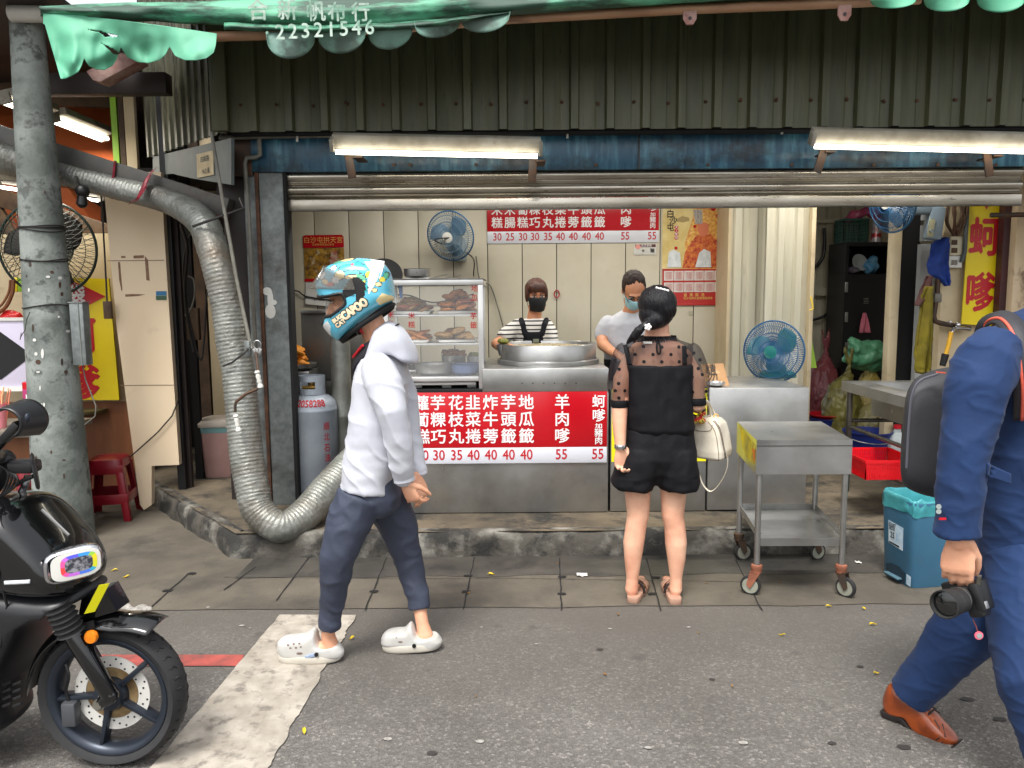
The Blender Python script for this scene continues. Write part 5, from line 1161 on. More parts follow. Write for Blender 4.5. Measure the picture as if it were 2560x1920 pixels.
b = MB(); b.box(pl_.location.x - .16, pl_.location.x + .14, 5.45, 5.75, pl_.location.z - .06, pl_.location.z - .021); b.build('rack_top', MT['steel'], bt_, bevel=.003)
for k in range(3):
    b = MB(); b.lathe([(.001, 0), (.028, .002), (.03, .1), (.012, .15), (.012, .19), (.001, .19)], (pl_.location.x - .06 + .06 * k, 5.53, pl_.location.z - .298), n=16); tag(b.build('sauce_bottle', M('sauce%d' % k, ((90, 26, 24), (150, 146, 140), (70, 60, 70))[k], .2), None), ('dark red', 'clear glass', 'grey')[k] + ' sauce bottle on the rack beside the post', 'bottle')
# ---------------------------------------------------------------- things on the back wall
yw = YB - .004
lc = thing('wall_calendar', P(808, 590, yw), 'red-headed wall calendar with gold picture behind the helmet', 'calendar')
b = MB(); b.prism([P(758, 592, yw), P(762, 588, yw), P(855, 587, yw), P(859, 592, yw), P(860, 618, yw), P(759, 620, yw)], (0, -.006, 0)); k = b.build('header', MT['signred'], lc, smooth=0)
text('', None, M('gold', (226, 178, 90), .5), k, 1, items=[('白沙屯拱天宮', P(808, 601, yw - .007), S(16, yw)), ('苗栗縣通霄鎮白東里', P(808, 612, yw - .007), S(6, yw))])
M('goldpic', (200, 150, 50), .5, col2=(90, 60, 24), vscale=22, dirt=(216, 206, 180), dscale=16, dlo=.56, dhi=.66, damt=.8)
b = MB(); b.box(P(760, 620, yw).x, P(860, 620, yw).x, yw - .005, yw - .001, PZ(696, yw, 808), PZ(620.5, yw, 808)); k = b.build('picture', MT['goldpic'], lc, smooth=0)
b = MB(); b.prism([P(828, 628, yw - .0055), P(842, 628, yw - .0055), P(850, 690, yw - .0055), P(822, 690, yw - .0055)], (0, -.0015, 0)); b.build('figure', M('figred', (170, 50, 36), .5, col2=(190, 170, 150), vscale=30), k, smooth=0)
b = MB(); b.box(P(762, 696, yw).x, P(860, 696, yw).x, yw - .006, yw - .001, PZ(704, yw, 808), PZ(696.6, yw, 808)); b.build('red_edge', MT['signred'], lc, smooth=0)
b = MB(); b.sheet(lambda u, v: P(764 + 74 * u, 706 + (54 + 8 * u) * v, yw - .004 - .02 * v * v), 4, 10); k = b.build('date_pages', MT['whiteplastic'], lc, solid=.003)
text('', None, MT['inkblack'], k, 1, items=[('25 26 27', P(800, 748, yw - .025), S(9, yw))])
# poster calendar on the right
pc_ = thing('poster_calendar', P(1735, 762, yw), 'tall temple calendar with a robed figure in gold and orange above small month grids', 'calendar')
M('posterbg', (226, 206, 140), .35, col2=(204, 176, 104), vscale=6, dirt=(240, 228, 186), dscale=4, dlo=.5, dhi=.7)
PP = lambda x, y, d=0.0: P(x, y, yw - .004 - d)
b = MB(); b.prism([PP(1657, 505), PP(1817, 505), PP(1813, 672), PP(1655, 672)], (0, -.003, 0)); k = b.build('picture', MT['posterbg'], pc_, smooth=0)
def shape(name, pts, mat, d, par=k):
    b = MB(); b.prism([PP(x, y, d) for x, y in pts], (0, -.0006, 0)); return b.build(name, mat, par, smooth=0)
def ell(cx, cy, rx, ry, n=20): return [(cx + rx * math.cos(2 * math.pi * i / n), cy + ry * math.sin(2 * math.pi * i / n)) for i in range(n)]
M('robe', (186, 52, 36), .5, col2=(222, 140, 60), vscale=26, dirt=(150, 24, 30), dscale=34, dlo=.52, dhi=.62, damt=.9)
M('robe2', (232, 192, 92), .5, col2=(206, 120, 56), vscale=34, dirt=(250, 226, 150), dscale=50, dlo=.56, dhi=.66)
shape('veil', [(1736, 535), (1760, 515), (1790, 520), (1804, 560), (1812, 610), (1813, 672), (1715, 672), (1712, 610), (1722, 575)], MT['robe2'], .0034)
shape('robe', [(1742, 588), (1778, 586), (1800, 610), (1812, 640), (1812, 670), (1706, 670), (1712, 632), (1728, 605)], MT['robe'], .0044)
shape('face', ell(1758, 572, 14, 19), M('faceskin', (214, 120, 84), .5), .0054)
shape('crown', [(1735, 548), (1733, 520), (1745, 508), (1780, 506), (1792, 525), (1788, 552), (1770, 556), (1750, 556)], MT['robe2'], .006)
shape('bead_curtain', [(1733, 524), (1756, 524), (1756, 560), (1738, 560)], M('beads', (200, 196, 190), .5, col2=(120, 110, 100), vscale=80, stretch=(3, 1, .3)), .0066)
for i, (x, y, r, c) in enumerate(((1745, 517, 5, 'signred'), (1765, 514, 6, 'greens'), (1783, 522, 6, 'signred'), (1794, 540, 6, 'robe'), (1737, 566, 4, 'signred'), (1782, 576, 5, 'robe2'), (1807, 528, 7, 'faceskin'), (1690, 620, 4, 'signred'))): shape('blossom', ell(x, y, r, r, 10), MT[c], .0072 + .0001 * i)
M('cloth', (226, 230, 232), .6, col2=(196, 204, 208), vscale=30)
shape('white_cloth', [(1672, 630), (1684, 624), (1700, 632), (1703, 668), (1668, 668)], MT['cloth'], .0082)
shape('white_cloth', [(1748, 632), (1760, 622), (1776, 630), (1778, 668), (1738, 668)], MT['cloth'], .0082)
shape('distant_roof', [(1690, 548), (1706, 540), (1722, 544), (1724, 552), (1708, 556), (1692, 554)], M('sepia', (170, 146, 92), .5), .0034)
text('', None, MT['inkblack'], k, 1, items=[('白', PP(1676, 536, .005), S(20, yw)), ('沙', PP(1683, 553, .005), S(20, yw)), ('屯', PP(1676, 570, .005), S(18, yw))], bold=.02)
for i, ch in enumerate('天上聖母'):
    shape('red_disc', ell(1691, 568 + 9 * i, 5, 4.6, 12), MT['signred'], .0034)
text('', None, MT['inkwhite'], k, 1, items=[(ch, PP(1691, 568 + 9 * i, .0065), S(8, yw)) for i, ch in enumerate('天上聖母')], name='disc_lettering')
b = MB(); b.prism([PP(1656, 672.5), PP(1813, 672.5), PP(1812, 758), PP(1655, 762)], (0, -.003, 0)); gpn = b.build('date_panel', M('calred', (178, 40, 36), .4), pc_, smooth=0)
gi = []
for r in range(2):
    for c in range(6):
        x0, y0 = 1660 + 25.2 * c, 677 + 29 * r
        b = MB(); b.box(PP(x0, y0).x, PP(x0 + 23.5, y0).x, yw - .0085, yw - .0072, PZ(y0 + 24, yw, 1735), PZ(y0, yw, 1735)); b.build('month_grid', MT['whiteplastic'], gpn, smooth=0)
        for w_ in range(5): gi.append(('1234567', PP(x0 + 12, y0 + 4.6 + 3.9 * w_, .0055), S(5.2, yw)))
        gi.append((str(1 + c + 6 * r), PP(x0 + 4, y0 - 2, .0055), S(6, yw)))
text('', None, MT['inkred'], gpn, 1, items=gi, name='dates')
text('', None, MT['gold'], gpn, 1, items=[('苗  栗  縣  通', PP(1735, 738, .005), S(9, yw)), ('白沙屯拱天宮管理委員會', PP(1745, 746, .005), S(6.5, yw))], bold=.01)
b = MB(); b.box(PP(1653, 760).x, PP(1815, 760).x, yw - .012, yw - .001, PZ(763.5, yw, 1735), PZ(758.8, yw, 1735)); b.build('bottom_strip', MT['calred'], pc_, bevel=.002)
# small label, ring, tape squares
sl = thing('pork_label', P(1612, 637, yw), 'small white label with brown header and a pink pig mark below the menu board', 'label')
b = MB(); b.box(P(1585, 620, yw).x, P(1641, 620, yw).x, yw - .004, yw - .001, PZ(637, yw, 1612), PZ(610, yw, 1612)); k = b.build('label_card', MT['whiteplastic'], sl, bevel=.001)
b = MB(); b.box(P(1587, 620, yw).x, P(1639, 620, yw).x, yw - .006, yw - .0045, PZ(618, yw, 1612), PZ(611, yw, 1612)); hd = b.build('header', M('brownhead', (88, 40, 34), .5), k, smooth=0)
b = MB(); b.prism([P(x, y, yw - .0065) for x, y in ell(1595, 617, 7, 6)], (0, -.001, 0)); b.build('pig_mark', M('pigpink', (226, 150, 140), .5), k, smooth=0)
text('', None, MT['inkblack'], k, 1, items=[('豬', P(1631, 627, yw - .006), S(11, yw)), ('台', P(1608, 627, yw - .006), S(7, yw))], bold=.02)
text('', None, MT['inkwhite'], hd, 1, items=[('本店使用', P(1616, 614.5, yw - .0065), S(6.5, yw))])
rg_ = thing('red_ring', P(1392, 734, yw), 'small red rubber loop hanging on a panel seam of the back wall', 'loop')
b = MB(); q = P(1392, 735, yw - .012); b.tube([q + V((S(6, yw) * math.sin(a), -.004 * math.cos(a * 2), S(9, yw) * math.cos(a))) for a in [k * math.pi / 14 for k in range(28)]], .005, 8, closed=True); b.build('loop', M('loopred', (170, 20, 40), .4), rg_)
for px, py, r in ((1727, 783, 5), (1797, 794, 7)):
    b = MB(); q = P(px, py, yw); b.box(q.x - S(r, yw), q.x + S(r, yw), yw - .002, yw - .0005, q.z - S(r, yw), q.z + S(r, yw)); tag(b.build('tape_patch', M('tapegrey', (172, 166, 146), .6), None, smooth=0), 'faint %s square of old tape on the wall panel below the temple calendar' % ('smaller left' if r == 5 else 'larger right'), 'tape')
# wall fan
fw_, c, n, u, v, dp = cage_fan('wall_fan', P(1126, 590, 6.5), (-0.32, -0.9, -0.26), S(60, 6.5), 'blue caged fan mounted high on the back wall above the display case', 'fan', dict(rim=MT['fanblue'], wire=MT['fanwirew'], badge=MT['whiteplastic'], blade=MT['fanbladeblue'], motor=MT['fangrey']), wires=60)
b = MB(); b.tube([c - n * dp * 1.6, c - n * dp * 2.4 + V((0, .02, -.02)), P(1150, 610, 6.8)], .03, 12); b.obox(P(1150, 625, 6.83), (.11, .09, .2)); b.build('wall_mount', MT['fangrey'], fw_, bevel=.01)
b = MB(); b.tube(catm([c + n * dp + u * .02, c + u * .1 * -1 + n * .09 - v * .02, P(1178, 640, 6.7), P(1184, 690, 6.8)], 8), .005, 6); b.build('pull_cord', MT['wire'], fw_)
# fan on the side counter
tf, c, n, u, v, dp = cage_fan('table_fan', P(1934, 879, 5.45), (-.62, -.78, 0), S(75, 5.45), 'teal table fan standing on the right end of the side counter', 'fan', dict(rim=MT['fanblue'], wire=MT['fanblue'], badge=MT['fanteal'], blade=MT['fanteal'], motor=MT['fanteal']), wires=80)
b = MB(); b.tube([c - n * dp * 1.7, c - n * dp * 1.9 + V((0, 0, -.05)), V((c.x + .06, c.y + .08, zk + .05))], .028, 12); b.build('stand', MT['fanteal'], tf)
b = MB(); b.lathe([(.13, .001), (.13, .025), (.1, .045), (.03, .055)], (c.x + .06, c.y + .08, zk), n=32, cap=True); b.build('base', MT['fanteal'], tf)
# ---------------------------------------------------------------- right-hand back room and sink area
lk = thing('black_locker', P(2165, 930, 7.4), 'tall black locker in the back room with small handles and an open top shelf', 'locker')
x0, x1 = PX(2108, 7.4, 800), PX(2232, 7.4, 800); zl = PZ(612, 7.4)
zo0, zo1 = PZ(692, 7.4), PZ(622, 7.4)
b = MB(); b.box(x0, x1, 7.4, 7.8, .152, zo0); b.box(x0, x0 + .03, 7.4, 7.8, zo0 + .0005, zl); b.box(x1 - .03, x1, 7.4, 7.8, zo0 + .0005, zl); b.box(x0 + .0305, x1 - .0305, 7.4, 7.8, zo1, zl - .001); b.box(x0 + .0305, x1 - .0305, 7.76, 7.8, zo0 + .001, zo1 - .001)
b.build('locker_body', MT['black'], lk, smooth=0)
for py in (718, 793, 868):
    b = MB(); q = P(2116, py, 7.39); b.obox(q, (S(7, 7.4), .01, S(24, 7.4))); b.build('handle', MT['steel'], lk, bevel=.002)
for k in range(4):
    b = MB(); q = P(2165, 746 + 4 * k, 7.398); b.obox(q, (S(12, 7.4), .004, S(1.6, 7.4))); b.build('vent_slot', MT['conduit'], lk, smooth=0)
q = P(2148, 657, 7.5); b = MB(); b.lathe([(.001, 0), (.05, .005), (.085, .05), (.08, .05), (.001, .012)], V((q.x, 7.55, zo0 + .10)), V((.2, -.9, .3)), n=28); tag(b.build('plastic_bowl', M('clearplastic', (170, 176, 176), .2, alpha=.8), None), 'pale round bowl lying in the open locker shelf', 'bowl')
b = MB(); b.ball(V((P(2176, 676, 7.5).x, 7.52, zo0 + .07)), (.075, .06, .07)); b.ball(V((P(2184, 660, 7.5).x, 7.52, zo0 + .13)), (.04, .05, .05)); tag(fuse('blue_plastic_bag', b, M('bagblue', (50, 130, 180), .3, col2=(120, 160, 180), vscale=14), None, .01, 2, lambda p, n: .02 * noise.noise(p * 18)), 'crumpled blue plastic bag in the open locker shelf', 'bag')
b = MB(); b.ball(V((P(2130, 684, 7.5).x, 7.5, zo0 + .04)), (.07, .05, .035)); tag(fuse('dark_cloth', b, M('clothdark', (60, 52, 70), .8, col2=(130, 124, 130), vscale=18), None, .01, 2, lambda p, n: .02 * noise.noise(p * 20)), 'dark rag pushed into the locker shelf below the pale bowl', 'rag')
def basket(x0, x1, y0, y1, z0, z1, label, mat, nx, nz, cat='basket', flare=.012, w=.006, solidz=.25):
    t = thing('plastic_basket', ((x0 + x1) / 2, (y0 + y1) / 2, z0), label, cat); b = MB()
    def side(p, q, n):
        p, q = V(p), V(q); d = q - p
        for i in range(n + 1):
            a = p + d * i / n; e = V((a.x - (x0 + x1) / 2, a.y - (y0 + y1) / 2, 0)) * 0.06
            b.obox((a + a + e) / 2 + V((0, 0, (z1 - z0) / 2)), (w, w, z1 - z0))
        for j in range(nz + 1):
            zz = (z1 - z0) * j / nz; k = 1 + .06 * j / nz; cx, cy = (x0 + x1) / 2, (y0 + y1) / 2
            P0 = V((cx + (p.x - cx) * k, cy + (p.y - cy) * k, z0 + zz)); P1 = V((cx + (q.x - cx) * k, cy + (q.y - cy) * k, z0 + zz)); dd = (P1 - P0); m = Matrix((dd.normalized(), V((0, 0, 1)).cross(dd.normalized()), (0, 0, 1))).transposed()
            th = .02 if j == nz else (.012 if j == 0 else w)
            b.obox((P0 + P1) / 2, (dd.length, w * 1.3, th), m)
    side((x0, y0, z0), (x1, y0, z0), nx); side((x1, y0, z0), (x1, y1, z0), nx); side((x1, y1, z0), (x0, y1, z0), nx); side((x0, y1, z0), (x0, y0, z0), nx)
    b.box(x0, x1, y0, y1, z0, z0 + .006)
    b.build('basket_mesh', mat, t, smooth=0); return t
basket(PX(2112, 7.4, 580), PX(2172, 7.4, 580), 7.42, 7.62, zl + .002, PZ(555, 7.4), 'dark green mesh basket on top of the black locker', M('deepgreen', (44, 86, 78), .45), 9, 6)
sp = thing('spray_can', V((P(2190, 600, 7.45).x, 7.45, zl)), 'white and red spray can with red cap beside the green basket', 'spray can')
b = MB(); b.lathe([(.001, .001), (.045, .002), (.045, .19), (.035, .205)], sp.location, n=24); b.build('can_body', M('cancol', (200, 196, 200), .3, .3, col2=(170, 30, 40), vscale=14, lo=.52, hi=.56), sp)
b = MB(); b.lathe([(.036, .2), (.036, .25), (.03, .255), (.001, .255)], sp.location, n=24); b.build('cap', MT['signred'], sp)
b = MB(); b.ball(P(2140, 540, 7.5), (.12, .06, .05), Matrix.Rotation(-.5, 3, 'Y')); b.ball(P(2180, 530, 7.5), (.1, .06, .05)); tag(fuse('pink_bag', b, M('pinkbag', (196, 90, 120), .35, col2=(150, 60, 110), vscale=16), None, .012, 2, lambda p, n: .03 * noise.noise(p * 14)), 'pink plastic bag stuffed on top of the green basket', 'bag')
for i, (pts, r) in enumerate((([(2060, 570), (2062, 600), (2058, 640), (2040, 665), (2015, 680)], .017), ([(2090, 560), (2092, 640), (2090, 725)], .02), ([(2088, 745), (2082, 765), (2060, 790), (2015, 805)], .014))):
    b = MB(); b.tube(catm([P(x, y, 7.9) for x, y in pts], 8), r, 8); tag(b.build('black_hose', MT['black'], None), ('curved black hose on the white rear wall, upper left one', 'straight black hose running down the white rear wall', 'curved black hose below the rear wall rail')[i], 'hose')
hk = thing('yellow_hook', P(2030, 760, 6.3), 'small yellow hook on the edge of the sliding door', 'hook')
b = MB(); b.tube([P(2027, 742, 6.27), P(2031, 760, 6.25), P(2033, 772, 6.25), P(2024, 776, 6.25)], .007, 6); b.build('hook', M('hookyellow', (226, 196, 70), .5), hk)
# sacks
def sack(px, py, Y, rx, ry, rz, label, col, col2, tie=None, seed=0, alpha=1.0, name='plastic_sack', ears=True):
    k = S(1, Y) / S(1, 6.3); zt_ = PZ(py, Y, px) + rz * k; rx, ry, rz = rx * k, ry * k, (zt_ - .155) / 2; c = V((P(px, py, Y).x, Y, .155 + rz)); b = MB()
    b.loft([(c + V((0, 0, -rz)), V((rx * .75, 0, 0)), V((0, ry * .75, 0))), (c + V((0, 0, -rz * .7)), V((rx, 0, 0)), V((0, ry, 0))), (c + V((0, 0, 0)), V((rx, 0, 0)), V((0, ry, 0))), (c + V((0, 0, rz * .5)), V((rx * .7, 0, 0)), V((0, ry * .7, 0))), (c + V((tie[0] if tie else 0, 0, rz * .85)), V((rx * .18, 0, 0)), V((0, ry * .18, 0))), (c + V((tie[0] if tie else 0, 0, rz * 1.0)), V((rx * .1, 0, 0)), V((0, ry * .1, 0)))], 24)
    if ears:
        k = c + V((tie[0] if tie else 0, 0, rz * .92))
        b.limb([k, k + V((-rx * .12, -.01, rz * .25)), k + V((-rx * .28, -.01, rz * .52))], [rx * .08, rx * .11, rx * .07], flat=((0, 1, 0), .5)); b.limb([k, k + V((rx * .1, -.01, rz * .25)), k + V((rx * .12, -.02, rz * .55))], [rx * .08, rx * .1, rx * .06], flat=((0, 1, 0), .5))
    f = lambda p, n: .05 * rx * 4 * noise.noise(V((p.x * 16 + seed, p.y * 16, p.z * 5))) * .5 + .02 * abs(noise.noise(V((p.x * 40, p.y * 40 + seed, p.z * 12)))) - .02 * math.exp(-((p.z - c.z - rz * .8) / (rz * .2)) ** 2) * abs(math.sin(math.atan2(p.y - c.y, p.x - c.x) * 9))
    return tag(fuse(name, b, M(name + str(seed), col, .35, col2=col2, vscale=7, bump=.7, bscale=22), None, .012, 2, f), label, 'sack')
sack(2056, 945, 7.5, .15, .14, .24, 'dull pink tied plastic sack at the door edge', (150, 78, 84), (120, 60, 66), (.02,), 1)
sack(2106, 968, 6.95, .15, .14, .18, 'olive woven sack leaning among the bags', (128, 122, 62), (92, 86, 42), (.05,), 2)
sack(2178, 955, 7.05, .15, .14, .15, 'yellowish tied plastic bag beside the cream jamb', (176, 158, 84), (146, 128, 62), (-.03,), 3)
b = MB(); c = P(2170, 895, 7.1)
b.ball(c, (.2, .16, .13)); b.limb([c + V((-.05, -.05, .05)), c + V((-.16, -.1, .1)), c + V((-.2, -.1, .17))], [.09, .06, .045]); b.limb([c + V((-.1, -.1, -.02)), c + V((-.2, -.12, -.01)), c + V((-.24, -.12, .0))], [.06, .05, .04]); b.ball(c + V((.02, 0, .08)), (.13, .12, .09))
tag(fuse('green_bag', b, M('baggreen', (112, 178, 138), .3, col2=(84, 150, 112), vscale=8, bump=.7, bscale=20), None, .012, 2, lambda p, n: .03 * noise.noise(p * 9) + .012 * noise.noise(p * 26)), 'large mint green plastic bag lying on top of the sacks', 'bag')
sack(2190, 1025, 6.75, .15, .13, .13, 'pale grey-yellow sack on the floor behind the sink legs', (150, 142, 96), (120, 112, 74), (0,), 5, ears=False)
b = MB(); b.prism([P(2030, 850, 6.55), P(2024, 920, 6.55), P(2042, 920, 6.55)], (0, .06, 0)); tag(b.build('lime_bag', M('lime', (150, 190, 60), .4), None), 'bit of lime green bag peeking past the door edge', 'bag')
pk_ = thing('pink_rag', P(2165, 800, 7.37), 'small pink rag hanging from the black locker', 'rag')
b = MB(); b.sheet(lambda u, v: P(2162 + (u - .5) * (8 + 20 * v), 782 + 50 * v, 7.37) + V((0, .015 * math.sin(u * 9 + v * 3), 0)), 14, 10); b.build('rag', M('ragpink', (216, 120, 140), .7), pk_, smooth=180, solid=.004)
# fan under the shutter on the right, and its wall arm
f2, c, n, u, v, dp = cage_fan('wall_fan', P(2232, 505, 5.9), (-.93, -.3, -.1), S(72, 5.9), 'blue wall fan half hidden behind the shutter on the right', 'fan', dict(rim=MT['fanblue'], wire=MT['fanblue'], badge=MT['whiteplastic'], blade=MT['fanbladeblue'], motor=MT['fanblue']), wires=64)
M('armgrey', (150, 168, 180), .4, col2=(130, 148, 160), vscale=5)
b = MB(); b.obox(P(2300, 523, 5.95), (S(75, 5.9), .09, S(26, 5.9))); b.build('arm', MT['armgrey'], f2, bevel=.015)
b = MB(); q = P(2334, 558, 5.95); b.obox(q, (S(38, 5.9), .1, S(80, 5.9)), Matrix.Rotation(.1, 3, 'Y')); b.build('wall_body', MT['armgrey'], f2, bevel=.02)
b = MB(); b.obox(P(2328, 570, 5.895), (S(15, 5.9), .006, S(42, 5.9)), Matrix.Rotation(.1, 3, 'Y')); k = b.build('control_panel', M('beigepanel', (190, 186, 150), .5), f2, bevel=.004)
b = MB(); q = P(2328, 577, 5.89); b.cyl(q, q + V((0, -.012, 0)), .014, n=16); b.build('knob', MT['fangrey'], k)
# right wall: sockets, cloths, pipes, tap
YU = 6.06
so = thing('socket_box', P(2388, 615, YU), 'cream double socket box on the side wall near the yellow sign', 'socket')
b = MB(); b.obox(P(2389, 615, YU), (S(30, YU), .03, S(46, YU))); k = b.build('socket_plate', M('socketcream', (214, 204, 176), .45), so, bevel=.004)
for dy in (-9, 11):
    b = MB(); b.obox(P(2386, 615 + dy, YU - .018), (S(14, YU), .006, S(12, YU))); b.build('outlet', MT['castiron'], k, bevel=.002)
sw = thing('switch_box', P(2386, 655, YU), 'white light switch box below the socket box', 'switch')
b = MB(); b.obox(P(2386, 655, YU), (S(32, YU), .035, S(28, YU))); k = b.build('switch_plate', MT['whiteplastic'], sw, bevel=.004)
for dx in (-4, 4):
    b = MB(); b.obox(P(2386 + dx, 656, YU - .02), (S(6, YU), .008, S(12, YU))); b.build('rocker', MT['lampwhite'], k, bevel=.001)
wr = thing('cable_bundle', P(2388, 540, YU), 'tangled bundle of brown cables above the socket box', 'cables')
random.seed(4)
for k in range(9):
    b = MB(); x = 2372 + 5 * k; b.tube(catm([P(x, 500, YU - .03), P(x + random.uniform(-8, 8), 530, YU - .05), P(x + random.uniform(-8, 8), 558, YU - .04), P(2385 + random.uniform(-9, 14), 590, YU - .02)], 6), .008, 6); b.build('cable', MT['woodold'] if k % 2 else MT['rust'], wr)
b = MB(); b.tube([P(2418, 505, YU - .03), P(2416, 560, YU - .03), P(2412, 630, YU - .03), P(2404, 655, YU - .03)], .016, 8); tag(b.build('grey_sleeve', MT['boardgrey'], None), 'dark grey cable sleeve between the sockets and the yellow sign', 'cable')
def clothobj(name, pts, Y, mat, label, cat='cloth', amp=.02, th=.012):
    """pts: rows of (left px, right px, py)"""
    def f(u, v):
        k = v * (len(pts) - 1); i = min(int(k), len(pts) - 2); t = k - i; l = pts[i][0] + (pts[i + 1][0] - pts[i][0]) * t; r = pts[i][1] + (pts[i + 1][1] - pts[i][1]) * t; y = pts[i][2] + (pts[i + 1][2] - pts[i][2]) * t
        return P(l + (r - l) * u, y, Y) + V((0, amp * math.sin(u * 8 + v * 2.5) + amp * .7 * noise.noise(V((u * 4, v * 6, l))), 0))
    return tag(MB().sheet(f, 16, 24).build(name, mat, None, smooth=180, solid=th), label, cat)
clothobj('blue_cloth', [(2352, 2376, 594), (2330, 2378, 612), (2328, 2374, 640), (2320, 2372, 662), (2326, 2374, 684), (2350, 2374, 700), (2364, 2372, 714)], YU - .05, M('clothblue', (30, 66, 150), .8, col2=(24, 50, 120), vscale=6), 'ragged blue cloth hanging on the wall under the fan arm')
clothobj('maroon_rag', [(2318, 2334, 690), (2310, 2332, 712), (2296, 2328, 745), (2288, 2312, 764)], YU - .06, M('clothmaroon', (84, 52, 50), .85), 'maroon rag hanging behind the yellow cloth')
clothobj('yellow_cloth', [(2316, 2334, 716), (2308, 2336, 740), (2304, 2334, 790), (2296, 2332, 850), (2290, 2326, 890), (2292, 2322, 922), (2294, 2316, 932)], YU - .09, M('clothyellow', (128, 116, 24), .85, col2=(104, 92, 18), vscale=9), 'long olive yellow cloth hanging beside the water pipe', amp=.03, th=.02)
wp = thing('water_pipe', P(2340, 800, YU), 'grey water pipe bending along the wall to the tap', 'pipe')
b = MB(); b.tube([P(2346, 690, YU - .03), P(2342, 740, YU - .03), P(2334, 790, YU - .03), P(2338, 803, YU - .03), P(2352, 808, YU - .03), P(2425, 822, YU - .03)], .02, 10); b.build('pipe_run', MT['castiron'], wp)
b = MB(); b.obox(P(2342, 745, YU - .035), (.055, .05, .07)); b.build('pipe_joint', MT['conduit'], wp, bevel=.006)
tp2 = thing('water_tap', P(2400, 818, YU - .06), 'chrome tap with a yellow hose above the sink', 'tap')
M('chrome', (200, 200, 204), .15, .95)
b = MB(); b.tube([P(2425, 822, YU - .05), P(2400, 820, YU - .07), P(2384, 822, YU - .09), P(2378, 832, YU - .1)], .014, 10); b.ball(P(2395, 812, YU - .08), .022); b.tube([P(2378, 806, YU - .08), P(2372, 804, YU - .08)], .009, 8); b.build('tap_body', MT['chrome'], tp2)
b = MB(); b.tube([P(2378, 830, YU - .1), P(2372, 860, YU - .11), P(2362, 895, YU - .12)], .017, 10); b.build('hose', M('hoseyellow', (226, 170, 30), .4), tp2)
b = MB(); b.tube([P(2364, 885, YU - .12), P(2356, 915, YU - .12)], [.028, .022], 10); b.build('hose_end', MT['black'], tp2)
tb_ = thing('towel_rod', P(2520, 538, 5.6), 'dark metal rod sticking out above the yellow sign', 'rod')
b = MB(); b.tube([P(2476, 538, 5.75), P(2600, 536, 5.7)], .018, 10); b.build('rod', MT['castiron'], tb_)
ys_ = thing('yellow_sign', P(2455, 815, 6.0), 'tall yellow sign with two red characters on the right wall', 'sign')
yy = 6.03
b = MB(); b.prism([P(2425, 495, yy), P(2506, 495, yy), P(2496, 650, yy), P(2484, 815, yy), P(2404, 810, yy), P(2415, 650, yy)], (0, .012, 0)); k = b.build('sign_panel', MT['signyellow'], ys_, smooth=0)
text('', None, MT['inkred'], k, 1, items=[('蚵', P(2461, 599, yy - .001), S(96, yy), .78), ('嗲', P(2450, 737, yy - .001), S(100, yy), .74)], bold=.03)
b = MB(); b.prism([P(2456, 505, yy - .001), P(2474, 505, yy - .001), P(2466, 524, yy - .001)], (0, -.002, 0)); b.build('arrow_tip', MT['signred'], k, smooth=0)
# sink table
tx0 = 2.34; ty0, ty1 = 4.46, 5.42; zt3 = .935
sk = thing('sink_table', (2.8, 5, .15), 'stainless sink table with tube legs at the right of the shop front', 'sink')
b = MB(); g = .11; xa_, xb_ = tx0, 3.1
o_ = [(xa_, ty0), (xb_, ty0), (xb_, ty1), (xa_, ty1)]; i_ = [(xa_ + .16, ty0 + .16), (xb_ - .1, ty0 + .16), (xb_ - .1, ty1 - .12), (xa_ + .16, ty1 - .12)]
for a, c, d, e in zip(o_, o_[1:] + o_[:1], i_[1:] + i_[:1], i_): b.poly([(*a, zt3), (*c, zt3), (*d, zt3), (*e, zt3)]); b.poly([(*e, zt3), (*d, zt3), (d[0], d[1], zt3 - .22), (e[0], e[1], zt3 - .22)])
b.poly([(*q, zt3 - .22) for q in i_])
for a, c in zip(o_, o_[1:] + o_[:1]): b.poly([(*a, zt3), (*c, zt3), (c[0], c[1], zt3 - .065), (a[0], a[1], zt3 - .065)])
bmesh.ops.remove_doubles(b.bm, verts=b.bm.verts[:], dist=.0005); b.build('sink_top', MT['steel'], sk, smooth=0, solid=.003)
for x in (tx0 + .04, 3.04):
    for y in (ty0 + .06, ty1 - .05):
        b = MB(); b.cyl((x, y, .152 if y > 4.5 else .152), (x, y, zt3 - .066), .021, n=14); b.build('leg', MT['steeldark'], sk)
for x in (tx0 + .04,):
    b = MB(); b.cyl((x, ty0 + .085, .62), (x, ty1 - .075, .62), .014, n=10); b.build('side_rail', MT['steeldark'], sk)
b = MB(); b.cyl((tx0 + .065, ty1 - .05, .66), (3.015, ty1 - .05, .66), .014, n=10); b.build('back_rail', MT['steeldark'], sk)
b = MB(); b.box(tx0 + .01, 3.08, ty0 + .1, ty1 - .35, .40, .415); b.build('low_shelf', MT['steeldark'], sk, smooth=0)
b = MB(); c = V((2.7, 5.0, zt3 - .15)); b.ball(c, (.2, .22, .07)); tag(fuse('clear_bag', b, M('clearbag', (206, 210, 212), .2, alpha=.75), None, .012, 1, lambda p, n: .03 * noise.noise(p * 20)), 'clear plastic bag crumpled in the sink basin', 'bag')
basket(P(2140, 1200, 4.75).x, P(2265, 1200, 4.75).x, 4.62, 5.0, .42, PZ(1150, 4.75), 'red rectangular mesh basket on the low shelf of the sink table', M('basketred', (206, 14, 26), .4), 22, 12, w=.0055)
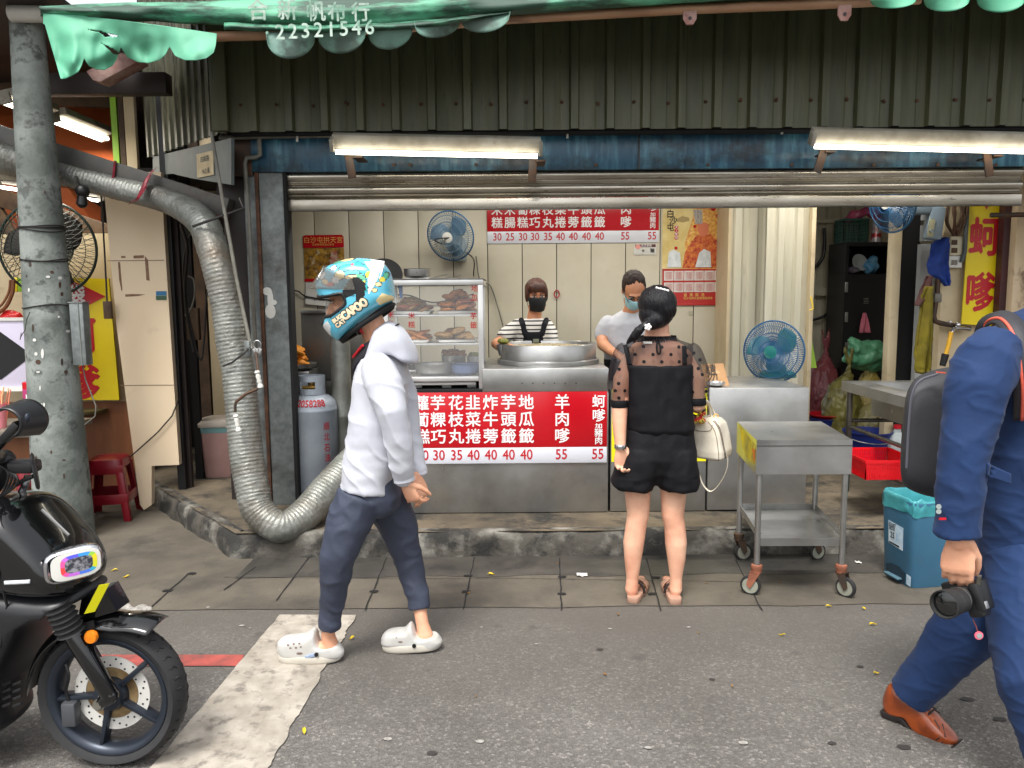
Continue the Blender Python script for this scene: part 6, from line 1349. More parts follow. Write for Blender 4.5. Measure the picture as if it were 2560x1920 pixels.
def bucket(px, pyb, Y, r, h, z, label, m, rimm, name='bucket'):
    c = V((P(px, pyb, Y).x, Y, z)); t = thing(name, c, label, 'bucket'); b = MB(); b.lathe([(.001, .002), (r * .78, .003), (r * .98, h - .02), (r * 1.04, h - .012), (r * 1.04, h), (r * .97, h), (r * .76, .02), (.001, .015)], c, n=44); b.build('bucket_body', m, t)
    b = MB(); b.tube([c + V((r * 1.05 * math.cos(a), r * 1.05 * math.sin(a), h - .03 - .05 * abs(math.sin(a)))) for a in [math.pi + k * math.pi / 18 for k in range(19)]], .004, 6); b.build('handle', rimm, t); return t
M('bucketblue', (22, 42, 120), .4, col2=(18, 34, 100), vscale=4); M('bucketred', (190, 24, 40), .4)
bucket(2166, 1150, 6.3, .19, .27, .152, 'blue plastic bucket under the sink table', MT['bucketblue'], MT['steel'])
bucket(2066, 1085, 7.0, .155, .27, .152, 'blue bucket carrying a red basin behind the trolley', MT['bucketblue'], MT['steel'])
rb_ = thing('red_basin', V((P(2066, 1010, 7.0).x, 7.0, .42)), 'red plastic basin resting in the blue bucket', 'basin')
b = MB(); c = V((P(2066, 1085, 7.0).x, 7.0, .40)); b.lathe([(.001, .0), (.12, .003), (.165, .045), (.18, .048), (.182, .055), (.165, .055), (.12, .015), (.001, .012)], c, n=44); b.build('basin', MT['bucketred'], rb_)
ju = thing('white_jug', V((P(2240, 1140, 6.2).x, 6.2, .152)), 'pale plastic jug with red cap beside the blue bucket', 'jug')
b = MB(); c = ju.location; b.loft([(c + V((0, 0, z)), V((k, 0, 0)), V((0, k * .7, 0)), .6) for z, k in ((0, .095), (.01, .1), (.2, .1), (.25, .07), (.27, .03), (.30, .025))], 28); b.build('jug_body', M('jugwhite', (190, 200, 200), .3, alpha=.85), ju)
b = MB(); b.lathe([(.03, .301), (.03, .33), (.001, .33)], c, n=18); b.build('cap', MT['bucketred'], ju)
tub = thing('pale_tub', (P(2318, 1225, 4.7).x, 4.7, .416), 'pale rounded plastic tub on the low shelf beside the red basket', 'tub')
b = MB(); b.lathe([(.001, .0), (.07, .003), (.1, .05), (.12, .12), (.125, .125), (.115, .12), (.001, .02)], tub.location, n=36); b.build('tub_body', M('palegreen', (186, 196, 190), .35), tub)
# ---------------------------------------------------------------- trolley
zt4 = .82
FL, FR, BL, BR = G(1892, 1101, zt4), G(2131, 1100, zt4), G(1842, 1053, zt4), G(2060, 1051, zt4)
BL = FL + (BL - FL).normalized() * .58; BR = FR + (BL - FL); 
tr = thing('steel_trolley', (FL + BR) / 2 - V((0, 0, zt4)), 'stainless trolley on four castors with torn yellow tape on its side', 'trolley')
dn = V((0, 0, -1)); ap = .175
b = MB()
for a, c in ((FL, FR), (FR, BR), (BR, BL), (BL, FL)): b.poly([a, c, c + dn * ap, a + dn * ap])
b.poly([FL, FR, BR, BL]); bmesh.ops.remove_doubles(b.bm, verts=b.bm.verts[:], dist=.0005)
tt = b.build('tray_top', MT['steel'], tr, smooth=0, solid=.003)
xd, yd = (FR - FL).normalized(), (BL - FL).normalized()
b = MB(); b.prism([FL - yd * .0022 + dn * .026, FR - yd * .0022 + dn * .026, FR - yd * .0022 + dn * .03, FL - yd * .0022 + dn * .03], -yd * .001); b.build('fold_line', MT['steeldark'], tt, smooth=0)
M('oldyellow', (206, 186, 30), .6, col2=(150, 140, 60), vscale=8, dirt=(120, 110, 90), dscale=7, dlo=.5, dhi=.6)
sd = -xd * .0022
b = MB(); b.prism([BL + yd * -.10 + sd + dn * .02, BL - yd * .04 + sd + dn * .004, FL + yd * .03 + sd + dn * .03, FL + yd * .01 + sd + dn * .13, BL - yd * .3 + sd + dn * .14, BL - yd * .2 + sd + dn * .1], -xd * .001); b.build('yellow_tape', MT['oldyellow'], tt, smooth=0)
b = MB(); b.prism([FL + yd * .10 + sd * 1.6 + dn * .06, FL + yd * .02 + sd * 1.6 + dn * .05, FL + yd * .02 + sd * 1.6 + dn * .12, FL + yd * .05 + sd * 1.6 + dn * .11], -xd * .0008); b.build('red_scrap', MT['inkred'], tt, smooth=0)
lp = [q + (xd * sx + yd * sy) * .022 for q, sx, sy in ((FL, 1, 1), (FR, -1, 1), (BL, 1, -1), (BR, -1, -1))]
for q in lp:
    b = MB(); b.cyl(q + dn * (ap * .2), V((q.x, q.y, .165)), .0155, n=16); b.build('leg', MT['steel'], tr)
zh = .305
b = MB(); A, B2, C2, D2 = [V((q.x, q.y, zh)) for q in (lp[0], lp[1], lp[3], lp[2])]
b.poly([A, B2, C2, D2])
for a, c in ((A, B2), (B2, C2), (C2, D2), (D2, A)): b.poly([a, c, c + V((0, 0, -.04 if (a is A) else .035)), a + V((0, 0, -.04 if (a is A) else .035))])
b.build('shelf', MT['steel'], tr, smooth=0, solid=.003)
M('rustbrown', (150, 92, 68), .65, col2=(116, 70, 52), vscale=20); M('castorwheel', (150, 152, 138), .5, col2=(120, 120, 108), vscale=10)
for i, (q, ang) in enumerate(zip(lp, (2.6, -.9, .2, .3))):
    c = V((q.x, q.y, 0)); d = V((math.cos(ang), math.sin(ang) * .9, 0)).normalized(); ax = V((-d.y, d.x, 0)); w0 = c + d * .028 + V((0, 0, .052))
    b = MB(); b.lathe([(.018, .17), (.028, .165), (.03, .15), (.026, .14), (.026, .125), (.001, .125)], (q.x, q.y, 0), n=18); cs_ = b.build('castor', MT['rustbrown'] if i < 2 else MT['castiron'], tr)
    b = MB()
    for s in (-1, 1):
        o2 = ax * s * .019; b.prism([c + o2 + V((0, 0, .13)) - d * .022, c + o2 + V((0, 0, .13)) + d * .03, w0 + o2 + d * .018 + V((0, 0, .006)), w0 + o2 + V((0, 0, -.014)), w0 + o2 - d * .02 + V((0, 0, .02))], ax * s * .003)
    b.obox(c + V((0, 0, .128)) + d * .004, (.052, .044, .006), Matrix((d, ax, (0, 0, 1))).transposed()); b.build('fork', MT['rustbrown'] if i == 0 else MT['castiron'], cs_, smooth=0)
    b = MB(); b.lathe([(.001, -.012), (.03, -.012), (.043, -.013), (.05, -.011), (.052, -.006), (.052, .006), (.05, .011), (.043, .013), (.03, .012), (.001, .012)], w0, ax, 32); wl = b.build('wheel', MT['rubber'], cs_)
    b = MB(); b.lathe([(.008, -.0135), (.028, -.0145), (.04, -.0138)], w0, ax, 28); b.lathe([(.008, .0135), (.028, .0145), (.04, .0138)], w0, ax, 28); b.build('wheel_disc', MT['castorwheel'], wl)
# ---------------------------------------------------------------- blue pedal bin
cA = G(2285, 1477); cB = G(2189, 1424); e1 = (cB - cA).normalized(); e2 = V((-e1.y, e1.x, 0)); e2 = e2 if e2.x > 0 else -e2
W1, W2, HB = .27, .33, .465
cm = cA + e1 * (W1 / 2) + e2 * (W2 / 2) - V((.02, 0, 0))
dbn = thing('dust_bin', cm, 'blue pedal dustbin with turquoise liner bag and white label beside the trolley', 'bin')
def rr_ring(z, a, c, k=.28): return (cm + V((0, 0, z)), e1 * a, e2 * c, k)
M('binblue', (66, 116, 146), .42, col2=(58, 104, 132), vscale=3, dirt=(90, 110, 120), dscale=6, dlo=.6, dhi=.75, damt=.5)
b = MB(); b.loft([rr_ring(0, W1 * .44, W2 * .44), rr_ring(.01, W1 * .46, W2 * .46), rr_ring(HB, W1 * .54, W2 * .52), rr_ring(HB, W1 * .51, W2 * .49), rr_ring(.3, W1 * .49, W2 * .47)], 48, cap=False); b.poly([cm + V((0, 0, .3)) + e1 * W1 * .48 * sx + e2 * W2 * .46 * sy for sx, sy in ((-1, -1), (1, -1), (1, 1), (-1, 1))]); bb_ = b.build('bin_body', MT['binblue'], dbn, smooth=40)
def binface(u, z, out=.002):   # point on the label face, u across from the left
    t = W1 * (.46 + .08 * z / HB) * (1 - 2 * u) * .99; return cm + e1 * t - e2 * (W2 * (.46 + .06 * z / HB) + out) + V((0, 0, z))
b = MB(); b.prism([binface(u, z, .001) for u, z in ((.2, .015), (.8, .015), (.8, .075), (.62, .092), (.38, .092), (.2, .075))], -e2 * .002); rc_ = b.build('pedal_recess_shade', M('binshade', (24, 44, 58), .6), bb_, smooth=0)  # flat plate, the pedal opening's shade is put into its dark blue
b = MB(); b.prism([binface(u, z, .004) for u, z in ((.26, .03), (.74, .03), (.74, .04), (.26, .04))], -e2 * .03); b.build('pedal', M('binpedal', (78, 108, 122), .45), dbn, bevel=.004)
lb = MB(); lb.prism([binface(u, z, .002) for u, z in ((.28, .20), (.72, .19), (.72, .315), (.28, .325))], -e2 * .001); lbl = lb.build('label', M('labelpale', (210, 220, 226), .5, col2=(170, 196, 214), vscale=14), dbn, smooth=0)
fu = -e1; fv = V((0, 0, 1))
text('', None, MT['inkblack'], lbl, 1, items=[(s, binface(u, z, .004), k) for s, u, z, k in (('DUST', .41, .307, .028), ('BOX', .40, .287, .028), ('25', .41, .25, .044), ('L', .47, .244, .016))], u=fu, v=fv, bold=.02, sx=.8)
b = MB(); b.prism([binface(u, z, .0035) for u, z in ((.30, .203), (.62, .199), (.62, .207), (.30, .211))], -e2 * .0008); b.build('label_bar', MT['inkblack'], lbl, smooth=0)
b = MB(); b.prism([binface(u, z, .0035) for u, z in ((.52, .23), (.68, .228), (.68, .30), (.52, .302))], -e2 * .0008); b.build('label_picture', M('labelblue', (130, 176, 206), .5, col2=(200, 216, 226), vscale=26), lbl, smooth=0)
b = MB(); b.prism([binface(u, z, .002) for u, z in ((.86, .02), (.99, .015), (.99, .07), (.86, .075))], -e2 * .001); b.build('sticker', MT['labelpale'], dbn, smooth=0)
M('liner', (52, 132, 140), .3, col2=(74, 158, 164), vscale=8, alpha=.92, bump=.3, bscale=24)
def liner(u, v):
    a = u * 2 * math.pi; ca, sa = math.cos(a), math.sin(a); pw = .3
    cx = math.copysign(abs(ca) ** pw, ca); sy = math.copysign(abs(sa) ** pw, sa)
    tab = [(.40, .30), (.46, .385), (.485, HB - .01), (.508, HB + .016), (.532, HB + .008), (.545, HB - .03), (.54, HB - .07 - .03 * noise.noise(V((u * 9, 0, 2))))]
    k = v * (len(tab) - 1); i = min(int(k), len(tab) - 2); t = k - i; r = tab[i][0] + (tab[i + 1][0] - tab[i][0]) * t; z = tab[i][1] + (tab[i + 1][1] - tab[i][1]) * t
    w = 1 + .03 * noise.noise(V((ca * 6, sa * 6, z * 22))) * (1 if v > .4 else .6)
    return cm + e1 * W1 * r * cx * w + e2 * W2 * r * .97 * sy * w + V((0, 0, z + .012 * noise.noise(V((ca * 3, sa * 3, v * 3)))))
MB().sheet(liner, 120, 20).build('liner_bag', MT['liner'], dbn, smooth=180)
for k in range(5):
    b = MB(); b.ball(cm + V((0, 0, .36)) + e1 * random.uniform(-.06, .06) + e2 * random.uniform(-.1, .12), (.05, .045, .035)); tag(fuse('crumpled_tissue', b, M('tissue', (214, 220, 220), .7), None, .009, 1, lambda p, n: .022 * noise.noise(p * 26 + V((k * 3, 0, 0)))), 'crumpled white tissue lying in the turquoise-lined bin', 'tissue', 'tissues in the bin')
# ---------------------------------------------------------------- leaves and litter on the ground
M('leafyellow', (222, 200, 36), .6, col2=(190, 150, 24), vscale=40); M('leafbrown', (150, 110, 50), .7, col2=(120, 84, 40), vscale=40)
lm = []
for i, m in enumerate(('leafyellow', 'leafyellow', 'leafbrown')):
    b = MB(); b.sheet(lambda u, v, i=i: V(((u - .5) * .055, (v - .5) * .024 * math.sin(math.pi * min(.97, max(.05, u ** .8))), .006 + .010 * (abs(v - .5) * 2) ** 2 + .006 * math.sin(u * 5 + i))), 10, 6)
    me = bpy.data.meshes.new('leaf'); b.bm.to_mesh(me); b.bm.free(); me.materials.append(MT[m]); lm.append(me)
random.seed(21)
for k, (px, py, m) in enumerate([(880, 1600, 0), (760, 1835, 1), (2072, 1520, 0), (2160, 1526, 0), (2183, 1566, 0), (2190, 1688, 1), (2455, 1632, 2), (2478, 1650, 2), (1950, 1458, 2), (1395, 1362 + 50, 2), (1228, 1440, 0), (1172, 1486, 2), (1745, 1586, 2), (1955, 1592, 1), (1765, 1461, 2), (1545, 1540, 2), (286, 1430, 0), (316, 1446, 1), (1512, 1690, 2), (1190, 1745, 2), (1830, 1720, 2)]):
    o = bpy.data.objects.new('fallen_leaf', lm[m]); COL.objects.link(o); o.location = G(px, py) + V((0, 0, .006)); o.rotation_euler = (random.uniform(-.2, .2), random.uniform(-.2, .2), random.uniform(0, 6.28)); o.scale = [random.uniform(.42, .68) * (.6 if m == 2 else 1)] * 3
    tag(o, 'small %s fallen leaf lying on the street' % ('brown' if m == 2 else 'yellow'), 'leaf', 'fallen leaves')
b = MB(); q = G(1455, 1441); b.sheet(lambda u, v: q + V(((u - .5) * .06, (v - .5) * .045, .012 + .008 * noise.noise(V((u * 3, v * 3, 0))))), 6, 6); tag(b.build('paper_scrap', MT['whiteplastic'], None, smooth=180, solid=.001), 'torn white paper scrap on the slab left of the customer', 'paper')
b = MB(); q = G(2145, 1410); b.sheet(lambda u, v: q + V(((u - .5) * .03, (v - .5) * .03, .012 + .006 * noise.noise(V((u * 3, v * 3, 5))))), 5, 5); tag(b.build('paper_scrap', MT['whiteplastic'], None, smooth=180, solid=.001), 'tiny white paper scrap behind the trolley castor', 'paper')
# ---------------------------------------------------------------- people: helpers
M('skin', (226, 172, 140), .5, col2=(212, 150, 118), vscale=9, bump=.05, bscale=220, sss=.12)
M('skinfair', (236, 188, 158), .5, col2=(216, 154, 126), vscale=6, bump=.05, bscale=220, sss=.12)
M('skintan', (206, 146, 108), .5, col2=(190, 126, 92), vscale=9, bump=.05, bscale=220, sss=.1)
M('hairblack', (12, 11, 14), .32, col2=(24, 22, 26), vscale=30, stretch=(3, 3, .3), bump=.6, bscale=60, bstretch=(4, 4, .25), spec=.3)
M('hairbrown', (86, 44, 26), .4, col2=(50, 26, 18), vscale=30, stretch=(3, 3, .3), bump=.5, bscale=60, bstretch=(4, 4, .3))
M('hairgrey', (56, 36, 24), .6, spec=.3, col2=(22, 15, 12), vscale=40, stretch=(3, 3, .4), bump=.6, bscale=90, bstretch=(3, 3, .5))
M('eyewhite', (220, 214, 208), .3); M('iris', (30, 20, 16), .2)
def head_mb(b, c, f, u, s=1.0):
    f, u = V(f).normalized(), V(u).normalized(); r = f.cross(u).normalized(); u = r.cross(f); rot = Matrix((r, f, u)).transposed(); c = V(c)
    L = lambda x, y, z: c + (r * x + f * y + u * z) * s
    b.ball(L(0, -.012, .035), (.075 * s, .094 * s, .085 * s), rot, 28, 18)
    b.ball(L(0, .03, -.025), (.062 * s, .066 * s, .082 * s), rot, 28, 18)
    b.ball(L(0, .062, -.088), (.03 * s, .026 * s, .024 * s), rot)
    for k in (-1, 1):
        b.ball(L(.04 * k, .062, -.02), (.024 * s, .024 * s, .026 * s), rot); b.ball(L(.046 * k, .02, -.075), (.02 * s, .04 * s, .026 * s), rot)
        b.ball(L(.074 * k, -.008, .0), (.011 * s, .02 * s, .032 * s), rot)
    b.limb([L(0, .086, .022), L(0, .1, -.005), L(0, .112, -.026)], [.009 * s, .010 * s, .014 * s]); b.ball(L(0, .1, -.03), (.018 * s, .014 * s, .01 * s), rot)
    b.ball(L(0, .086, -.06), (.024 * s, .016 * s, .012 * s), rot); b.ball(L(0, .078, .034), (.05 * s, .02 * s, .012 * s), rot)
    return L, rot
def eyes(L, rot, s, parent, brow=True, browmat='hairblack'):
    for k in (-1, 1):
        b = MB(); b.ball(L(.031 * k, .084, .013), (.014 * s, .009 * s, .0065 * s), rot); e = b.build('eye', MT['eyewhite'], parent, smooth=180)
        b = MB(); b.ball(L(.031 * k, .0905, .013), (.006 * s, .004 * s, .006 * s), rot); b.build('iris', MT['iris'], e, smooth=180)
        b = MB(); b.limb([L(.016 * k, .091, .021), L(.031 * k, .094, .0225), L(.048 * k, .084, .018)], [.0022 * s] * 3, 8); b.build('eyelid', MT['iris'], parent, smooth=180)
        if brow:
            b = MB(); b.limb([L(.014 * k, .097, .036), L(.032 * k, .097, .041), L(.052 * k, .086, .035)], [.0035 * s, .004 * s, .002 * s], 8); b.build('eyebrow', MT[browmat], parent, smooth=180)
def hand_mb(b, w, d, n, side, k=1.0, curl=(.35, .4, .45, .5), spread=.06, thumb=(.75, .5, .3), fist=None):
    """w wrist, d towards the fingertips, n out of the back of the hand, side the thumb side."""
    w, d, n = V(w), V(d).normalized(), V(n).normalized(); n = (n - d * n.dot(d)).normalized(); s = V(side); s = (s - d * s.dot(d) - n * s.dot(n)).normalized()
    b.loft([(w - d * .02 * k, s * .026 * k, n * .02 * k), (w + d * .015 * k, s * .03 * k, n * .019 * k), (w + d * .05 * k, s * .041 * k, n * .017 * k), (w + d * .085 * k, s * .043 * k, n * .014 * k), (w + d * .1 * k, s * .036 * k, n * .009 * k)], 20)
    tips = []
    for i, (off, ln) in enumerate(((.031, .072), (.0105, .08), (-.0105, .074), (-.03, .058))):
        p = w + d * ((.09 if i in (1, 2) else .083) * k) + s * off * k; a = 0.0; pts = [p - d * .012 * k]; q = p; rad = [.0098 * k]; sp = s * (off * spread * 22)
        for j, fr in enumerate((.45, .31, .24)):
            a += curl[i] * (1.0, 1.15, .8)[j] if fist is None else fist[i][j]
            dr = (d * math.cos(a) - n * math.sin(a) + sp * .12 * math.cos(a)).normalized(); pts.append(q); rad.append((.0098, .009, .0083)[j] * k * (1 if i < 3 else .88)); q = q + dr * ln * fr * k
        pts.append(q); rad.append(.0072 * k); b.limb(pts, rad, 12); tips.append(q)
    p = w + d * .022 * k + s * .03 * k - n * .004 * k; dr = (d * math.cos(thumb[0]) + s * math.sin(thumb[0]) * .8 - n * thumb[1]).normalized(); p2 = p + dr * .042 * k; dr2 = (dr + d * .5 - s * thumb[2] * .8 - n * .1).normalized(); p3 = p2 + dr2 * .032 * k; p4 = p3 + (dr2 - s * .2).normalized() * .026 * k
    b.limb([p - dr * .012 * k, p, p2, p3, p4], [.016 * k, .0155 * k, .0125 * k, .0105 * k, .008 * k], 12)
    return tips
def inflate(outline, side, W, pw=.6, m=10, center=None):
    """Closed 3-d outline puffed out by W on both sides along 'side'."""
    b = MB(); pts = [V(p) for p in outline]; side = V(side).normalized(); c = center or sum(pts, V()) / len(pts); rs = []
    for j in range(-m, m + 1):
        t = j / m * math.pi / 2 * .97; k = math.cos(t) ** pw; rs.append([b.bm.verts.new(c + (p - c) * k + side * W * math.copysign(abs(math.sin(t)) ** 1.0, t)) for p in pts])
    for a, d in zip(rs, rs[1:]): b.bridge(a, d)
    b.fan(rs[0], c - side * W, True); b.fan(rs[-1], c + side * W); return b
def fold(sx, sy, sz, amp, seed=0, fine=.3):
    def f(p, n):
        q = V((p.x * sx + seed, p.y * sy, p.z * sz)); a = noise.noise(q); r = 1 - abs(noise.noise(q * 1.9 + V((5, 2, 1)))) * 2
        return amp * (a * .6 + r * .4) + amp * fine * noise.noise(q * 4.2)
    return f
def smoothpts(pts, n=6): return catm(pts, n)
from mathutils.bvhtree import BVHTree
def draper(objs, off=.002, dirv=(0, 1, 0), back=1.5):
    trees = []
    for o in objs:
        bm = bmesh.new(); bm.from_mesh(o.data); trees.append(BVHTree.FromBMesh(bm)); bm.free()
    d = V(dirv).normalized()
    def f(p):
        best = None
        for t in trees:
            h = t.ray_cast(V(p) - d * back, d)
            if h[0] is not None and (best is None or (h[0] - V(p)).dot(d) < (best - V(p)).dot(d)): best = h[0]
        return (best - d * off) if best is not None else V(p)
    return f
def ER(px, py, Y): return P(px, py, Y)
def leg(b, pts, n=18, fl=False): (b.tube if fl else b.limb)([P(x, y, Y) for x, y, Y, r in pts], [S(r, Y) for x, y, Y, r in pts], n)
# ================================================================ helmeted walker
YBK = 3.2
bk = thing('person', G(840, 1640) * 1.0, 'person in white hooded jacket, slate trousers, white clogs and patterned full-face helmet walking left', 'person')
f_ = V((-1, -.06, -.22)); u_ = V((-.22, 0, 1))
b = MB(); hc = P(884, 752, YBK); L, rot = head_mb(b, hc, f_, u_, .98)
b.limb([P(925, 800, YBK), P(945, 850, YBK), P(955, 900, YBK)], [.055, .056, .07])
# trunk under the clothes
b.loft([(P(950, 890, YBK), V((.06, 0, 0)), V((0, .12, 0))), (P(950, 960, YBK), V((.09, 0, 0)), V((0, .15, 0))), (P(935, 1100, YBK), V((.08, 0, 0)), V((0, .13, 0))), (P(925, 1225, YBK), V((.07, 0, 0)), V((0, .12, 0)))], 24)
leg(b, [(950, 945, 3.1, 22), (980, 1010, 3.03, 20), (996, 1095, 3.03, 18), (1010, 1200, 3.06, 16)])
leg(b, [(975, 945, 3.32, 22), (1008, 1010, 3.36, 20), (1026, 1095, 3.36, 18), (1043, 1185, 3.3, 16)])
leg(b, [(900, 1235, 3.14, 30), (850, 1390, 3.11, 22), (828, 1530, 3.13, 18), (820, 1585, 3.15, 17), (826, 1612, 3.16, 20)])
leg(b, [(955, 1235, 3.28, 30), (1014, 1385, 3.33, 20), (1046, 1500, 3.3, 17), (1056, 1560, 3.27, 16), (1063, 1588, 3.26, 20)])
b.limb([P(828, 1615, 3.16), P(790, 1618, 3.155), P(735, 1630, 3.15)], [.032, .03, .022], flat=((0, 0, 1), .8)); b.limb([P(1066, 1596, 3.26), P(1030, 1596, 3.26), P(985, 1602, 3.25)], [.032, .03, .022], flat=((0, 0, 1), .8))
hand_mb(b, P(1012, 1204, 3.07), (.42, .12, -1), (-.5, -.75, -.2), (.75, -.5, .3), .92, curl=(.5, .6, .68, .75), spread=.02)
hand_mb(b, P(1042, 1190, 3.26), (.35, -.25, -1), (.75, -.6, .1), (-.6, -.6, 0), .9, curl=(.4, .5, .58, .65), spread=.02)
body = fuse('body', b, MT['skin'], bk, .0042, 3)
eyes(L, rot, .98, bk)
# jacket
b = MB()
def ell2(y, x0, x1, w, Y=YBK, pw=.8, tilt=0): 
    c = P((x0 + x1) / 2, y, Y); h = S((x1 - x0) / 2, Y); return (c, V((h, 0, tilt * h)), V((0, w, 0)), pw)
b.loft([ell2(868, 928, 992, .075), ell2(885, 912, 1000, .11), ell2(910, 899, 1012, .15), ell2(950, 893, 1016, .168), ell2(1010, 884, 1013, .168), ell2(1090, 873, 1004, .165), ell2(1150, 865, 997, .165), ell2(1200, 859, 986, .165), ell2(1216, 858, 986, .165, tilt=-.12)], 40)
leg(b, [(946, 925, 3.07, 42), (964, 962, 3.03, 44), (980, 1030, 3.0, 39), (993, 1095, 3.01, 33), (1004, 1160, 3.04, 28), (1009, 1196, 3.06, 24)], 22)
leg(b, [(980, 925, 3.34, 38), (998, 970, 3.38, 38), (1014, 1035, 3.38, 33), (1026, 1095, 3.36, 27), (1037, 1150, 3.32, 22), (1043, 1178, 3.29, 20)], 22)
# hood lying on the back
hd_ = inflate(catm([P(x, y, YBK) for x, y in ((938, 822), (972, 803), (1000, 816), (1026, 846), (1043, 884), (1046, 906), (1032, 910), (1008, 896), (985, 886), (955, 892), (925, 905), (908, 908), (915, 880), (926, 848), (938, 822))], 5)[:-1], (0, 1, 0), .135, .45, 10)
def jf(p, n):
    q = V((p.x * 6 + p.z * 5, p.y * 4, p.z * 3.2 - p.x * 2)); r = 1 - 2 * abs(noise.noise(q * 1.5))
    lowz = max(0, min(1, (1.12 - p.z) * 4))
    return .007 * noise.noise(q) + .006 * r ** 3 * (1 if r > 0 else 0) + lowz * .004 * noise.noise(V((p.x * 8, p.y * 6, p.z * 26)))
M('jacketwhite', (198, 200, 208), .6, col2=(184, 186, 196), vscale=4, bump=.3, bscale=15, bstretch=(1, 1, .55), sheen=.1)
jk = fuse('jacket', b, MT['jacketwhite'], bk, .0052, 14, jf)
fuse('hood', hd_, MT['jacketwhite'], bk, .005, 6, lambda p, n: .006 * noise.noise(V((p.x * 9, p.y * 9, p.z * 14))))
b = MB()
b.loft([(P(948, 838, YBK), V((.082, 0, .05)), V((0, .085, 0))), (P(948, 843, YBK), V((.09, 0, .06)), V((0, .1, 0))), (P(936, 868, YBK), V((.096, 0, .085)), V((0, .105, 0))), (P(928, 884, YBK), V((.08, 0, .08)), V((0, .1, 0)))], 32)
fuse('collar', b, M('collarblack', (20, 18, 26), .7), bk, .006, 2)
b = MB(); b.tube([P(907, 905 - 42 + 6 * i, YBK - .095 + .01 * i) + V((-.008 * i, 0, 0)) for i in range(6)], .006, 6); b.build('red_piping', MT['inkred'], bk)
for (x, y, Y, r, ax) in ((1011, 1199, 3.06, 26, (.15, 0, -1)), (1046, 1181, 3.29, 22, (.1, 0, -1))):
    b = MB(); A = P(x, y, Y); ax = V(ax).normalized(); b.lathe([(S(r, Y) * .9, -.012), (S(r, Y) * 1.0, -.006), (S(r, Y) * 1.0, .006), (S(r, Y) * .88, .01)], A, ax, 28); b.build('cuff', MT['jacketwhite'], bk)
# trousers
b = MB()
b.loft([ell2(1195, 866, 985, .14), ell2(1235, 860, 998, .145), ell2(1262, 868, 1000, .13), ell2(1276, 890, 985, .11)], 32)
leg(b, [(900, 1240, 3.12, 56), (868, 1310, 3.1, 54), (845, 1385, 3.09, 44), (838, 1450, 3.1, 35), (829, 1520, 3.13, 28), (825, 1569, 3.14, 25)], 24, True)
leg(b, [(962, 1240, 3.29, 54), (992, 1310, 3.31, 46), (1018, 1390, 3.33, 35), (1033, 1450, 3.32, 31), (1045, 1490, 3.3, 27), (1048, 1520, 3.29, 25)], 24, True)
M('slate', (60, 66, 84), .7, col2=(50, 56, 72), vscale=5, bump=.3, bscale=18)
fuse('trousers', b, MT['slate'], bk, .0055, 8, lambda p, n: .006 * noise.noise(V((p.x * 7, p.y * 5, p.z * 5))) + .006 * max(0, 1 - 2.4 * abs(noise.noise(V((p.x * 10 + p.z * 9, p.y * 7, p.z * 9 - p.x * 8))))))
M('clogwhite', (200, 199, 196), .5, col2=(186, 184, 178), vscale=12, dirt=(170, 162, 148), dscale=8, dlo=.62, dhi=.78, damt=.5)
def clog(pts, Y, sole, strap, holes, near, pin):
    cl = inflate(catm([P(x, y, Y) for x, y in pts + pts[:1]], 4)[:-1], (0, 1, 0), .05, .35, 10)
    o = fuse('clog', cl, MT['clogwhite'], bk, .004, 3)
    b = MB(); b.loft([(P((sole[0] + sole[1]) / 2, sole[2] + dy, Y), V((S((sole[1] - sole[0]) / 2, Y) * k, 0, -sole[3] * S((sole[1] - sole[0]) / 2, Y) * k)), V((0, .052 * k, 0)), .75) for dy, k in ((-11, .99), (-6, 1.01), (3, 1.0), (8, .93))], 36); b.build('sole', M('clogsole', (206, 200, 188), .6, col2=(190, 184, 170), vscale=14), o, bevel=.003)
    dp = draper([o], .0015)
    if strap:
        b = MB(); b.sheet(lambda u, v: dp(P(strap[0][0] + (strap[1][0] - strap[0][0]) * u + 6 * v, strap[0][1] + (strap[1][1] - strap[0][1]) * u + 10 * v, Y - .02)), 12, 3); b.build('heel_strap', M('strapgrey', (150, 166, 190), .5), o, smooth=180, solid=.003)
    b = MB(); q = dp(P(pin[0], pin[1], Y)); b.cyl(q, q + V((0, -.006, 0)), S(5, Y), n=16); b.build('strap_pin', MT['black'], o)
    for x, y, rx, ry in holes:
        b = MB(); b.poly([dp(P(x + rx * math.cos(-k * .63), y + ry * math.sin(-k * .63), Y)) for k in range(10)]); b.build('vent_hole', M('hole', (120, 100, 92), .8), o, smooth=0)
clog([(693, 1618), (696, 1602), (712, 1592), (738, 1589), (760, 1586), (774, 1577), (784, 1571), (792, 1578), (797, 1600), (806, 1614), (828, 1616), (846, 1609), (857, 1622), (860, 1632), (850, 1643), (790, 1648), (730, 1646), (702, 1637)], 3.155, (697, 856, 1641, -.02), ((788, 1624), (766, 1632)), [(728, 1600, 3, 2), (742, 1597, 3, 2), (756, 1596, 3, 2), (734, 1607, 3, 2), (748, 1606, 3, 2), (760, 1604, 2.5, 2), (757, 1620, 8, 3)], True, (799, 1622))
clog([(952, 1606), (955, 1590), (966, 1578), (985, 1574), (1008, 1573), (1018, 1564), (1026, 1557), (1034, 1566), (1042, 1584), (1056, 1592), (1084, 1590), (1093, 1586), (1101, 1594), (1106, 1604), (1096, 1618), (1070, 1622), (1010, 1617), (962, 1612)], 3.25, (956, 1103, 1613, -.05), None, [(1005, 1592, 6, 2), (995, 1582, 2, 1.5)], True, (1039, 1601))
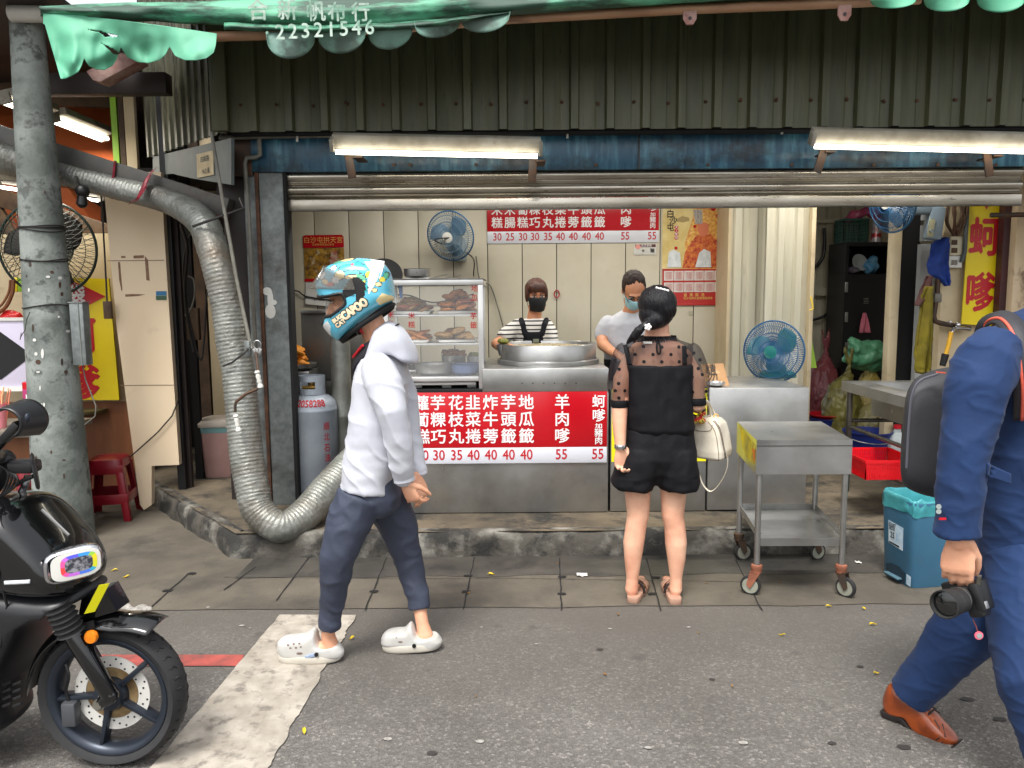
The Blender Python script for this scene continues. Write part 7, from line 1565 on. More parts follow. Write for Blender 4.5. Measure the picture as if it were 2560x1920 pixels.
# helmet
hl = [(773, 722), (783, 700), (798, 678), (822, 662), (850, 652), (893, 645), (930, 648), (958, 655), (972, 675), (980, 700), (984, 730), (985, 750), (962, 772), (925, 800), (890, 828), (852, 850), (838, 846), (822, 832), (812, 816), (816, 795), (806, 770), (786, 744)]
hl = [(790, 712), (800, 690), (815, 671), (838, 657), (866, 648), (893, 645), (925, 647), (953, 655), (972, 675), (981, 700), (985, 728), (985, 748), (965, 768), (928, 796), (890, 826), (852, 850), (838, 846), (822, 832), (812, 816), (817, 796), (818, 770), (798, 738)]
YH_ = YBK; ctr = P(905, 735, YH_)
ol = catm([P(x, y, YH_) for x, y in hl + hl[:1]], 10)[:-1]
hb_ = inflate(ol, (0, 1, 0), .132, .42, 60, ctr); bm = hb_.bm
def topx(p):
    q = CM.transposed() @ (p - V((0, 0, CAMH))); return (1280 + FPX * q.x / -q.z, 960 - FPX * q.y / -q.z)
port = [(760, 742), (790, 741), (822, 742), (852, 737), (872, 735), (880, 758), (862, 775), (842, 788), (818, 792), (790, 790), (770, 780)]
bvh0 = BVHTree.FromBMesh(bm)
dl = [f for f in bm.faces if inside((lambda q: (q[0] * 1.0, q[1]))(topx(V((f.calc_center_median().x, YH_, f.calc_center_median().z)))), port)]
bmesh.ops.delete(bm, geom=dl, context='FACES')
hm = [M('helmblue', (96, 188, 214), .25, coat=.5), M('helmwhite', (232, 234, 234), .25, coat=.5), M('helmteal', (44, 176, 178), .25, coat=.5), M('helmgreen', (96, 186, 146), .25, coat=.5), M('helmcream', (240, 218, 160), .25, coat=.5), M('helmyellow', (226, 206, 70), .25, coat=.5), M('helmpink', (216, 92, 104), .25, coat=.5), MT['black']]
E = lambda cx, cy, rx, ry, rt=0: (cx, cy, rx, ry, math.radians(rt))
blobs = [(E(905, 668, 14, 11), 2), (E(926, 675, 15, 12), 2), (E(880, 672, 17, 8, -12), 2), (E(866, 690, 12, 11), 4), (E(856, 702, 9, 8), 1), (E(913, 700, 17, 12, 10), 3), (E(922, 722, 12, 10), 2), (E(934, 688, 6, 8), 5), (E(893, 694, 14, 5, -8), 4), (E(842, 712, 10, 5), 6), (E(830, 706, 9, 6, 20), 4), (E(895, 664, 4, 3), 6), (E(917, 674, 4, 3), 6), (E(925, 708, 3, 7, 10), 5), (E(850, 655, 18, 5, -8), 3), (E(876, 651, 16, 4, -8), 4), (E(848, 672, 8, 6), 1), (E(966, 700, 6, 6), 5), (E(958, 712, 7, 5), 4), (E(950, 726, 6, 5), 4), (E(972, 690, 4, 8), 3), (E(820, 690, 7, 10, 30), 1)]
finp = [(921, 656), (958, 655), (964, 661), (956, 700), (944, 725), (936, 736), (934, 700), (940, 680)]
chinp = [(808, 818), (834, 800), (842, 812), (834, 846), (822, 836)]
rearp = [(952, 752), (966, 733), (986, 740), (986, 750), (960, 762)]
for f in bm.faces:
    c = f.calc_center_median(); x, y = topx(V((c.x, YH_, c.z))); mi = 0
    for (cx, cy, rx, ry, rt), m in blobs:
        dx, dy = x - cx, y - cy; a = (dx * math.cos(rt) + dy * math.sin(rt)) / rx; q = (-dx * math.sin(rt) + dy * math.cos(rt)) / ry; d = a * a + q * q
        if d < 1: mi = m
        elif d < 1 + 2.4 / min(rx, ry) and mi == 0: mi = 7
    if inside((x, y), finp) or inside((x, y), chinp): mi = 1
    if inside((x, y), rearp): mi = 4
    # black lower trim and port rim
    if (x - 852) * (752 - 851) - (y - 851) * (984 - 852) < -700 and x > 848: mi = 7
    if ((x - 905) / 24) ** 2 + ((y - 722) / 27) ** 2 < 1 and x > 872 and y > 695: mi = 7
    if any((x - qx) ** 2 + (y - qy) ** 2 < 20 for qx, qy in port[2:8]): mi = 7
    f.material_index = mi
me = bpy.data.meshes.new('helmet_shell'); bmesh.ops.recalc_face_normals(bm, faces=bm.faces[:]); bm.to_mesh(me); bm.free()
for m in hm: me.materials.append(m)
hl_root = thing('helmet', ctr, 'sky blue full-face helmet with cartoonish colour blobs and cream lettering worn by the walking person', 'helmet')
shell = link('helmet_shell', me, None, hl_root, 60)
md = shell.modifiers.new('s', 'SOLIDIFY'); md.thickness = .016; md.offset = -1; bake(shell)
shell.data.polygons.foreach_set('use_smooth', [True] * len(shell.data.polygons)); shell.data.set_sharp_from_angle(angle=R(50))
for sg in (-1, 1):
    L_ = []
    for x, y in catm(port[1:10], 6):
        q = P(x, y, YH_); h = bvh0.ray_cast(V((q.x, YH_ + sg, q.z)), V((0, -sg, 0)))
        if h[0] is not None: L_.append(h[0] + V((0, sg * .002, 0)))
    b = MB(); b.tube(L_, .0055, 8); b.build('port_trim', MT['black'], hl_root)
cu_ = V((1, 0, .66)).normalized(); cv_ = V((-.66, 0, 1)).normalized()
def ltext(items, r, mat, nm, off):
    offs = [(0, 0)] + [(r * math.cos(a), r * math.sin(a)) for a in [k * math.pi / 4 for k in range(8)]]
    its = [(t[0], V(t[1]) + cu_ * ox * t[2] + cv_ * oy * t[2], t[2], t[3]) for t in items for ox, oy in offs]
    return text('', None, mat, shell, 1, items=its, u=cu_, v=cv_, name=nm, bend=draper([shell], off), depth=0)
its = [('BUG', P(860, 795, YH_), S(13, YH_), 1.0), ('CAT', P(868, 806, YH_), S(14, YH_), 1.0), ('CAPOO', P(902, 772, YH_), S(26, YH_), .74)]
ltext(its, .16, MT['black'], 'letter_outline', .0012); ltext(its, .07, M('lettercream', (246, 226, 190), .3), 'lettering', .0022)
# raised visor, peak, spoiler fin, neck roll, strap
vis = [(773, 722), (780, 704), (797, 680), (812, 664), (845, 674), (880, 690), (902, 705), (910, 722), (896, 730), (870, 731), (830, 727), (800, 722)]
b = MB(); vb = MB(); M('smokevisor', (110, 104, 96), .08, alpha=.42, spec=.8)
def vsheet(u, v):
    # wraps from near side round the front to the far side
    a = (u - .5) * math.pi * 1.0; yy = YH_ + .139 * math.sin(a); fr = math.cos(a) ** .6 if math.cos(a) > 0 else 0
    x = 905 - (905 - (776 + 36 * v)) * fr - (1 - fr) * 8 * v; y = 726 - 4 * fr - (58 * v) * fr - 30 * v * (1 - fr); return P(x, y, YH_) + V((0, yy - YH_, 0))
vb.sheet(vsheet, 40, 10); vb.build('visor', MT['smokevisor'], hl_root, smooth=180, solid=.002)
b = MB(); b.sheet(lambda u, v: (lambda a: P(903 - (903 - 796) * (math.cos(a) ** .7 if math.cos(a) > 0 else 0), 738 + 8 * v * math.cos(a), YH_) + V((0, .132 * math.sin(a), 0)))((u - .5) * math.pi), 30, 3); b.build('port_brow', MT['black'], hl_root, smooth=180, solid=.006)
b = MB(); b.sheet(lambda u, v: (lambda a: P(880 - (880 - 819) * (math.cos(a) ** .45 if math.cos(a) > 0 else 0), 745 + 47 * v, YH_) + V((0, .122 * math.sin(a), 0)))((u - .5) * math.pi * .55), 20, 6); b.build('clear_shield', M('shield', (190, 196, 196), .05, alpha=.2, spec=.8), hl_root, smooth=180, solid=.002)
b = MB(); b.limb([P(812, 806, YH_ - .07), P(835, 793, YH_ - .09), P(850, 782, YH_ - .115)], [.012, .014, .01]); b.limb([P(812, 806, YH_ - .07), P(808, 808, YH_), P(812, 806, YH_ + .07)], [.012, .013, .012]); b.build('breath_guard', MT['black'], hl_root, smooth=180)
b = MB(); b.prism([P(925, 650, YH_ - .04), P(962, 655, YH_ - .05), P(957, 680, YH_ - .085), P(950, 700, YH_ - .11), P(940, 690, YH_ - .105), P(936, 668, YH_ - .08)], (0, -.006, .004)); b.build('spoiler_fin', hm[1], hl_root, bevel=.002)
b = MB(); b.loft([(P(918, 802, YH_), V((.11, 0, .075)), V((0, .105, 0))), (P(920, 812, YH_), V((.1, 0, .07)), V((0, .098, 0)))], 32, cap=False); b.build('neck_roll', MT['blackmatte'], hl_root, smooth=180, solid=.02)
b = MB(); b.obox(P(903, 822, YH_ - .03), (.05, .02, .03), Matrix.Rotation(.5, 3, 'Y')); b.build('strap_buckle', MT['signred'], hl_root, bevel=.004)
b = MB(); b.tube([P(890, 800, YH_ - .09), P(890, 818, YH_ - .06), P(897, 832, YH_ - .02), P(905, 830, YH_ + .03)], .01, 8); b.build('chin_strap', MT['black'], hl_root)
# ================================================================ customer seen from behind
YW2 = 3.8
cw = thing('person', G(1640, 1505), 'person seen from behind in black blouse with dotted sheer sleeves, black shorts and sandals', 'person')
b = MB(); L, rot = head_mb(b, P(1643, 776, YW2 - .02), (0, 1, -.12), (0, .12, 1), .90)
def wr(y, x0, x1, d, pw=.85, dy=0.0):
    Y = YW2 + dy; c = P((x0 + x1) / 2, y, Y); return (c, V((S((x1 - x0) / 2, Y), 0, 0)), V((0, d, 0)), pw)
b.limb([P(1643, 800, YW2), P(1643, 850, YW2)], [.056, .06])
b.loft([wr(838, 1612, 1674, .058), wr(850, 1600, 1684, .072), wr(864, 1580, 1710, .082), wr(900, 1576, 1714, .095), wr(960, 1572, 1718, .1), wr(1040, 1582, 1712, .095), wr(1120, 1572, 1720, .1), wr(1160, 1596, 1694, .07)], 32)
leg(b, [(1582, 892, 3.8, 22), (1556, 950, 3.78, 23), (1549, 1020, 3.76, 20), (1549, 1070, 3.74, 17), (1551, 1118, 3.72, 13)])
leg(b, [(1708, 892, 3.8, 22), (1738, 950, 3.79, 23), (1741, 1012, 3.78, 21), (1744, 1016, 3.88, 18), (1750, 1010, 3.98, 14)])
hand_mb(b, P(1552, 1120, 3.72), (.1, .1, -1), (-.25, 1, .1), (.9, .3, 0), .98, fist=((.75, .9, .6), (.8, .95, .6), (.85, .95, .6), (.9, .95, .6)), thumb=(.5, .45, .5))
hand_mb(b, P(1750, 1008, 3.99), (.05, 1, .05), (.4, 0, .9), (-.9, 0, .3), .95, curl=(.5, .55, .6, .65))
leg(b, [(1594, 1160, 3.8, 40), (1594, 1220, 3.8, 33), (1595, 1290, 3.79, 27), (1590, 1315, 3.79, 26), (1584, 1358, 3.79, 26), (1582, 1400, 3.79, 21), (1581, 1445, 3.79, 15), (1579, 1475, 3.79, 16)], 22)
leg(b, [(1686, 1160, 3.8, 40), (1684, 1220, 3.8, 33), (1682, 1290, 3.79, 27), (1687, 1315, 3.79, 26), (1690, 1358, 3.79, 27), (1691, 1400, 3.79, 22), (1690, 1445, 3.79, 15), (1689, 1475, 3.79, 16)], 22)
for sx, x, tx in ((-1, 1580, 1606), (1, 1689, 1668)):
    h = G(x, 1497) + V((0, .03, .045)); t = V((P(tx, 1400, 3.98).x, h.y + .17, .03)); b.limb([h, h.lerp(t, .45) + V((0, 0, .012)), t], [.033, .032, .022], flat=((0, 0, 1), .75))
fuse('body', b, MT['skinfair'], cw, .0046, 3)
eyes(L, rot, .90, cw)
M('blackcloth', (11, 10, 14), .75, spec=.25, col2=(15, 14, 18), vscale=8, bump=.3, bscale=16)
b = MB(); b.loft([wr(911, 1563, 1727, .118, .75), wr(940, 1564, 1727, .121, .75), wr(1000, 1565, 1727, .122, .75), wr(1045, 1566, 1729, .125, .75), wr(1068, 1567, 1731, .128, .75), wr(1080, 1574, 1727, .118, .75)], 48)
bl = fuse('blouse', b, MT['blackcloth'], cw, .006, 2, lambda p, n: fold(5, 4, 4, .008, 3)(p, n) + .004 * noise.noise(V((p.x * 30, 0, p.z * 5))))
M('sheer', (26, 18, 22), .6, alpha=.48, col2=(34, 24, 28), vscale=20)
b = MB(); b.loft([wr(842, 1598, 1688, .068), wr(850, 1590, 1696, .085), wr(860, 1567, 1725, .1), wr(870, 1563, 1729, .108), wr(890, 1563, 1728, .114), wr(911, 1563, 1727, .117)], 48, cap=False)
yk = b.build('sheer_yoke', MT['sheer'], cw, smooth=180)
sl_ = []
for pts in ([(1572, 868, 3.8, 20), (1562, 885, 3.795, 27), (1552, 925, 3.78, 29), (1547, 965, 3.77, 28), (1548, 990, 3.765, 23), (1549, 1004, 3.76, 20)], [(1716, 868, 3.8, 20), (1727, 885, 3.795, 27), (1739, 925, 3.78, 29), (1744, 965, 3.77, 28), (1743, 985, 3.77, 24), (1742, 1000, 3.77, 21)]):
    b = MB(); fp = catm([P(x, y, Y) for x, y, Y, r in pts], 6); fr_ = [v.x for v in catm([V((S(r, Y), 0, 0)) for x, y, Y, r in pts], 6)]
    p_, T_, U_ = b.frames(fp); rs = []
    for i, (p, t, u, r) in enumerate(zip(p_, T_, U_, fr_)):
        v = t.cross(u); rs.append([b.bm.verts.new(p + (u * math.cos(a) + v * math.sin(a)) * r * (1 + .035 * math.sin(a * 9 + i * .12))) for a in [2 * math.pi * k / 72 for k in range(72)]])
    for x, y in zip(rs, rs[1:]): b.bridge(x, y)
    sl_.append(b.build('sheer_sleeve', MT['sheer'], cw, smooth=180))
for x, y, Y, r in ((1549, 1007, 3.76, 21.5), (1742, 1002, 3.77, 22.5)):
    b = MB(); rr = S(r, Y); b.lathe([(rr * .93, -.022), (rr * 1.02, -.015), (rr * 1.02, .008), (rr * .95, .016)], P(x, y, Y), (-.02, 0, 1), 36); b.build('sleeve_cuff', MT['blackcloth'], cw)
dpb = draper([yk] + sl_, .0015)
for i, (x, y) in enumerate([(1605, 865), (1649, 866), (1692, 866), (1585, 885), (1627, 884), (1671, 884), (1713, 888), (1605, 902), (1648, 902), (1692, 902), (1586, 853), (1570, 906), (1546, 922), (1544, 957), (1560, 975), (1536, 975), (1545, 993), (1733, 882), (1748, 899), (1742, 920), (1752, 935), (1727, 941), (1728, 979), (1762, 977), (1537, 901)]):
    b = MB(); b.poly([dpb(P(x + 4.4 * math.cos(-k * .52), y + 4.4 * math.sin(-k * .52), YW2 - .05)) for k in range(12)]); b.build('dot', MT['blackcloth'], cw, smooth=0)
for a, c, w_ in (((1564, 863), (1572, 912), 6), ((1706, 863), (1706, 910), 6)):
    b = MB(); b.sheet(lambda u, v: dpb(P(a[0] + (c[0] - a[0]) * v + w_ * (u * 2 - 1), a[1] + (c[1] - a[1]) * v, YW2 - .05)) + V((0, -.001, 0)), 3, 10); b.build('strap', MT['blackcloth'], cw, smooth=180, solid=.002)
b = MB(); n_ = 90; c = P(1642, 846, YW2)
rs = [[b.bm.verts.new(c + V((S(44, YW2) * (1 + .05 * (k % 2)) * math.cos(2 * math.pi * k / n_) * q, .068 * (1 + .06 * (k % 2)) * math.sin(2 * math.pi * k / n_) * q, z))) for k in range(n_)] for z, q in ((-.016, 1.06), (.0, .99), (.014, 1.0))]
for x, y in zip(rs, rs[1:]): b.bridge(x, y)
b.build('frill_collar', MT['blackcloth'], cw, smooth=0, solid=.004)
b = MB(); b.tube([dpb(P(1641 + 4.5 * math.sin(a), 869 - 14 * math.cos(a), YW2 - .05)) + V((0, -.002, 0)) for a in [k * math.pi / 10 for k in range(20)]], .005, 6, closed=True); b.build('keyhole_trim', MT['blackcloth'], cw)
b = MB(); b.sheet(lambda u, v: dpb(P(1606 + 20 * u, 853 + 5 * v, YW2 - .05)), 3, 1); b.build('size_label', MT['whiteplastic'], cw, smooth=0)
# shorts
b = MB()
b.loft([wr(1070, 1568, 1730, .115, .75), wr(1100, 1562, 1733, .125, .75), wr(1140, 1553, 1738, .136, .75), wr(1175, 1568, 1726, .12, .75), wr(1198, 1600, 1676, .09, .75), wr(1208, 1620, 1656, .06, .75)], 48)
for x0, x1, xt0, xt1 in ((1530, 1633, 1556, 1650), (1640, 1744, 1640, 1735)): b.loft([wr(1118, xt0 + 6, xt1 - 6, .125, .8), wr(1140, xt0 - 3, xt1, .137, .8), wr(1175, (x0 + xt0) / 2 - 3, (x1 + xt1) / 2 + 3, .139, .8), wr(1205, x0, x1, .135, .8), wr(1217, x0 + 8, x1 - 4, .13, .8)], 36)
fuse('shorts', b, MT['blackcloth'], cw, .006, 6, lambda p, n: fold(8, 6, 5, .008, 9)(p, n) + .006 * noise.noise(V((p.x * 18, p.y * 8, p.z * 26))) * (1 if p.z < .66 else .2))
# hair
b = MB()
c = P(1643, 760, YW2 - .03); b.ball(c, (S(46, YW2), .112, S(46, YW2)), None, 32, 20); b.ball(P(1640, 786, YW2 - .05), (S(42, YW2), .085, S(34, YW2))); b.ball(P(1652, 772, YW2 - .05), (S(38, YW2), .09, S(36, YW2))); b.limb([P(1640, 800, YW2 - .1), P(1622, 812, YW2 - .105), P(1608, 815, YW2 - .1)], [S(22, YW2), S(15, YW2), S(9, YW2)])
b.limb([P(1608, 815, YW2 - .1), P(1598, 826, YW2 - .11), P(1584, 842, YW2 - .10), P(1568, 858, YW2 - .07)], [S(8, YW2), S(11, YW2), S(11, YW2), S(4, YW2)])
hr = fuse('hair', b, MT['hairblack'], cw, .005, 14, lambda p, n: .003 * noise.noise(V((p.x * 40 + p.z * 10, p.y * 20, p.z * 6))) + .0018 * noise.noise(V((p.x * 120 + p.z * 40, p.y * 40, p.z * 16))), cut=lambda c: c.y > YW2 + .04 and c.z < P(1643, 775, YW2).z)
dh = draper([hr], .003); M('pearl', (240, 236, 232), .2)
b = MB()
for k in range(7): b.ball(dh(P(1633 + 4.4 * k, 720 + 1.2 * k, YW2)), S(3.0 if k % 2 == 0 else 2.2, YW2))
b.build('hair_clip', MT['pearl'], hr, smooth=180)
b = MB(); q = dh(P(1608, 815, YW2)); 
for k in range(5): b.ball(q + V((.011 * math.cos(k * 1.257), -.004, .011 * math.sin(k * 1.257))), .0075)
b.ball(q + V((0, -.008, 0)), .006); b.build('flower_band', MT['pearl'], hr, smooth=180)
b = MB(); b.tube([P(1607 + 0, 815, YW2 - .1) + V((.022 * math.cos(a) * .6, .022 * math.sin(a), .02 * math.cos(a))) for a in [k * math.pi / 8 for k in range(16)]], .006, 6, closed=True); b.build('hair_tie', MT['black'], hr)
b = MB(); b.lathe([(S(14.5, 3.72), -.01), (S(15.2, 3.72), -.008), (S(15.2, 3.72), .008), (S(14.5, 3.72), .01)], P(1551, 1116, 3.72), (.03, 0, 1), 32); b.build('bracelet', MT['chrome'], cw)
M('sandal', (176, 138, 118), .7, col2=(160, 124, 104), vscale=14); M('sandalsole', (150, 126, 108), .7)
for sx, x, tx, yb in ((-1, 1580, 1604, 1511), (1, 1690, 1668, 1515)):
    h = G(x, yb); t = V((P(tx, 1405, 3.98).x, h.y + .225, 0)); d = (t - h).normalized(); s = V((d.y, -d.x, 0)); t = thing_ = None
    b = MB(); ring = []
    prof = [(0, .0), (.006, .026), (.03, .034), (.07, .033), (.12, .036), (.17, .043), (.21, .042), (.235, .03), (.245, .0)]
    ol_ = [h + d * (a + .0) + s * w for a, w in prof] + [h + d * a - s * w for a, w in prof[-2:0:-1]]
    b.hexa([p + V((0, 0, .001)) for p in ol_], [p + V((0, 0, .036 - .012 * ((p - h).dot(d)) / .25)) for p in ol_]); so = b.build('sandal', MT['sandal'], cw, bevel=.006)
    b = MB(); b.tube([h + d * .06 + s * .036 + V((0, 0, .03)), h + d * .03 + s * .034 + V((0, 0, .075)), h + d * .03 - s * .034 + V((0, 0, .075)), h + d * .06 - s * .036 + V((0, 0, .03))][:0] or [h + d * (.10 + .0 * k) + s * .042 * math.cos(k * math.pi / 10) + V((0, 0, .028 + .055 * math.sin(k * math.pi / 10))) for k in range(11)], .007, 8); b.build('instep_strap', MT['darkbrown'], so)
    b = MB(); b.sheet(lambda u, v: h + d * (.155 + .06 * v) + s * .044 * math.cos(u * math.pi) + V((0, 0, .024 + (.05 - .012 * v) * math.sin(u * math.pi))), 14, 5); b.build('toe_strap', MT['sandal'], so, smooth=180, solid=.004)
# handbag on her right forearm
hbg = thing('handbag', P(1780, 1145, 3.9), 'cream leather handbag with grab handles and hanging strap on the customer\'s forearm', 'handbag')
M('cream', (224, 216, 198), .45, col2=(212, 203, 184), vscale=8, bump=.12, bscale=120)
bc = P(1779, 1142, 3.93); ux = V((.80, -.60, 0)); uy = V((.60, .80, 0)); 
def br(y, hx, hy, ox=0, pw=.35): 
    c = P(1778 + ox, y, 3.93); return (c, ux * hx, uy * hy, pw)
b = MB(); b.loft([br(1143, .070, .070, 1), br(1138, .083, .088, 1), br(1122, .086, .092, 1), br(1085, .08, .086, -2), br(1056, .073, .07, -5), br(1044, .064, .05, -8), br(1041, .05, .034, -8)], 56)
bb = fuse('bag_body', b, MT['cream'], hbg, .005, 2, lambda p, n: .004 * noise.noise(p * 12))
dpg = draper([bb], .0012)
for pts in ([(1778, 1049), (1790, 1070), (1800, 1110), (1806, 1142)], [(1781, 1048), (1793, 1069), (1803, 1108), (1809, 1141)]):
    b = MB(); b.tube([dpg(p) for p in catm([P(x, y, 3.9) for x, y in pts], 8)], .0022, 5); b.build('zip_line', MT['castiron'], bb)
b = MB(); b.tube([dpg(p) for p in catm([P(x, y, 3.9) for x, y in ((1766, 1052), (1778, 1072), (1784, 1105), (1787, 1146))], 8)], .002, 5); b.build('seam', M('seambrown', (120, 104, 86), .6), bb)
b = MB(); b.tube([dpg(p) for p in catm([P(x, y, 3.9) for x, y in ((1730, 1072), (1745, 1076), (1768, 1072), (1774, 1058))], 8)], .002, 5); b.build('pocket_edge', MT['seambrown'], bb)
for pts in ([(1752, 1052, 3.88), (1758, 1022, 3.88), (1765, 1003, 3.86), (1773, 1018, 3.9), (1778, 1044, 3.93)], [(1764, 1046, 3.99), (1764, 1020, 3.95), (1768, 1002, 3.9), (1780, 1022, 3.97), (1790, 1042, 3.98)]):
    b = MB(); L_ = catm([P(*q) for q in pts], 8); p_, T_, U_ = b.frames(L_); rs = []
    for p, t, u in zip(p_, T_, U_): rs.append(b.ring(p, V((0, 1, 0)) * .010, t.cross(V((0, 1, 0))).normalized() * .0045, 8))
    for x, y in zip(rs, rs[1:]): b.bridge(x, y)
    b.build('grab_handle', MT['cream'], hbg)
b = MB(); L_ = catm([P(1738, 1135, 3.9), P(1745, 1172, 3.88), P(1757, 1210, 3.87), P(1777, 1228, 3.86), P(1800, 1208, 3.86), P(1818, 1170, 3.88), P(1819, 1132, 3.9)], 8); p_, T_, U_ = b.frames(L_); rs = [b.ring(p, V((.5, 1, 0)).normalized() * .011, t.cross(V((.5, 1, 0)).normalized()).normalized() * .002, 8) for p, t, u in zip(p_, T_, U_)]
for x, y in zip(rs, rs[1:]): b.bridge(x, y)
b.build('shoulder_strap', MT['cream'], hbg)
b = MB(); q = P(1790, 1040, 3.9); b.tube([q + V((.012 * math.cos(a), 0, .01 * math.sin(a))) for a in [k * math.pi / 6 for k in range(12)]], .003, 6, closed=True); b.build('gold_ring', MT['gold'], hbg)
sc2 = thing('silk_scarf', P(1735, 1040, 3.93), 'red, yellow and black silk scarf tied to the handbag handle', 'scarf')
b = MB(); b.ball(P(1738, 1046, 3.86), (.05, .03, .022), Matrix.Rotation(.3, 3, 'Y')); b.ball(P(1755, 1028, 3.84), (.022, .02, .03)); b.ball(P(1727, 1052, 3.86), (.025, .02, .02))
fuse('scarf', b, M('scarf', (196, 30, 30), .6, col2=(232, 206, 80), vscale=36, lo=.48, hi=.52, dirt=(20, 24, 20), dscale=30, dlo=.55, dhi=.57, damt=1.0), sc2, .005, 1, lambda p, n: .008 * noise.noise(p * 40))
# ================================================================ vendors behind the counter
def stripes(name, c1, c2, freq):
    m = M(name, c1, .75, bump=.1, bscale=200); nt = m.node_tree; N = nt.nodes; L = nt.links
    tc = N.new('ShaderNodeTexCoord'); sp = N.new('ShaderNodeSeparateXYZ'); L.new(tc.outputs['Object'], sp.inputs[0])
    a = N.new('ShaderNodeMath'); a.operation = 'MULTIPLY'; a.inputs[1].default_value = freq; L.new(sp.outputs['Z'], a.inputs[0])
    f = N.new('ShaderNodeMath'); f.operation = 'FRACT'; L.new(a.outputs[0], f.inputs[0])
    g = N.new('ShaderNodeMath'); g.operation = 'GREATER_THAN'; g.inputs[1].default_value = .68; L.new(f.outputs[0], g.inputs[0])
    x = N.new('ShaderNodeMix'); x.data_type = 'RGBA'; A = [q for q in x.inputs if q.type == 'RGBA']; A[0].default_value = (*lin(c1), 1); A[1].default_value = (*lin(c2), 1)
    L.new(g.outputs[0], x.inputs['Factor']); L.new([q for q in x.outputs if q.type == 'RGBA'][0], N['Principled BSDF'].inputs['Base Color']); return m
stripes('striped', (226, 222, 214), (20, 20, 28), 32)
def tor(b, rows, Y, pw=.85):
    b.loft([(P((x0 + x1) / 2, y, Y + dy), V((S((x1 - x0) / 2, Y), 0, 0)), V((0, d, 0)), pw) for y, x0, x1, d, dy in rows], 32)
YV = 5.72
vw = thing('person', V((P(1330, 900, YV).x, YV, .152)), 'vendor in striped T-shirt, black apron and black face mask stirring at the round pan', 'person')
f_, u_ = V((.12, -1, -.12)), V((0, -.1, 1))
b = MB(); L, rot = head_mb(b, P(1341, 742, YV - .02), f_, u_, .98)
b.limb([P(1338, 775, YV), P(1334, 808, YV)], [.05, .056])
tor(b, [(805, 1302, 1362, .07, 0), (830, 1296, 1366, .09, 0), (900, 1296, 1364, .1, 0), (990, 1300, 1362, .1, 0)], YV)
leg(b, [(1298, 820, 5.72, 14), (1262, 845, 5.62, 13), (1240, 860, 5.52, 12.5), (1250, 868, 5.4, 11), (1264, 866, 5.3, 9)])
leg(b, [(1366, 822, 5.72, 14), (1378, 860, 5.66, 13), (1376, 890, 5.6, 12), (1362, 880, 5.45, 10)])
for x in (1312, 1352): leg(b, [(x, 1000, 5.75, 24), (x, 1100, 5.75, 18), (x, 1185, 5.75, 14)])
hand_mb(b, P(1264, 866, 5.29), (.55, -.6, -.5), (-.5, -.3, .7), (.4, -.8, .2), .95, curl=(.6, .65, .7, .75)); hand_mb(b, P(1361, 880, 5.44), (-.5, -.8, -.2), (.2, .1, 1), (-.6, .5, .1), .95)
fuse('body', b, MT['skintan'], vw, .006, 3); eyes(L, rot, .98, vw, True, 'hairbrown')
b = MB(); tor(b, [(797, 1310, 1356, .075, 0), (806, 1292, 1370, .095, 0), (825, 1284, 1376, .11, 0), (870, 1283, 1377, .118, 0), (930, 1286, 1374, .12, 0), (985, 1290, 1370, .12, 0)], YV)
leg(b, [(1298, 815, 5.72, 19), (1276, 830, 5.66, 20), (1260, 840, 5.6, 18)]); leg(b, [(1366, 815, 5.72, 18), (1376, 835, 5.69, 18), (1380, 856, 5.66, 16)])
fuse('striped_shirt', b, MT['striped'], vw, .008, 6, lambda p, n: fold(7, 6, 8, .006, 12)(p, n))
M('apron', (16, 16, 24), .8, spec=.3)
b = MB(); tor(b, [(828, 1306, 1356, .118, -.012), (838, 1300, 1362, .122, -.012), (870, 1292, 1370, .128, -.01), (960, 1286, 1374, .132, 0), (1060, 1290, 1370, .13, 0)], YV)
for x0, x1 in ((1303, 1312), (1366, 1356)): b.limb([P(x0, 800, YV - .04), P((x0 + x1) / 2, 812, YV - .105), P(x1, 835, YV - .12)], [.022, .022, .022], flat=((0, 1, 0), .5))
ap_ = fuse('apron', b, MT['apron'], vw, .008, 4)
b = MB(); b.obox(P(1340, 852, YV - .142), (S(14, 5.6), .004, S(9, 5.6))); b.build('apron_patch', M('patch', (120, 126, 110), .6), ap_, bevel=.001)
b = MB(); b.ball(L(0, -.022, .052), (.086, .1, .088), rot); b.ball(L(0, .05, .072), (.066, .052, .05), rot)
for k in (-1, 1): b.ball(L(.07 * k, -.0, .02), (.018, .045, .06), rot)
b.ball(L(0, -.085, .02), (.05, .05, .06), rot)
fuse('hair', b, MT['hairbrown'], vw, .006, 3, lambda p, n: .003 * noise.noise(V((p.x * 70, p.y * 30, p.z * 9))))
def mask(L, rot, mat, par, s=1.0, nm='face_mask'):
    def mk(u, v):
        a = (u - .5) * 2.35; z = .005 - .098 * v; w = .075 - .018 * v; q = .082 + .042 * (1 - (2 * v - .75) ** 2 * .55)
        return L(w * math.sin(a) * 1.02, q * math.cos(a) * 1.0 + .004, z - .012 * math.cos(a) * (v - .2))
    m = MB().sheet(mk, 24, 12).build(nm, mat, par, smooth=180, solid=.003)
    for k in (-1, 1):
        b = MB(); b.tube([L(.07 * k, .035, -.0), L(.077 * k, .0, .03), L(.076 * k, -.02, 0), L(.066 * k, .025, -.07)], .002, 5); b.build('ear_loop', mat, m)
mask(L, rot, M('maskblack', (14, 14, 18), .8), vw)
cup = thing('filling_cup', P(1258, 878, 5.25), 'small steel cup of chopped greens in the vendor hand over the pan', 'cup')
b = MB(); b.lathe([(.03, 0), (.04, .075), (.037, .075), (.001, .06)], P(1258, 876, 5.24) + V((0, 0, -.03)), (-.1, -.1, 1), 24); b.build('cup_body', MT['steel'], cup)
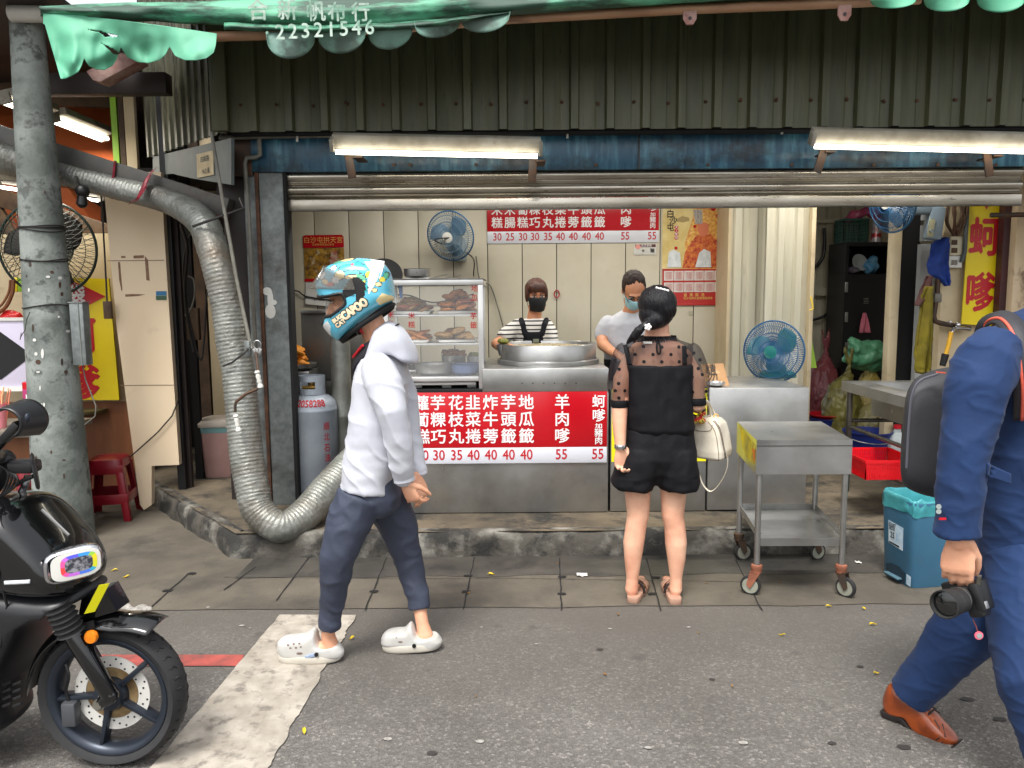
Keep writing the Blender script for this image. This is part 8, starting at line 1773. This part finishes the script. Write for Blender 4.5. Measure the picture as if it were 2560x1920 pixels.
o = bpy.data.objects.new('greens', gfm); COL.objects.link(o); o.parent = cup; o.location = P(1258, 853, 5.24) - cup.location
YM = 5.5
vm = thing('person', V((P(1575, 900, YM).x, YM, .152)), 'grey-haired vendor in white T-shirt and pale blue mask bending over the counter', 'person')
f_, u_ = V((.05, -.7, -.71)), V((0, -.71, .7))
b = MB(); L, rot = head_mb(b, P(1584, 727, YM - .06), f_, u_, 1.0)
b.limb([P(1582, 765, YM - .01), P(1572, 800, YM + .06)], [.056, .068])
tor(b, [(800, 1530, 1610, .08, .06), (840, 1520, 1612, .1, .05), (900, 1525, 1610, .1, .08), (990, 1530, 1606, .1, .1)], YM)
leg(b, [(1522, 818, 5.54, 13), (1505, 842, 5.5, 16), (1508, 862, 5.42, 15), (1528, 878, 5.28, 12), (1542, 886, 5.16, 10)]); leg(b, [(1620, 818, 5.54, 13), (1640, 850, 5.45, 15), (1620, 880, 5.25, 11)])
for x in (1545, 1595): leg(b, [(x, 1000, 5.6, 28), (x, 1100, 5.6, 20), (x, 1200, 5.6, 15)])
hand_mb(b, P(1542, 886, 5.15), (.5, -.7, -.35), (-.1, .1, 1), (.7, .5, 0), 1.0); hand_mb(b, P(1620, 880, 5.24), (-.4, -.8, -.3), (.1, .1, 1), (-.7, .5, 0), 1.0)
fuse('body', b, MT['skintan'], vm, .006, 3); eyes(L, rot, 1.0, vm, True, 'hairgrey')
b = MB(); tor(b, [(776, 1558, 1600, .08, .05), (788, 1535, 1616, .1, .05), (808, 1508, 1632, .12, .04), (860, 1508, 1628, .14, .03), (900, 1512, 1622, .14, .06), (925, 1515, 1620, .14, .08)], YM)
leg(b, [(1521, 808, 5.53, 20), (1511, 822, 5.51, 20), (1506, 838, 5.5, 19)]); leg(b, [(1620, 808, 5.53, 20), (1632, 828, 5.5, 20)])
fuse('white_tshirt', b, M('tee', (178, 178, 182), .85, bump=.3, bscale=14), vm, .008, 8, lambda p, n: fold(6, 5, 7, .008, 4)(p, n))
b = MB(); tor(b, [(895, 1510, 1626, .145, .06), (960, 1512, 1622, .15, .08), (1060, 1516, 1618, .15, .1), (1200, 1520, 1614, .13, .1)], YM); fuse('black_apron', b, MT['apron'], vm, .009, 3)
b = MB(); b.ball(L(0, -.034, .05), (.083, .096, .083), rot); b.ball(L(0, -.07, .01), (.073, .055, .06), rot)
for k in (-1, 1): b.ball(L(.07 * k, -.015, .03), (.014, .045, .04), rot)
fuse('hair', b, MT['hairgrey'], vm, .006, 2, lambda p, n: .004 * noise.noise(V((p.x * 80, p.y * 60, p.z * 30))) + .003 * noise.noise(p * 30))
mask(L, rot, M('maskblue', (150, 196, 204), .8), vm)
for k in (-1, 1):
    b = MB(); b.tube([L(.032 * k + .026 * math.cos(a), .1, .004 + .019 * math.sin(a)) for a in [q * math.pi / 8 for q in range(16)]], .0018, 5, closed=True); b.tube([L(.057 * k, .098, .008), L(.078 * k, .02, .015)], .0018, 5); b.build('spectacles', MT['black'], vm)
# ================================================================ man in the blue suit at the right edge, with camera and backpack
FS = V((.8, -.6, 0)); RS = V((-.6, -.8, 0))
sm = thing('person', V((P(2570, 1500, 2.45).x, 2.45, 0)), 'person in blue suit and tan shoes at the right edge holding a camera', 'person')
SU = lambda y, a, c, Y=2.46, x=2585, pw=.8: (P(x, y, Y), FS * a, RS * c, pw)
b = MB(); L, rot = head_mb(b, P(2705, 628, 2.40) , V((.8, -.6, -.05)), V((0, 0, 1)), 1.0)
b.limb([P(2690, 690, 2.42), P(2640, 790, 2.46)], [.056, .065])
b.loft([SU(800, .08, .13), SU(950, .1, .15), SU(1200, .1, .15), SU(1420, .11, .15)], 24)
leg(b, [(2490, 870, 2.3, 50), (2440, 1080, 2.26, 40), (2402, 1240, 2.24, 31), (2396, 1352, 2.23, 26)])
W = P(2396, 1345, 2.23)
hand_mb(b, W, (.02, -.02, -1), V((-.45, -.9, .05)), (.9, -.45, 0), 1.1, fist=((.2, .35, .4), (.35, .5, .5), (.38, .55, .5), (.35, .55, .5)), thumb=(.55, .45, .35), spread=.09)
leg(b, [(2640, 870, 2.66, 50), (2700, 1080, 2.66, 40), (2720, 1300, 2.6, 28)]); hand_mb(b, P(2722, 1310, 2.6), (.1, 0, -1), (.6, .8, 0), (.7, -.6, 0), 1.05)
leg(b, [(2520, 1420, 2.5, 60), (2420, 1560, 2.52, 50), (2290, 1735, 2.62, 32)]); leg(b, [(2590, 1420, 2.35, 60), (2585, 1650, 2.2, 50), (2640, 1900, 2.15, 36)])
fuse('body', b, MT['skin'], sm, .0045, 3); eyes(L, rot, 1.0, sm)
b = MB(); b.ball(L(0, -.02, .052), (.084, .1, .088), rot); b.ball(L(0, -.06, -.0), (.074, .055, .07), rot); fuse('hair', b, MT['hairblack'], sm, .006, 2)
M('suit', (31, 54, 94), .78, spec=.25, col2=(26, 46, 82), vscale=5, bump=.2, bscale=17, bstretch=(1, 1, 1.5), sheen=.05)
def sf_(p, n):
    q = V((p.x * 5 + p.z * 8, p.y * 4, p.z * 5 - p.x * 6)); r = max(0, 1 - 2.2 * abs(noise.noise(q))); r2 = max(0, 1 - 3 * abs(noise.noise(q * 2.1 + V((3, 1, 7))))); return .004 * noise.noise(q * .6) + .005 * r * r + .003 * r2 * r2
b = MB(); b.loft([SU(772, .06, .08, 2.46, 2625), SU(792, .095, .14, 2.46, 2605), SU(830, .115, .2), SU(930, .125, .215), (P(2578, 1100, 2.46), FS * .125, RS * .195, .8), (P(2572, 1250, 2.46), FS * .14, RS * .2, .8), (P(2574, 1365, 2.46), FS * .15, RS * .205, .8), (P(2574, 1374, 2.46), FS * .146, RS * .2, .8)], 44)
leg(b, [(2500, 855, 2.31, 52), (2468, 900, 2.28, 70), (2442, 970, 2.26, 71), (2430, 1050, 2.25, 60), (2412, 1120, 2.24, 54), (2401, 1200, 2.235, 50), (2397, 1280, 2.23, 49), (2394, 1338, 2.23, 50)], 26, True)
leg(b, [(2640, 850, 2.64, 60), (2690, 960, 2.66, 66), (2705, 1100, 2.66, 56), (2722, 1285, 2.6, 50)], 24)
sj = fuse('suit_jacket', b, MT['suit'], sm, .0062, 6, sf_)
dps = draper([sj], .004)
b = MB(); b.sheet(lambda u, v: dps(P(2455 + 72 * u, 1152 + 32 * u + (34 - 6 * u) * v, 2.2)), 16, 6); b.build('pocket_flap', MT['suit'], sj, smooth=180, solid=.004)
for k in range(2):
    q = dps(P(2347, 1266 + 12 * k, 2.18)); b = MB(); b.cyl(q, q + V((-.003, -.005, 0)), .007, n=14); b.build('sleeve_button', MT['fangrey'], sj)
q = dps(P(2356, 1297, 2.18)); b = MB(); b.obox(q, (.02, .004, .006)); b.build('red_stitch', MT['inkred'], sj)
b = MB(); b.loft([(P(2655, 742, 2.44), V((.062, 0, .0)), V((0, .062, 0))), (P(2636, 782, 2.46), V((.085, 0, 0)), V((0, .09, 0)))], 28); b.build('shirt_collar', MT['whiteplastic'], sm, smooth=180)
b = MB(); leg(b, [(2535, 1400, 2.5, 92), (2440, 1545, 2.5, 80), (2350, 1650, 2.55, 60), (2275, 1735, 2.62, 50)], 26, True)
leg(b, [(2575, 1390, 2.38, 100), (2572, 1560, 2.26, 92), (2580, 1700, 2.16, 80), (2640, 1900, 2.12, 66)], 26); b.loft([SU(1330, .13, .18, 2.46, 2574), SU(1420, .14, .185, 2.46, 2572), SU(1450, .1, .15, 2.46, 2570)], 32)
fuse('trousers', b, MT['suit'], sm, .0062, 6, sf_)
M('tanleather', (158, 72, 24), .32, col2=(104, 42, 14), vscale=9, coat=.3, bump=.06, bscale=60); M('darksole', (34, 28, 26), .6)
sd_ = (P(2393, 1857, 2.5) - P(2213, 1771, 2.7)); sd_.z = 0; sdn = sd_.normalized(); ss_ = V((sdn.y, -sdn.x, 0))
def shp(px, py): return P(px, py, 2.70 - .2 * (px - 2213) / 180)
up_ = [(2213, 1772), (2209, 1748), (2216, 1722), (2230, 1706), (2262, 1722), (2296, 1744), (2318, 1760), (2335, 1782), (2359, 1810), (2389, 1843), (2394, 1856), (2378, 1866), (2332, 1854), (2294, 1826), (2268, 1790), (2246, 1782), (2228, 1780)]
so_ = fuse('shoe', inflate(catm([shp(*q) for q in up_ + up_[:1]], 4)[:-1], ss_, .046, .45, 10), MT['tanleather'], sm, .004, 3)
b = MB(); b.prism([shp(*q) + ss_ * .04 for q in ((2211, 1768), (2247, 1780), (2270, 1788), (2296, 1824), (2332, 1851), (2378, 1862), (2395, 1856), (2394, 1864), (2376, 1874), (2326, 1862), (2288, 1834), (2262, 1796), (2250, 1798), (2220, 1790))], -ss_ * .08); b.build('sole', MT['darksole'], so_, bevel=.003)
dpt = draper([so_], .001)
for pts in ([(2322, 1785), (2330, 1800), (2320, 1815), (2312, 1820)], [(2352, 1806), (2340, 1818), (2330, 1832), (2322, 1838)]):
    b = MB(); b.tube([dpt(shp(*q)) for q in pts], .0022, 5); b.build('toe_seam', MT['darksole'], so_)
for k in range(3):
    b = MB(); b.limb([shp(2300 + 8 * k, 1764 + 9 * k) + V((-.01, -.03, .01)), shp(2310 + 8 * k, 1762 + 9 * k) + V((0, -.02, .02)), shp(2320 + 8 * k, 1766 + 9 * k) + V((.01, -.01, .01))], [.0035] * 3, 8); b.build('lace', MT['darkbrown'], so_)
b = MB(); q = P(2660, 1960, 2.1); b.ball(q + V((.03, -.08, .0)), (.055, .14, .045), Matrix.Rotation(.5, 3, 'Z')); fuse('shoe', b, MT['tanleather'], sm, .006, 2)
# camera in his hand
cmr = thing('camera', P(2400, 1500, 2.22), 'black camera with a large lens hanging from the suited person\'s hand', 'camera')
lx = (P(2330, 1518, 2.13) - P(2425, 1487, 2.25)).normalized()
bc_ = P(2420, 1492, 2.245); up2 = V((-.35, .2, .9)); sx_ = lx.cross(up2).normalized(); up2 = sx_.cross(lx); rc2 = Matrix((sx_, lx, up2)).transposed()
b = MB(); b.obox(bc_ + up2 * .005, (.125, .045, .088), rc2); b.obox(bc_ + lx * .02 - sx_ * .045 + up2 * .0, (.03, .05, .085), rc2); cb2 = b.build('camera_body', MT['black'], cmr, bevel=.008)
b = MB(); b.lathe([(.033, 0), (.036, .004), (.036, .02), (.033, .022), (.033, .03), (.038, .034), (.038, .07), (.0365, .072), (.0395, .076), (.042, .1), (.042, .118), (.039, .119), (.036, .108)], bc_ + lx * .022, lx, 44); ln = b.build('lens', MT['rubber'], cmr, smooth=30)
b = MB(); b.lathe([(.036, .108), (.02, .113), (.001, .115)], bc_ + lx * .022, lx, 36); b.build('front_glass', M('lensglass', (16, 18, 18), .05, spec=.9), ln, smooth=180)
b = MB(); b.lathe([(.0384, .034), (.0386, .0355), (.0384, .037)], bc_ + lx * .022, lx, 44); b.build('scale_ring', MT['steel'], ln)
hp_ = P(2446, 1520, 2.2); b = MB(); b.obox(hp_, (.045, .05, .05), rc2); b.build('viewfinder', MT['black'], cb2, bevel=.008)
b = MB(); b.obox(P(2465, 1512, 2.18), (.008, .02, .022), rc2); b.build('hot_shoe', MT['steel'], cb2, bevel=.002)
b = MB(); b.sheet(lambda u, v: P(2441 + 10 * u + 4 * v, 1500 - 62 * v, 2.19) + V((0, .006 * math.sin(v * 3), 0)), 3, 8); b.build('wrist_strap', M('straptaupe', (70, 66, 56), .7), cmr, smooth=180, solid=.003)
b = MB(); b.tube([P(2432, 1548, 2.2), P(2440, 1565, 2.2), P(2444, 1578, 2.2)], .0016, 5); b.build('charm_cord', MT['redpaint'], cmr)
b = MB(); q = P(2446, 1588, 2.2); b.cyl(q, q + V((0, -.004, 0)), .0125, n=24); ch = b.build('round_charm', M('charmpink', (236, 110, 130), .4), cmr); b = MB(); b.cyl(q + V((0, -.0042, 0)), q + V((0, -.006, 0)), .008, n=24); b.build('charm_disc', MT['fangrey'], ch)
# backpack
bkp = thing('backpack', P(2340, 1200, 2.6), 'dark grey hard-shell backpack worn by the suited person', 'backpack')
bo = [(2290, 944), (2330, 926), (2400, 916), (2470, 930), (2490, 1000), (2490, 1150), (2470, 1235), (2400, 1245), (2330, 1238), (2275, 1218), (2258, 1190), (2256, 1130), (2262, 1040), (2272, 975)]
M('packgrey', (50, 50, 54), .6, col2=(44, 44, 48), vscale=6, bump=.15, bscale=200)
pk2 = fuse('pack_shell', inflate(catm([P(x, y, 2.62) for x, y in bo + bo[:1]], 5)[:-1], RS, .14, .38, 10), MT['packgrey'], bkp, .007, 3)
b = MB(); b.tube(catm([P(x, y, 2.5) for x, y in ((2345, 935), (2300, 952), (2280, 990), (2272, 1060), (2266, 1170))], 6), .004, 6); b.build('edge_seam', M('seamgrey', (84, 84, 92), .5), pk2)
b = MB(); b.obox(P(2352, 931, 2.48), (.03, .006, .004), Matrix.Rotation(.1, 3, 'Y')); b.build('orange_tab', M('orangetrim', (214, 92, 72), .5), pk2)
st_ = catm([P(2445, 900, 2.56), P(2466, 832, 2.46), P(2486, 806, 2.40), P(2514, 806, 2.34), P(2540, 838, 2.28), P(2555, 890, 2.25), P(2562, 960, 2.25), P(2560, 1040, 2.3)], 8)
for off, w_, m, nm in ((0, .032, 'packgrey', 'shoulder_strap'), (-.004, .0038, 'orangetrim', 'strap_piping')):
    b = MB(); g = []
    for i, p in enumerate(st_):
        t = (st_[min(i + 1, len(st_) - 1)] - st_[max(i - 1, 0)]).normalized(); nn = (V((-.35, -.8, .45)) - t * V((-.35, -.8, .45)).dot(t)).normalized(); s_ = t.cross(nn); q = p + nn * .012 + (nn * .006 + s_ * .012 if off else V())
        g.append([b.bm.verts.new(q + s_ * w_ * (k - 1)) for k in range(3)])
    for r0, r1 in zip(g, g[1:]):
        for k in range(2): b.face([r0[k], r0[k + 1], r1[k + 1], r1[k]])
    b.build(nm, MT[m], bkp, smooth=180, solid=.008)
# ================================================================ black scooter at the left edge
DS = V((.999, -.045, 0)); AS = V((-.045, -.999, 0)); HUB = P(284, 1729, 2.44); ZA = V((0, 0, 1)); WR = HUB.z
sco = thing('scooter', V((HUB.x - .5, HUB.y + .15, 0)), 'glossy black electric scooter with rainbow-ringed headlight and yellow stripe cut by the left edge', 'scooter')
def Q(px, py, off=0.0):
    d = CM @ V(((px - 1280) / FPX, -(py - 960) / FPX, -1.0)); o = V((0, 0, CAMH)); t = (HUB + AS * off - o).dot(AS) / d.dot(AS); return o + d * t
M('gloss', (12, 12, 14), .16, coat=.6); M('satin', (26, 27, 30), .38); M('alloy', (48, 54, 64), .35, .5); M('tyre', (36, 36, 38), .8, col2=(44, 44, 45), vscale=14, bump=.1)
M('disc', (214, 212, 206), .4, .15); M('carrier', (150, 128, 92), .6, .3, col2=(112, 88, 56), vscale=24); M('amber', (236, 130, 20), .3); M('stripeyellow', (206, 200, 10), .5)
def wheel(c, par):
    b = MB(); tw = .052; r0 = WR - .047
    b.lathe([(r0, -.036), (r0 + .01, -.046), (r0 + .026, -tw), (WR - .014, -.042), (WR - .003, -.022), (WR, 0), (WR - .003, .022), (WR - .014, .042), (r0 + .026, tw), (r0 + .01, .046), (r0, .036)], c, AS, 96)
    g = MB(); u = DS; v = ZA
    for k in range(40):
        a = 2 * math.pi * k / 40
        for s in (-1, 1):
            pts = []
            for da, x, dr in ((0, .012, .0005), (.05, .024, -.002), (.035, .034, -.008), (.085, .046, -.02)):
                aa = a + da + (.078 if s > 0 else 0); pts.append(c + (u * math.cos(aa) + v * math.sin(aa)) * (WR + dr - .0008) + AS * (x * s))
            g.tube(pts, [.0016, .0024, .0024, .0014], 5)
    wl = mesh2('tyre', [(b, MT['tyre']), (g, MT['black'])], par, 50)
    b = MB(); b.lathe([(r0 + .004, -.038), (r0 + .002, -.044), (r0 - .012, -.04), (r0 - .024, -.026), (r0 - .028, 0), (r0 - .024, .026), (r0 - .012, .04), (r0 + .002, .044), (r0 + .004, .038)], c, AS, 80)
    b.lathe([(.001, -.04), (.05, -.038), (.056, -.02), (.056, .02), (.046, .04), (.03, .048), (.001, .05)], c, AS, 40)
    for k in range(5):
        a = 2 * math.pi * k / 5 + .72; dr = u * math.cos(a) + v * math.sin(a); t = AS.cross(dr)
        for q in (0,): b.hexa([c + dr * .045 + t * x + AS * y for x, y in ((-.013, -.014), (.013, -.014), (.009, .028), (-.009, .028))], [c + dr * (r0 - .02) + t * x + AS * y for x, y in ((-.009, -.014), (.009, -.014), (.006, .028), (-.006, .028))])
    rim = b.build('rim', MT['alloy'], par, bevel=.003); return wl, rim
w, rim = wheel(HUB, sco)
b = MB(); c = HUB + AS * .004; b.lathe([(.09, .0), (.128, 0), (.128, .004), (.09, .004), (.09, 0)], c, AS, 72); b0 = b; b = MB()
for k in range(36):
    a = 2 * math.pi * k / 36; r = (.097, .109, .12)[k % 3]; q = c + (DS * math.cos(a) + ZA * math.sin(a)) * r + AS * .0042; b.cyl(q, q + AS * .0008, .0036, n=8)
dk = mesh2('brake_disc', [(b0, MT['disc']), (b, MT['black'])], sco, 30)
b = MB(); b.lathe([(.058, .0), (.088, 0), (.088, .003), (.058, .003)], c, AS, 60); b.build('disc_carrier', MT['carrier'], dk, smooth=30)
cc_ = Q(178, 1782, .03); b = MB(); b.obox(cc_, (.05, .04, .085), Matrix((DS, AS, ZA)).transposed()); cal = b.build('brake_caliper', M('caliper', (84, 86, 90), .45, .4), sco, bevel=.01)
b = MB(); b.tube(catm([cc_ + ZA * .03, Q(165, 1730, .03), Q(172, 1690, .03), Q(160, 1650, .02)], 6), .005, 6); b.build('brake_hose', MT['black'], cal)
fk = MB(); A, C = Q(168, 1560, .085), Q(276, 1738, .075); fk.limb([A, A.lerp(C, .5), C], [.031, .029, .027]); fk.limb([C + ZA * .0, HUB + AS * .07], [.028, .022]); fo = fk.build('front_fork', MT['gloss'], sco, smooth=60)
b = MB(); q = HUB + AS * .088; b.cyl(q - AS * .012, q + AS * .006, .013, n=6); b.cyl(q - AS * .012, q, .02, n=20); b.build('axle_nut', MT['conduit'], fo, smooth=0)
b = MB(); A, C = Q(142, 1508, .12), Q(178, 1580, .1); n_ = 30; b.lathe([(.036 + .007 * math.cos(k * 2 * math.pi / 5.0), (C - A).length * k / n_) for k in range(n_ + 1)], A, C - A, 24); b.build('fork_gaiter', MT['rubber'], fo, smooth=180)
b = MB(); q = Q(228, 1592, .09); b.lathe([(.001, .010), (.019, .008), (.022, .0), (.02, -.008)], q, AS, 28); b.build('reflector', MT['amber'], fo)
b = MB(); b.prism([Q(205, 1560, .075), Q(232, 1552, .075), Q(238, 1580, .075), Q(215, 1600, .075)], -AS * .006); b.build('reflector_bracket', MT['satin'], fo, smooth=0)
# mudguard
def fend(u, v):
    a = R(178 - 124 * u); rr = WR + .03 + (.0 if u < .8 else .5 * (u - .8) ** 1.0 * .35); s = (v - .5) * 2
    return HUB + (DS * math.cos(a) + ZA * math.sin(a)) * (rr - .03 * s * s) + AS * (.075 * s)
MB().sheet(fend, 50, 10).build('mudguard', MT['gloss'], sco, smooth=180, solid=.004)
# bodywork
def hull(name, pts, W, mat, pw=.35, vox=.008, sm=4, off=0.0, m=10):
    return fuse(name, inflate(catm([Q(*p, off) for p in pts + pts[:1]], 4)[:-1], AS, W, pw, m), mat, sco, vox, sm)
hull('front_cowl', [(-120, 1275), (-40, 1242), (25, 1236), (75, 1246), (125, 1288), (180, 1345), (212, 1392), (228, 1425), (230, 1455), (215, 1468), (140, 1470), (40, 1455), (-60, 1440)], .17, MT['gloss'])
sh_ = hull('leg_shield', [(-140, 1420), (20, 1435), (140, 1450), (228, 1458), (236, 1480), (190, 1484), (150, 1500), (118, 1535), (90, 1590), (60, 1655), (34, 1715), (-30, 1730), (-130, 1620)], .155, MT['satin'], .3)
hull('floor_panel', [(-150, 1640), (-40, 1640), (46, 1670), (40, 1740), (50, 1790), (5, 1815), (-120, 1840), (-420, 1850), (-460, 1790), (-220, 1760)], .15, MT['satin'], .3)
hull('rear_body', [(-430, 1850), (-450, 1700), (-520, 1560), (-600, 1500), (-900, 1490), (-1150, 1480), (-1180, 1540), (-1050, 1640), (-900, 1740), (-760, 1830)], .15, MT['gloss'], vox=.012)
hull('saddle', [(-560, 1500), (-600, 1465), (-800, 1450), (-1080, 1440), (-1100, 1475), (-850, 1500)], .14, MT['rubber'], vox=.012)
w2, r2 = wheel(HUB - DS * 1.32, sco)
dpq = draper([o for o in sco.children if o.name.startswith(('front_cowl', 'leg_shield', 'floor_panel'))], .002, -AS)
b = MB(); b.sheet(lambda u, v: dpq(Q(50 + 62 * u, 1432 - 3 * u + 9 * v, .1)), 12, 3); b.build('marker_light', M('drl', (220, 224, 228), .2), sco, smooth=180, solid=.004)
for x0, y0, x1, y1 in ((105, 1274, 172, 1338),):
    b = MB(); b.tube([dpq(Q(x0 + (x1 - x0) * k / 8, y0 + (y1 - y0) * k / 8, .06)) for k in range(9)], .005, 6); b.build('cowl_trim', MT['steel'], sco)
b = MB(); b.tube([dpq(Q(x, y, .1)) for x, y in ((0, 1270), (24, 1340), (38, 1420), (42, 1500), (30, 1600))], .004, 6); b.build('panel_gap', MT['blackmatte'], sco)
for k in range(8):
    b = MB(); b.tube([dpq(Q(8 + 26 * (k % 2), 1712 + 18 * (k // 2), .1)), dpq(Q(28 + 26 * (k % 2), 1704 + 18 * (k // 2), .1))], .005, 6); b.build('cooling_slot', MT['blackmatte'], sco)
b = MB(); b.prism([Q(205, 1490, .04), Q(262, 1475, .04), Q(292, 1528, .02), Q(235, 1545, .05), Q(196, 1540, .05)], -AS * .08); b.build('fork_shroud', MT['gloss'], sco, smooth=0)
b = MB(); b.prism([Q(247, 1463, .175), Q(273, 1459, .165), Q(237, 1529, .165), Q(210, 1535, .175)], -AS * .003); b.build('yellow_stripe', MT['stripeyellow'], sco, smooth=0)
# headlight pod
hn = (AS * .86 + DS * .5).normalized(); hx = ZA.cross(hn).normalized(); hx = hx if hx.x > 0 else -hx; hy = hn.cross(hx); hy = hy if hy.z > 0 else -hy
hx = (hx + hy * .12).normalized(); hc_ = Q(183, 1411, .16)
def se(cx, cy, rx, ry, out, n=48, p=.55): 
    o_ = []
    for i in range(n):
        a = 2 * math.pi * i / n; o_.append(hc_ + hx * (cx + rx * math.copysign(abs(math.cos(a)) ** p, math.cos(a))) + hy * (cy + ry * math.copysign(abs(math.sin(a)) ** p, math.sin(a))) + hn * out)
    return o_
def sring(o0, o1, mats, name, par):
    me = bpy.data.meshes.new(name); bm = bmesh.new(); A = [bm.verts.new(p) for p in o0]; C = [bm.verts.new(p) for p in o1]; n = len(A)
    for i in range(n):
        f = bm.faces.new([A[i], A[(i + 1) % n], C[(i + 1) % n], C[i]]); f.material_index = int(i / n * len(mats)) % len(mats)
    bm.to_mesh(me); bm.free(); [me.materials.append(m) for m in mats]; return link(name, me, None, par, 180)
b = MB(); rs = [[b.bm.verts.new(p) for p in se(0, 0, rx, ry, out)] for rx, ry, out in ((.070, .045, -.05), (.080, .052, -.01), (.078, .050, .006), (.070, .044, .010))]
for x, y in zip(rs, rs[1:]): b.bridge(x, y)
hp = b.build('headlight', MT['chrome'], sco, smooth=60)
sring(se(.008, 0, .068, .043, .0105), se(.016, 0, .050, .033, .0115), [MT['whiteplastic']], 'light_surround', hp)
rb_c = [(230, 210, 40), (150, 200, 70), (60, 150, 220), (90, 90, 220), (200, 110, 220), (230, 90, 160), (226, 70, 70), (230, 90, 160), (200, 110, 220), (80, 120, 225), (60, 170, 200), (210, 210, 50)]
sring(se(.016, 0, .050, .033, .0118), se(.016, 0, .038, .023, .0125), [M('ring%d' % i, c_, .4) for i, c_ in enumerate(rb_c)], 'rainbow_ring', hp)
b = MB(); b.poly(se(.016, 0, .038, .023, .0127)); b.build('lamp_lens', M('lens', (70, 72, 80), .12, .4, col2=(170, 172, 180), vscale=60, lo=.45, hi=.6), hp, smooth=0)
# steering column, bars, visor hood and mirror
b = MB(); b.limb([Q(-60, 1240, 0), Q(-10, 1190, 0), Q(10, 1150, 0)], [.05, .04, .035]); b.limb([Q(-80, 1130, -.25), Q(0, 1140, 0), Q(-30, 1150, .3)], [.014, .022, .014]); b.build('handlebar', MT['satin'], sco, smooth=60)
b = MB(); b.obox(Q(62, 1165, .02), (.085, .06, .042), Matrix((DS, AS, ZA)).transposed()); b.build('switch_pod', MT['satin'], sco, bevel=.012)
b = MB(); b.tube([Q(-10, 1125, .02), Q(25, 1085, .02), Q(48, 1060, .02)], .012, 8); b.obox(Q(28, 1080, .02), (.08, .035, .025), Matrix.Rotation(-.8, 3, 'Y')); b.build('hood_arm', MT['black'], sco, bevel=.004)
def hood(u, v):
    a = R(-60 + 200 * u); rx, rz = .068, .062; k = 1 - .25 * v
    return Q(42, 1060, .0) + DS * (rx * math.cos(a) * k) + ZA * (rz * math.sin(a) * k + .01) + AS * (.07 * (v - .5) * 1.6)
MB().sheet(hood, 24, 8).build('visor_hood', MT['satin'], sco, smooth=180, solid=.006)
b = MB(); b.ball(Q(70, 1045, .06), (.008, .012, .016)); b.build('hood_stud', MT['alloy'], sco)
b = MB(); b.lathe([(.001, -.008), (.05, -.006), (.056, 0), (.05, .005), (.001, .006)], Q(88, 1178, .04), (DS * .75 - AS * .5 + ZA * .1), 32); 
for q in b.bm.verts: q.co = Q(88, 1178, .04) + (q.co - Q(88, 1178, .04)) * 1.0 + ZA * ((q.co - Q(88, 1178, .04)).z * .1)
mi = b.build('mirror', MT['satin'], sco)
b = MB(); b.tube([Q(40, 1212, .03), Q(60, 1200, .03), Q(84, 1190, .035)], .007, 8); b.build('mirror_stem', MT['black'], mi)
b = MB(); b.tube([Q(40, 1255, -.05), Q(62, 1215, -.05), Q(70, 1190, -.05)], .012, 8); b.build('chrome_rail', MT['chrome'], sco)
for k in range(4):
    b = MB(); b.tube(catm([Q(-20 + 8 * k, 1150, .02), Q(20 + 8 * k, 1180 + 6 * k, .05), Q(10 + 6 * k, 1225, .04), Q(-10, 1250, .02)], 6), .004, 6); b.build('control_cable', MT['black'], sco)
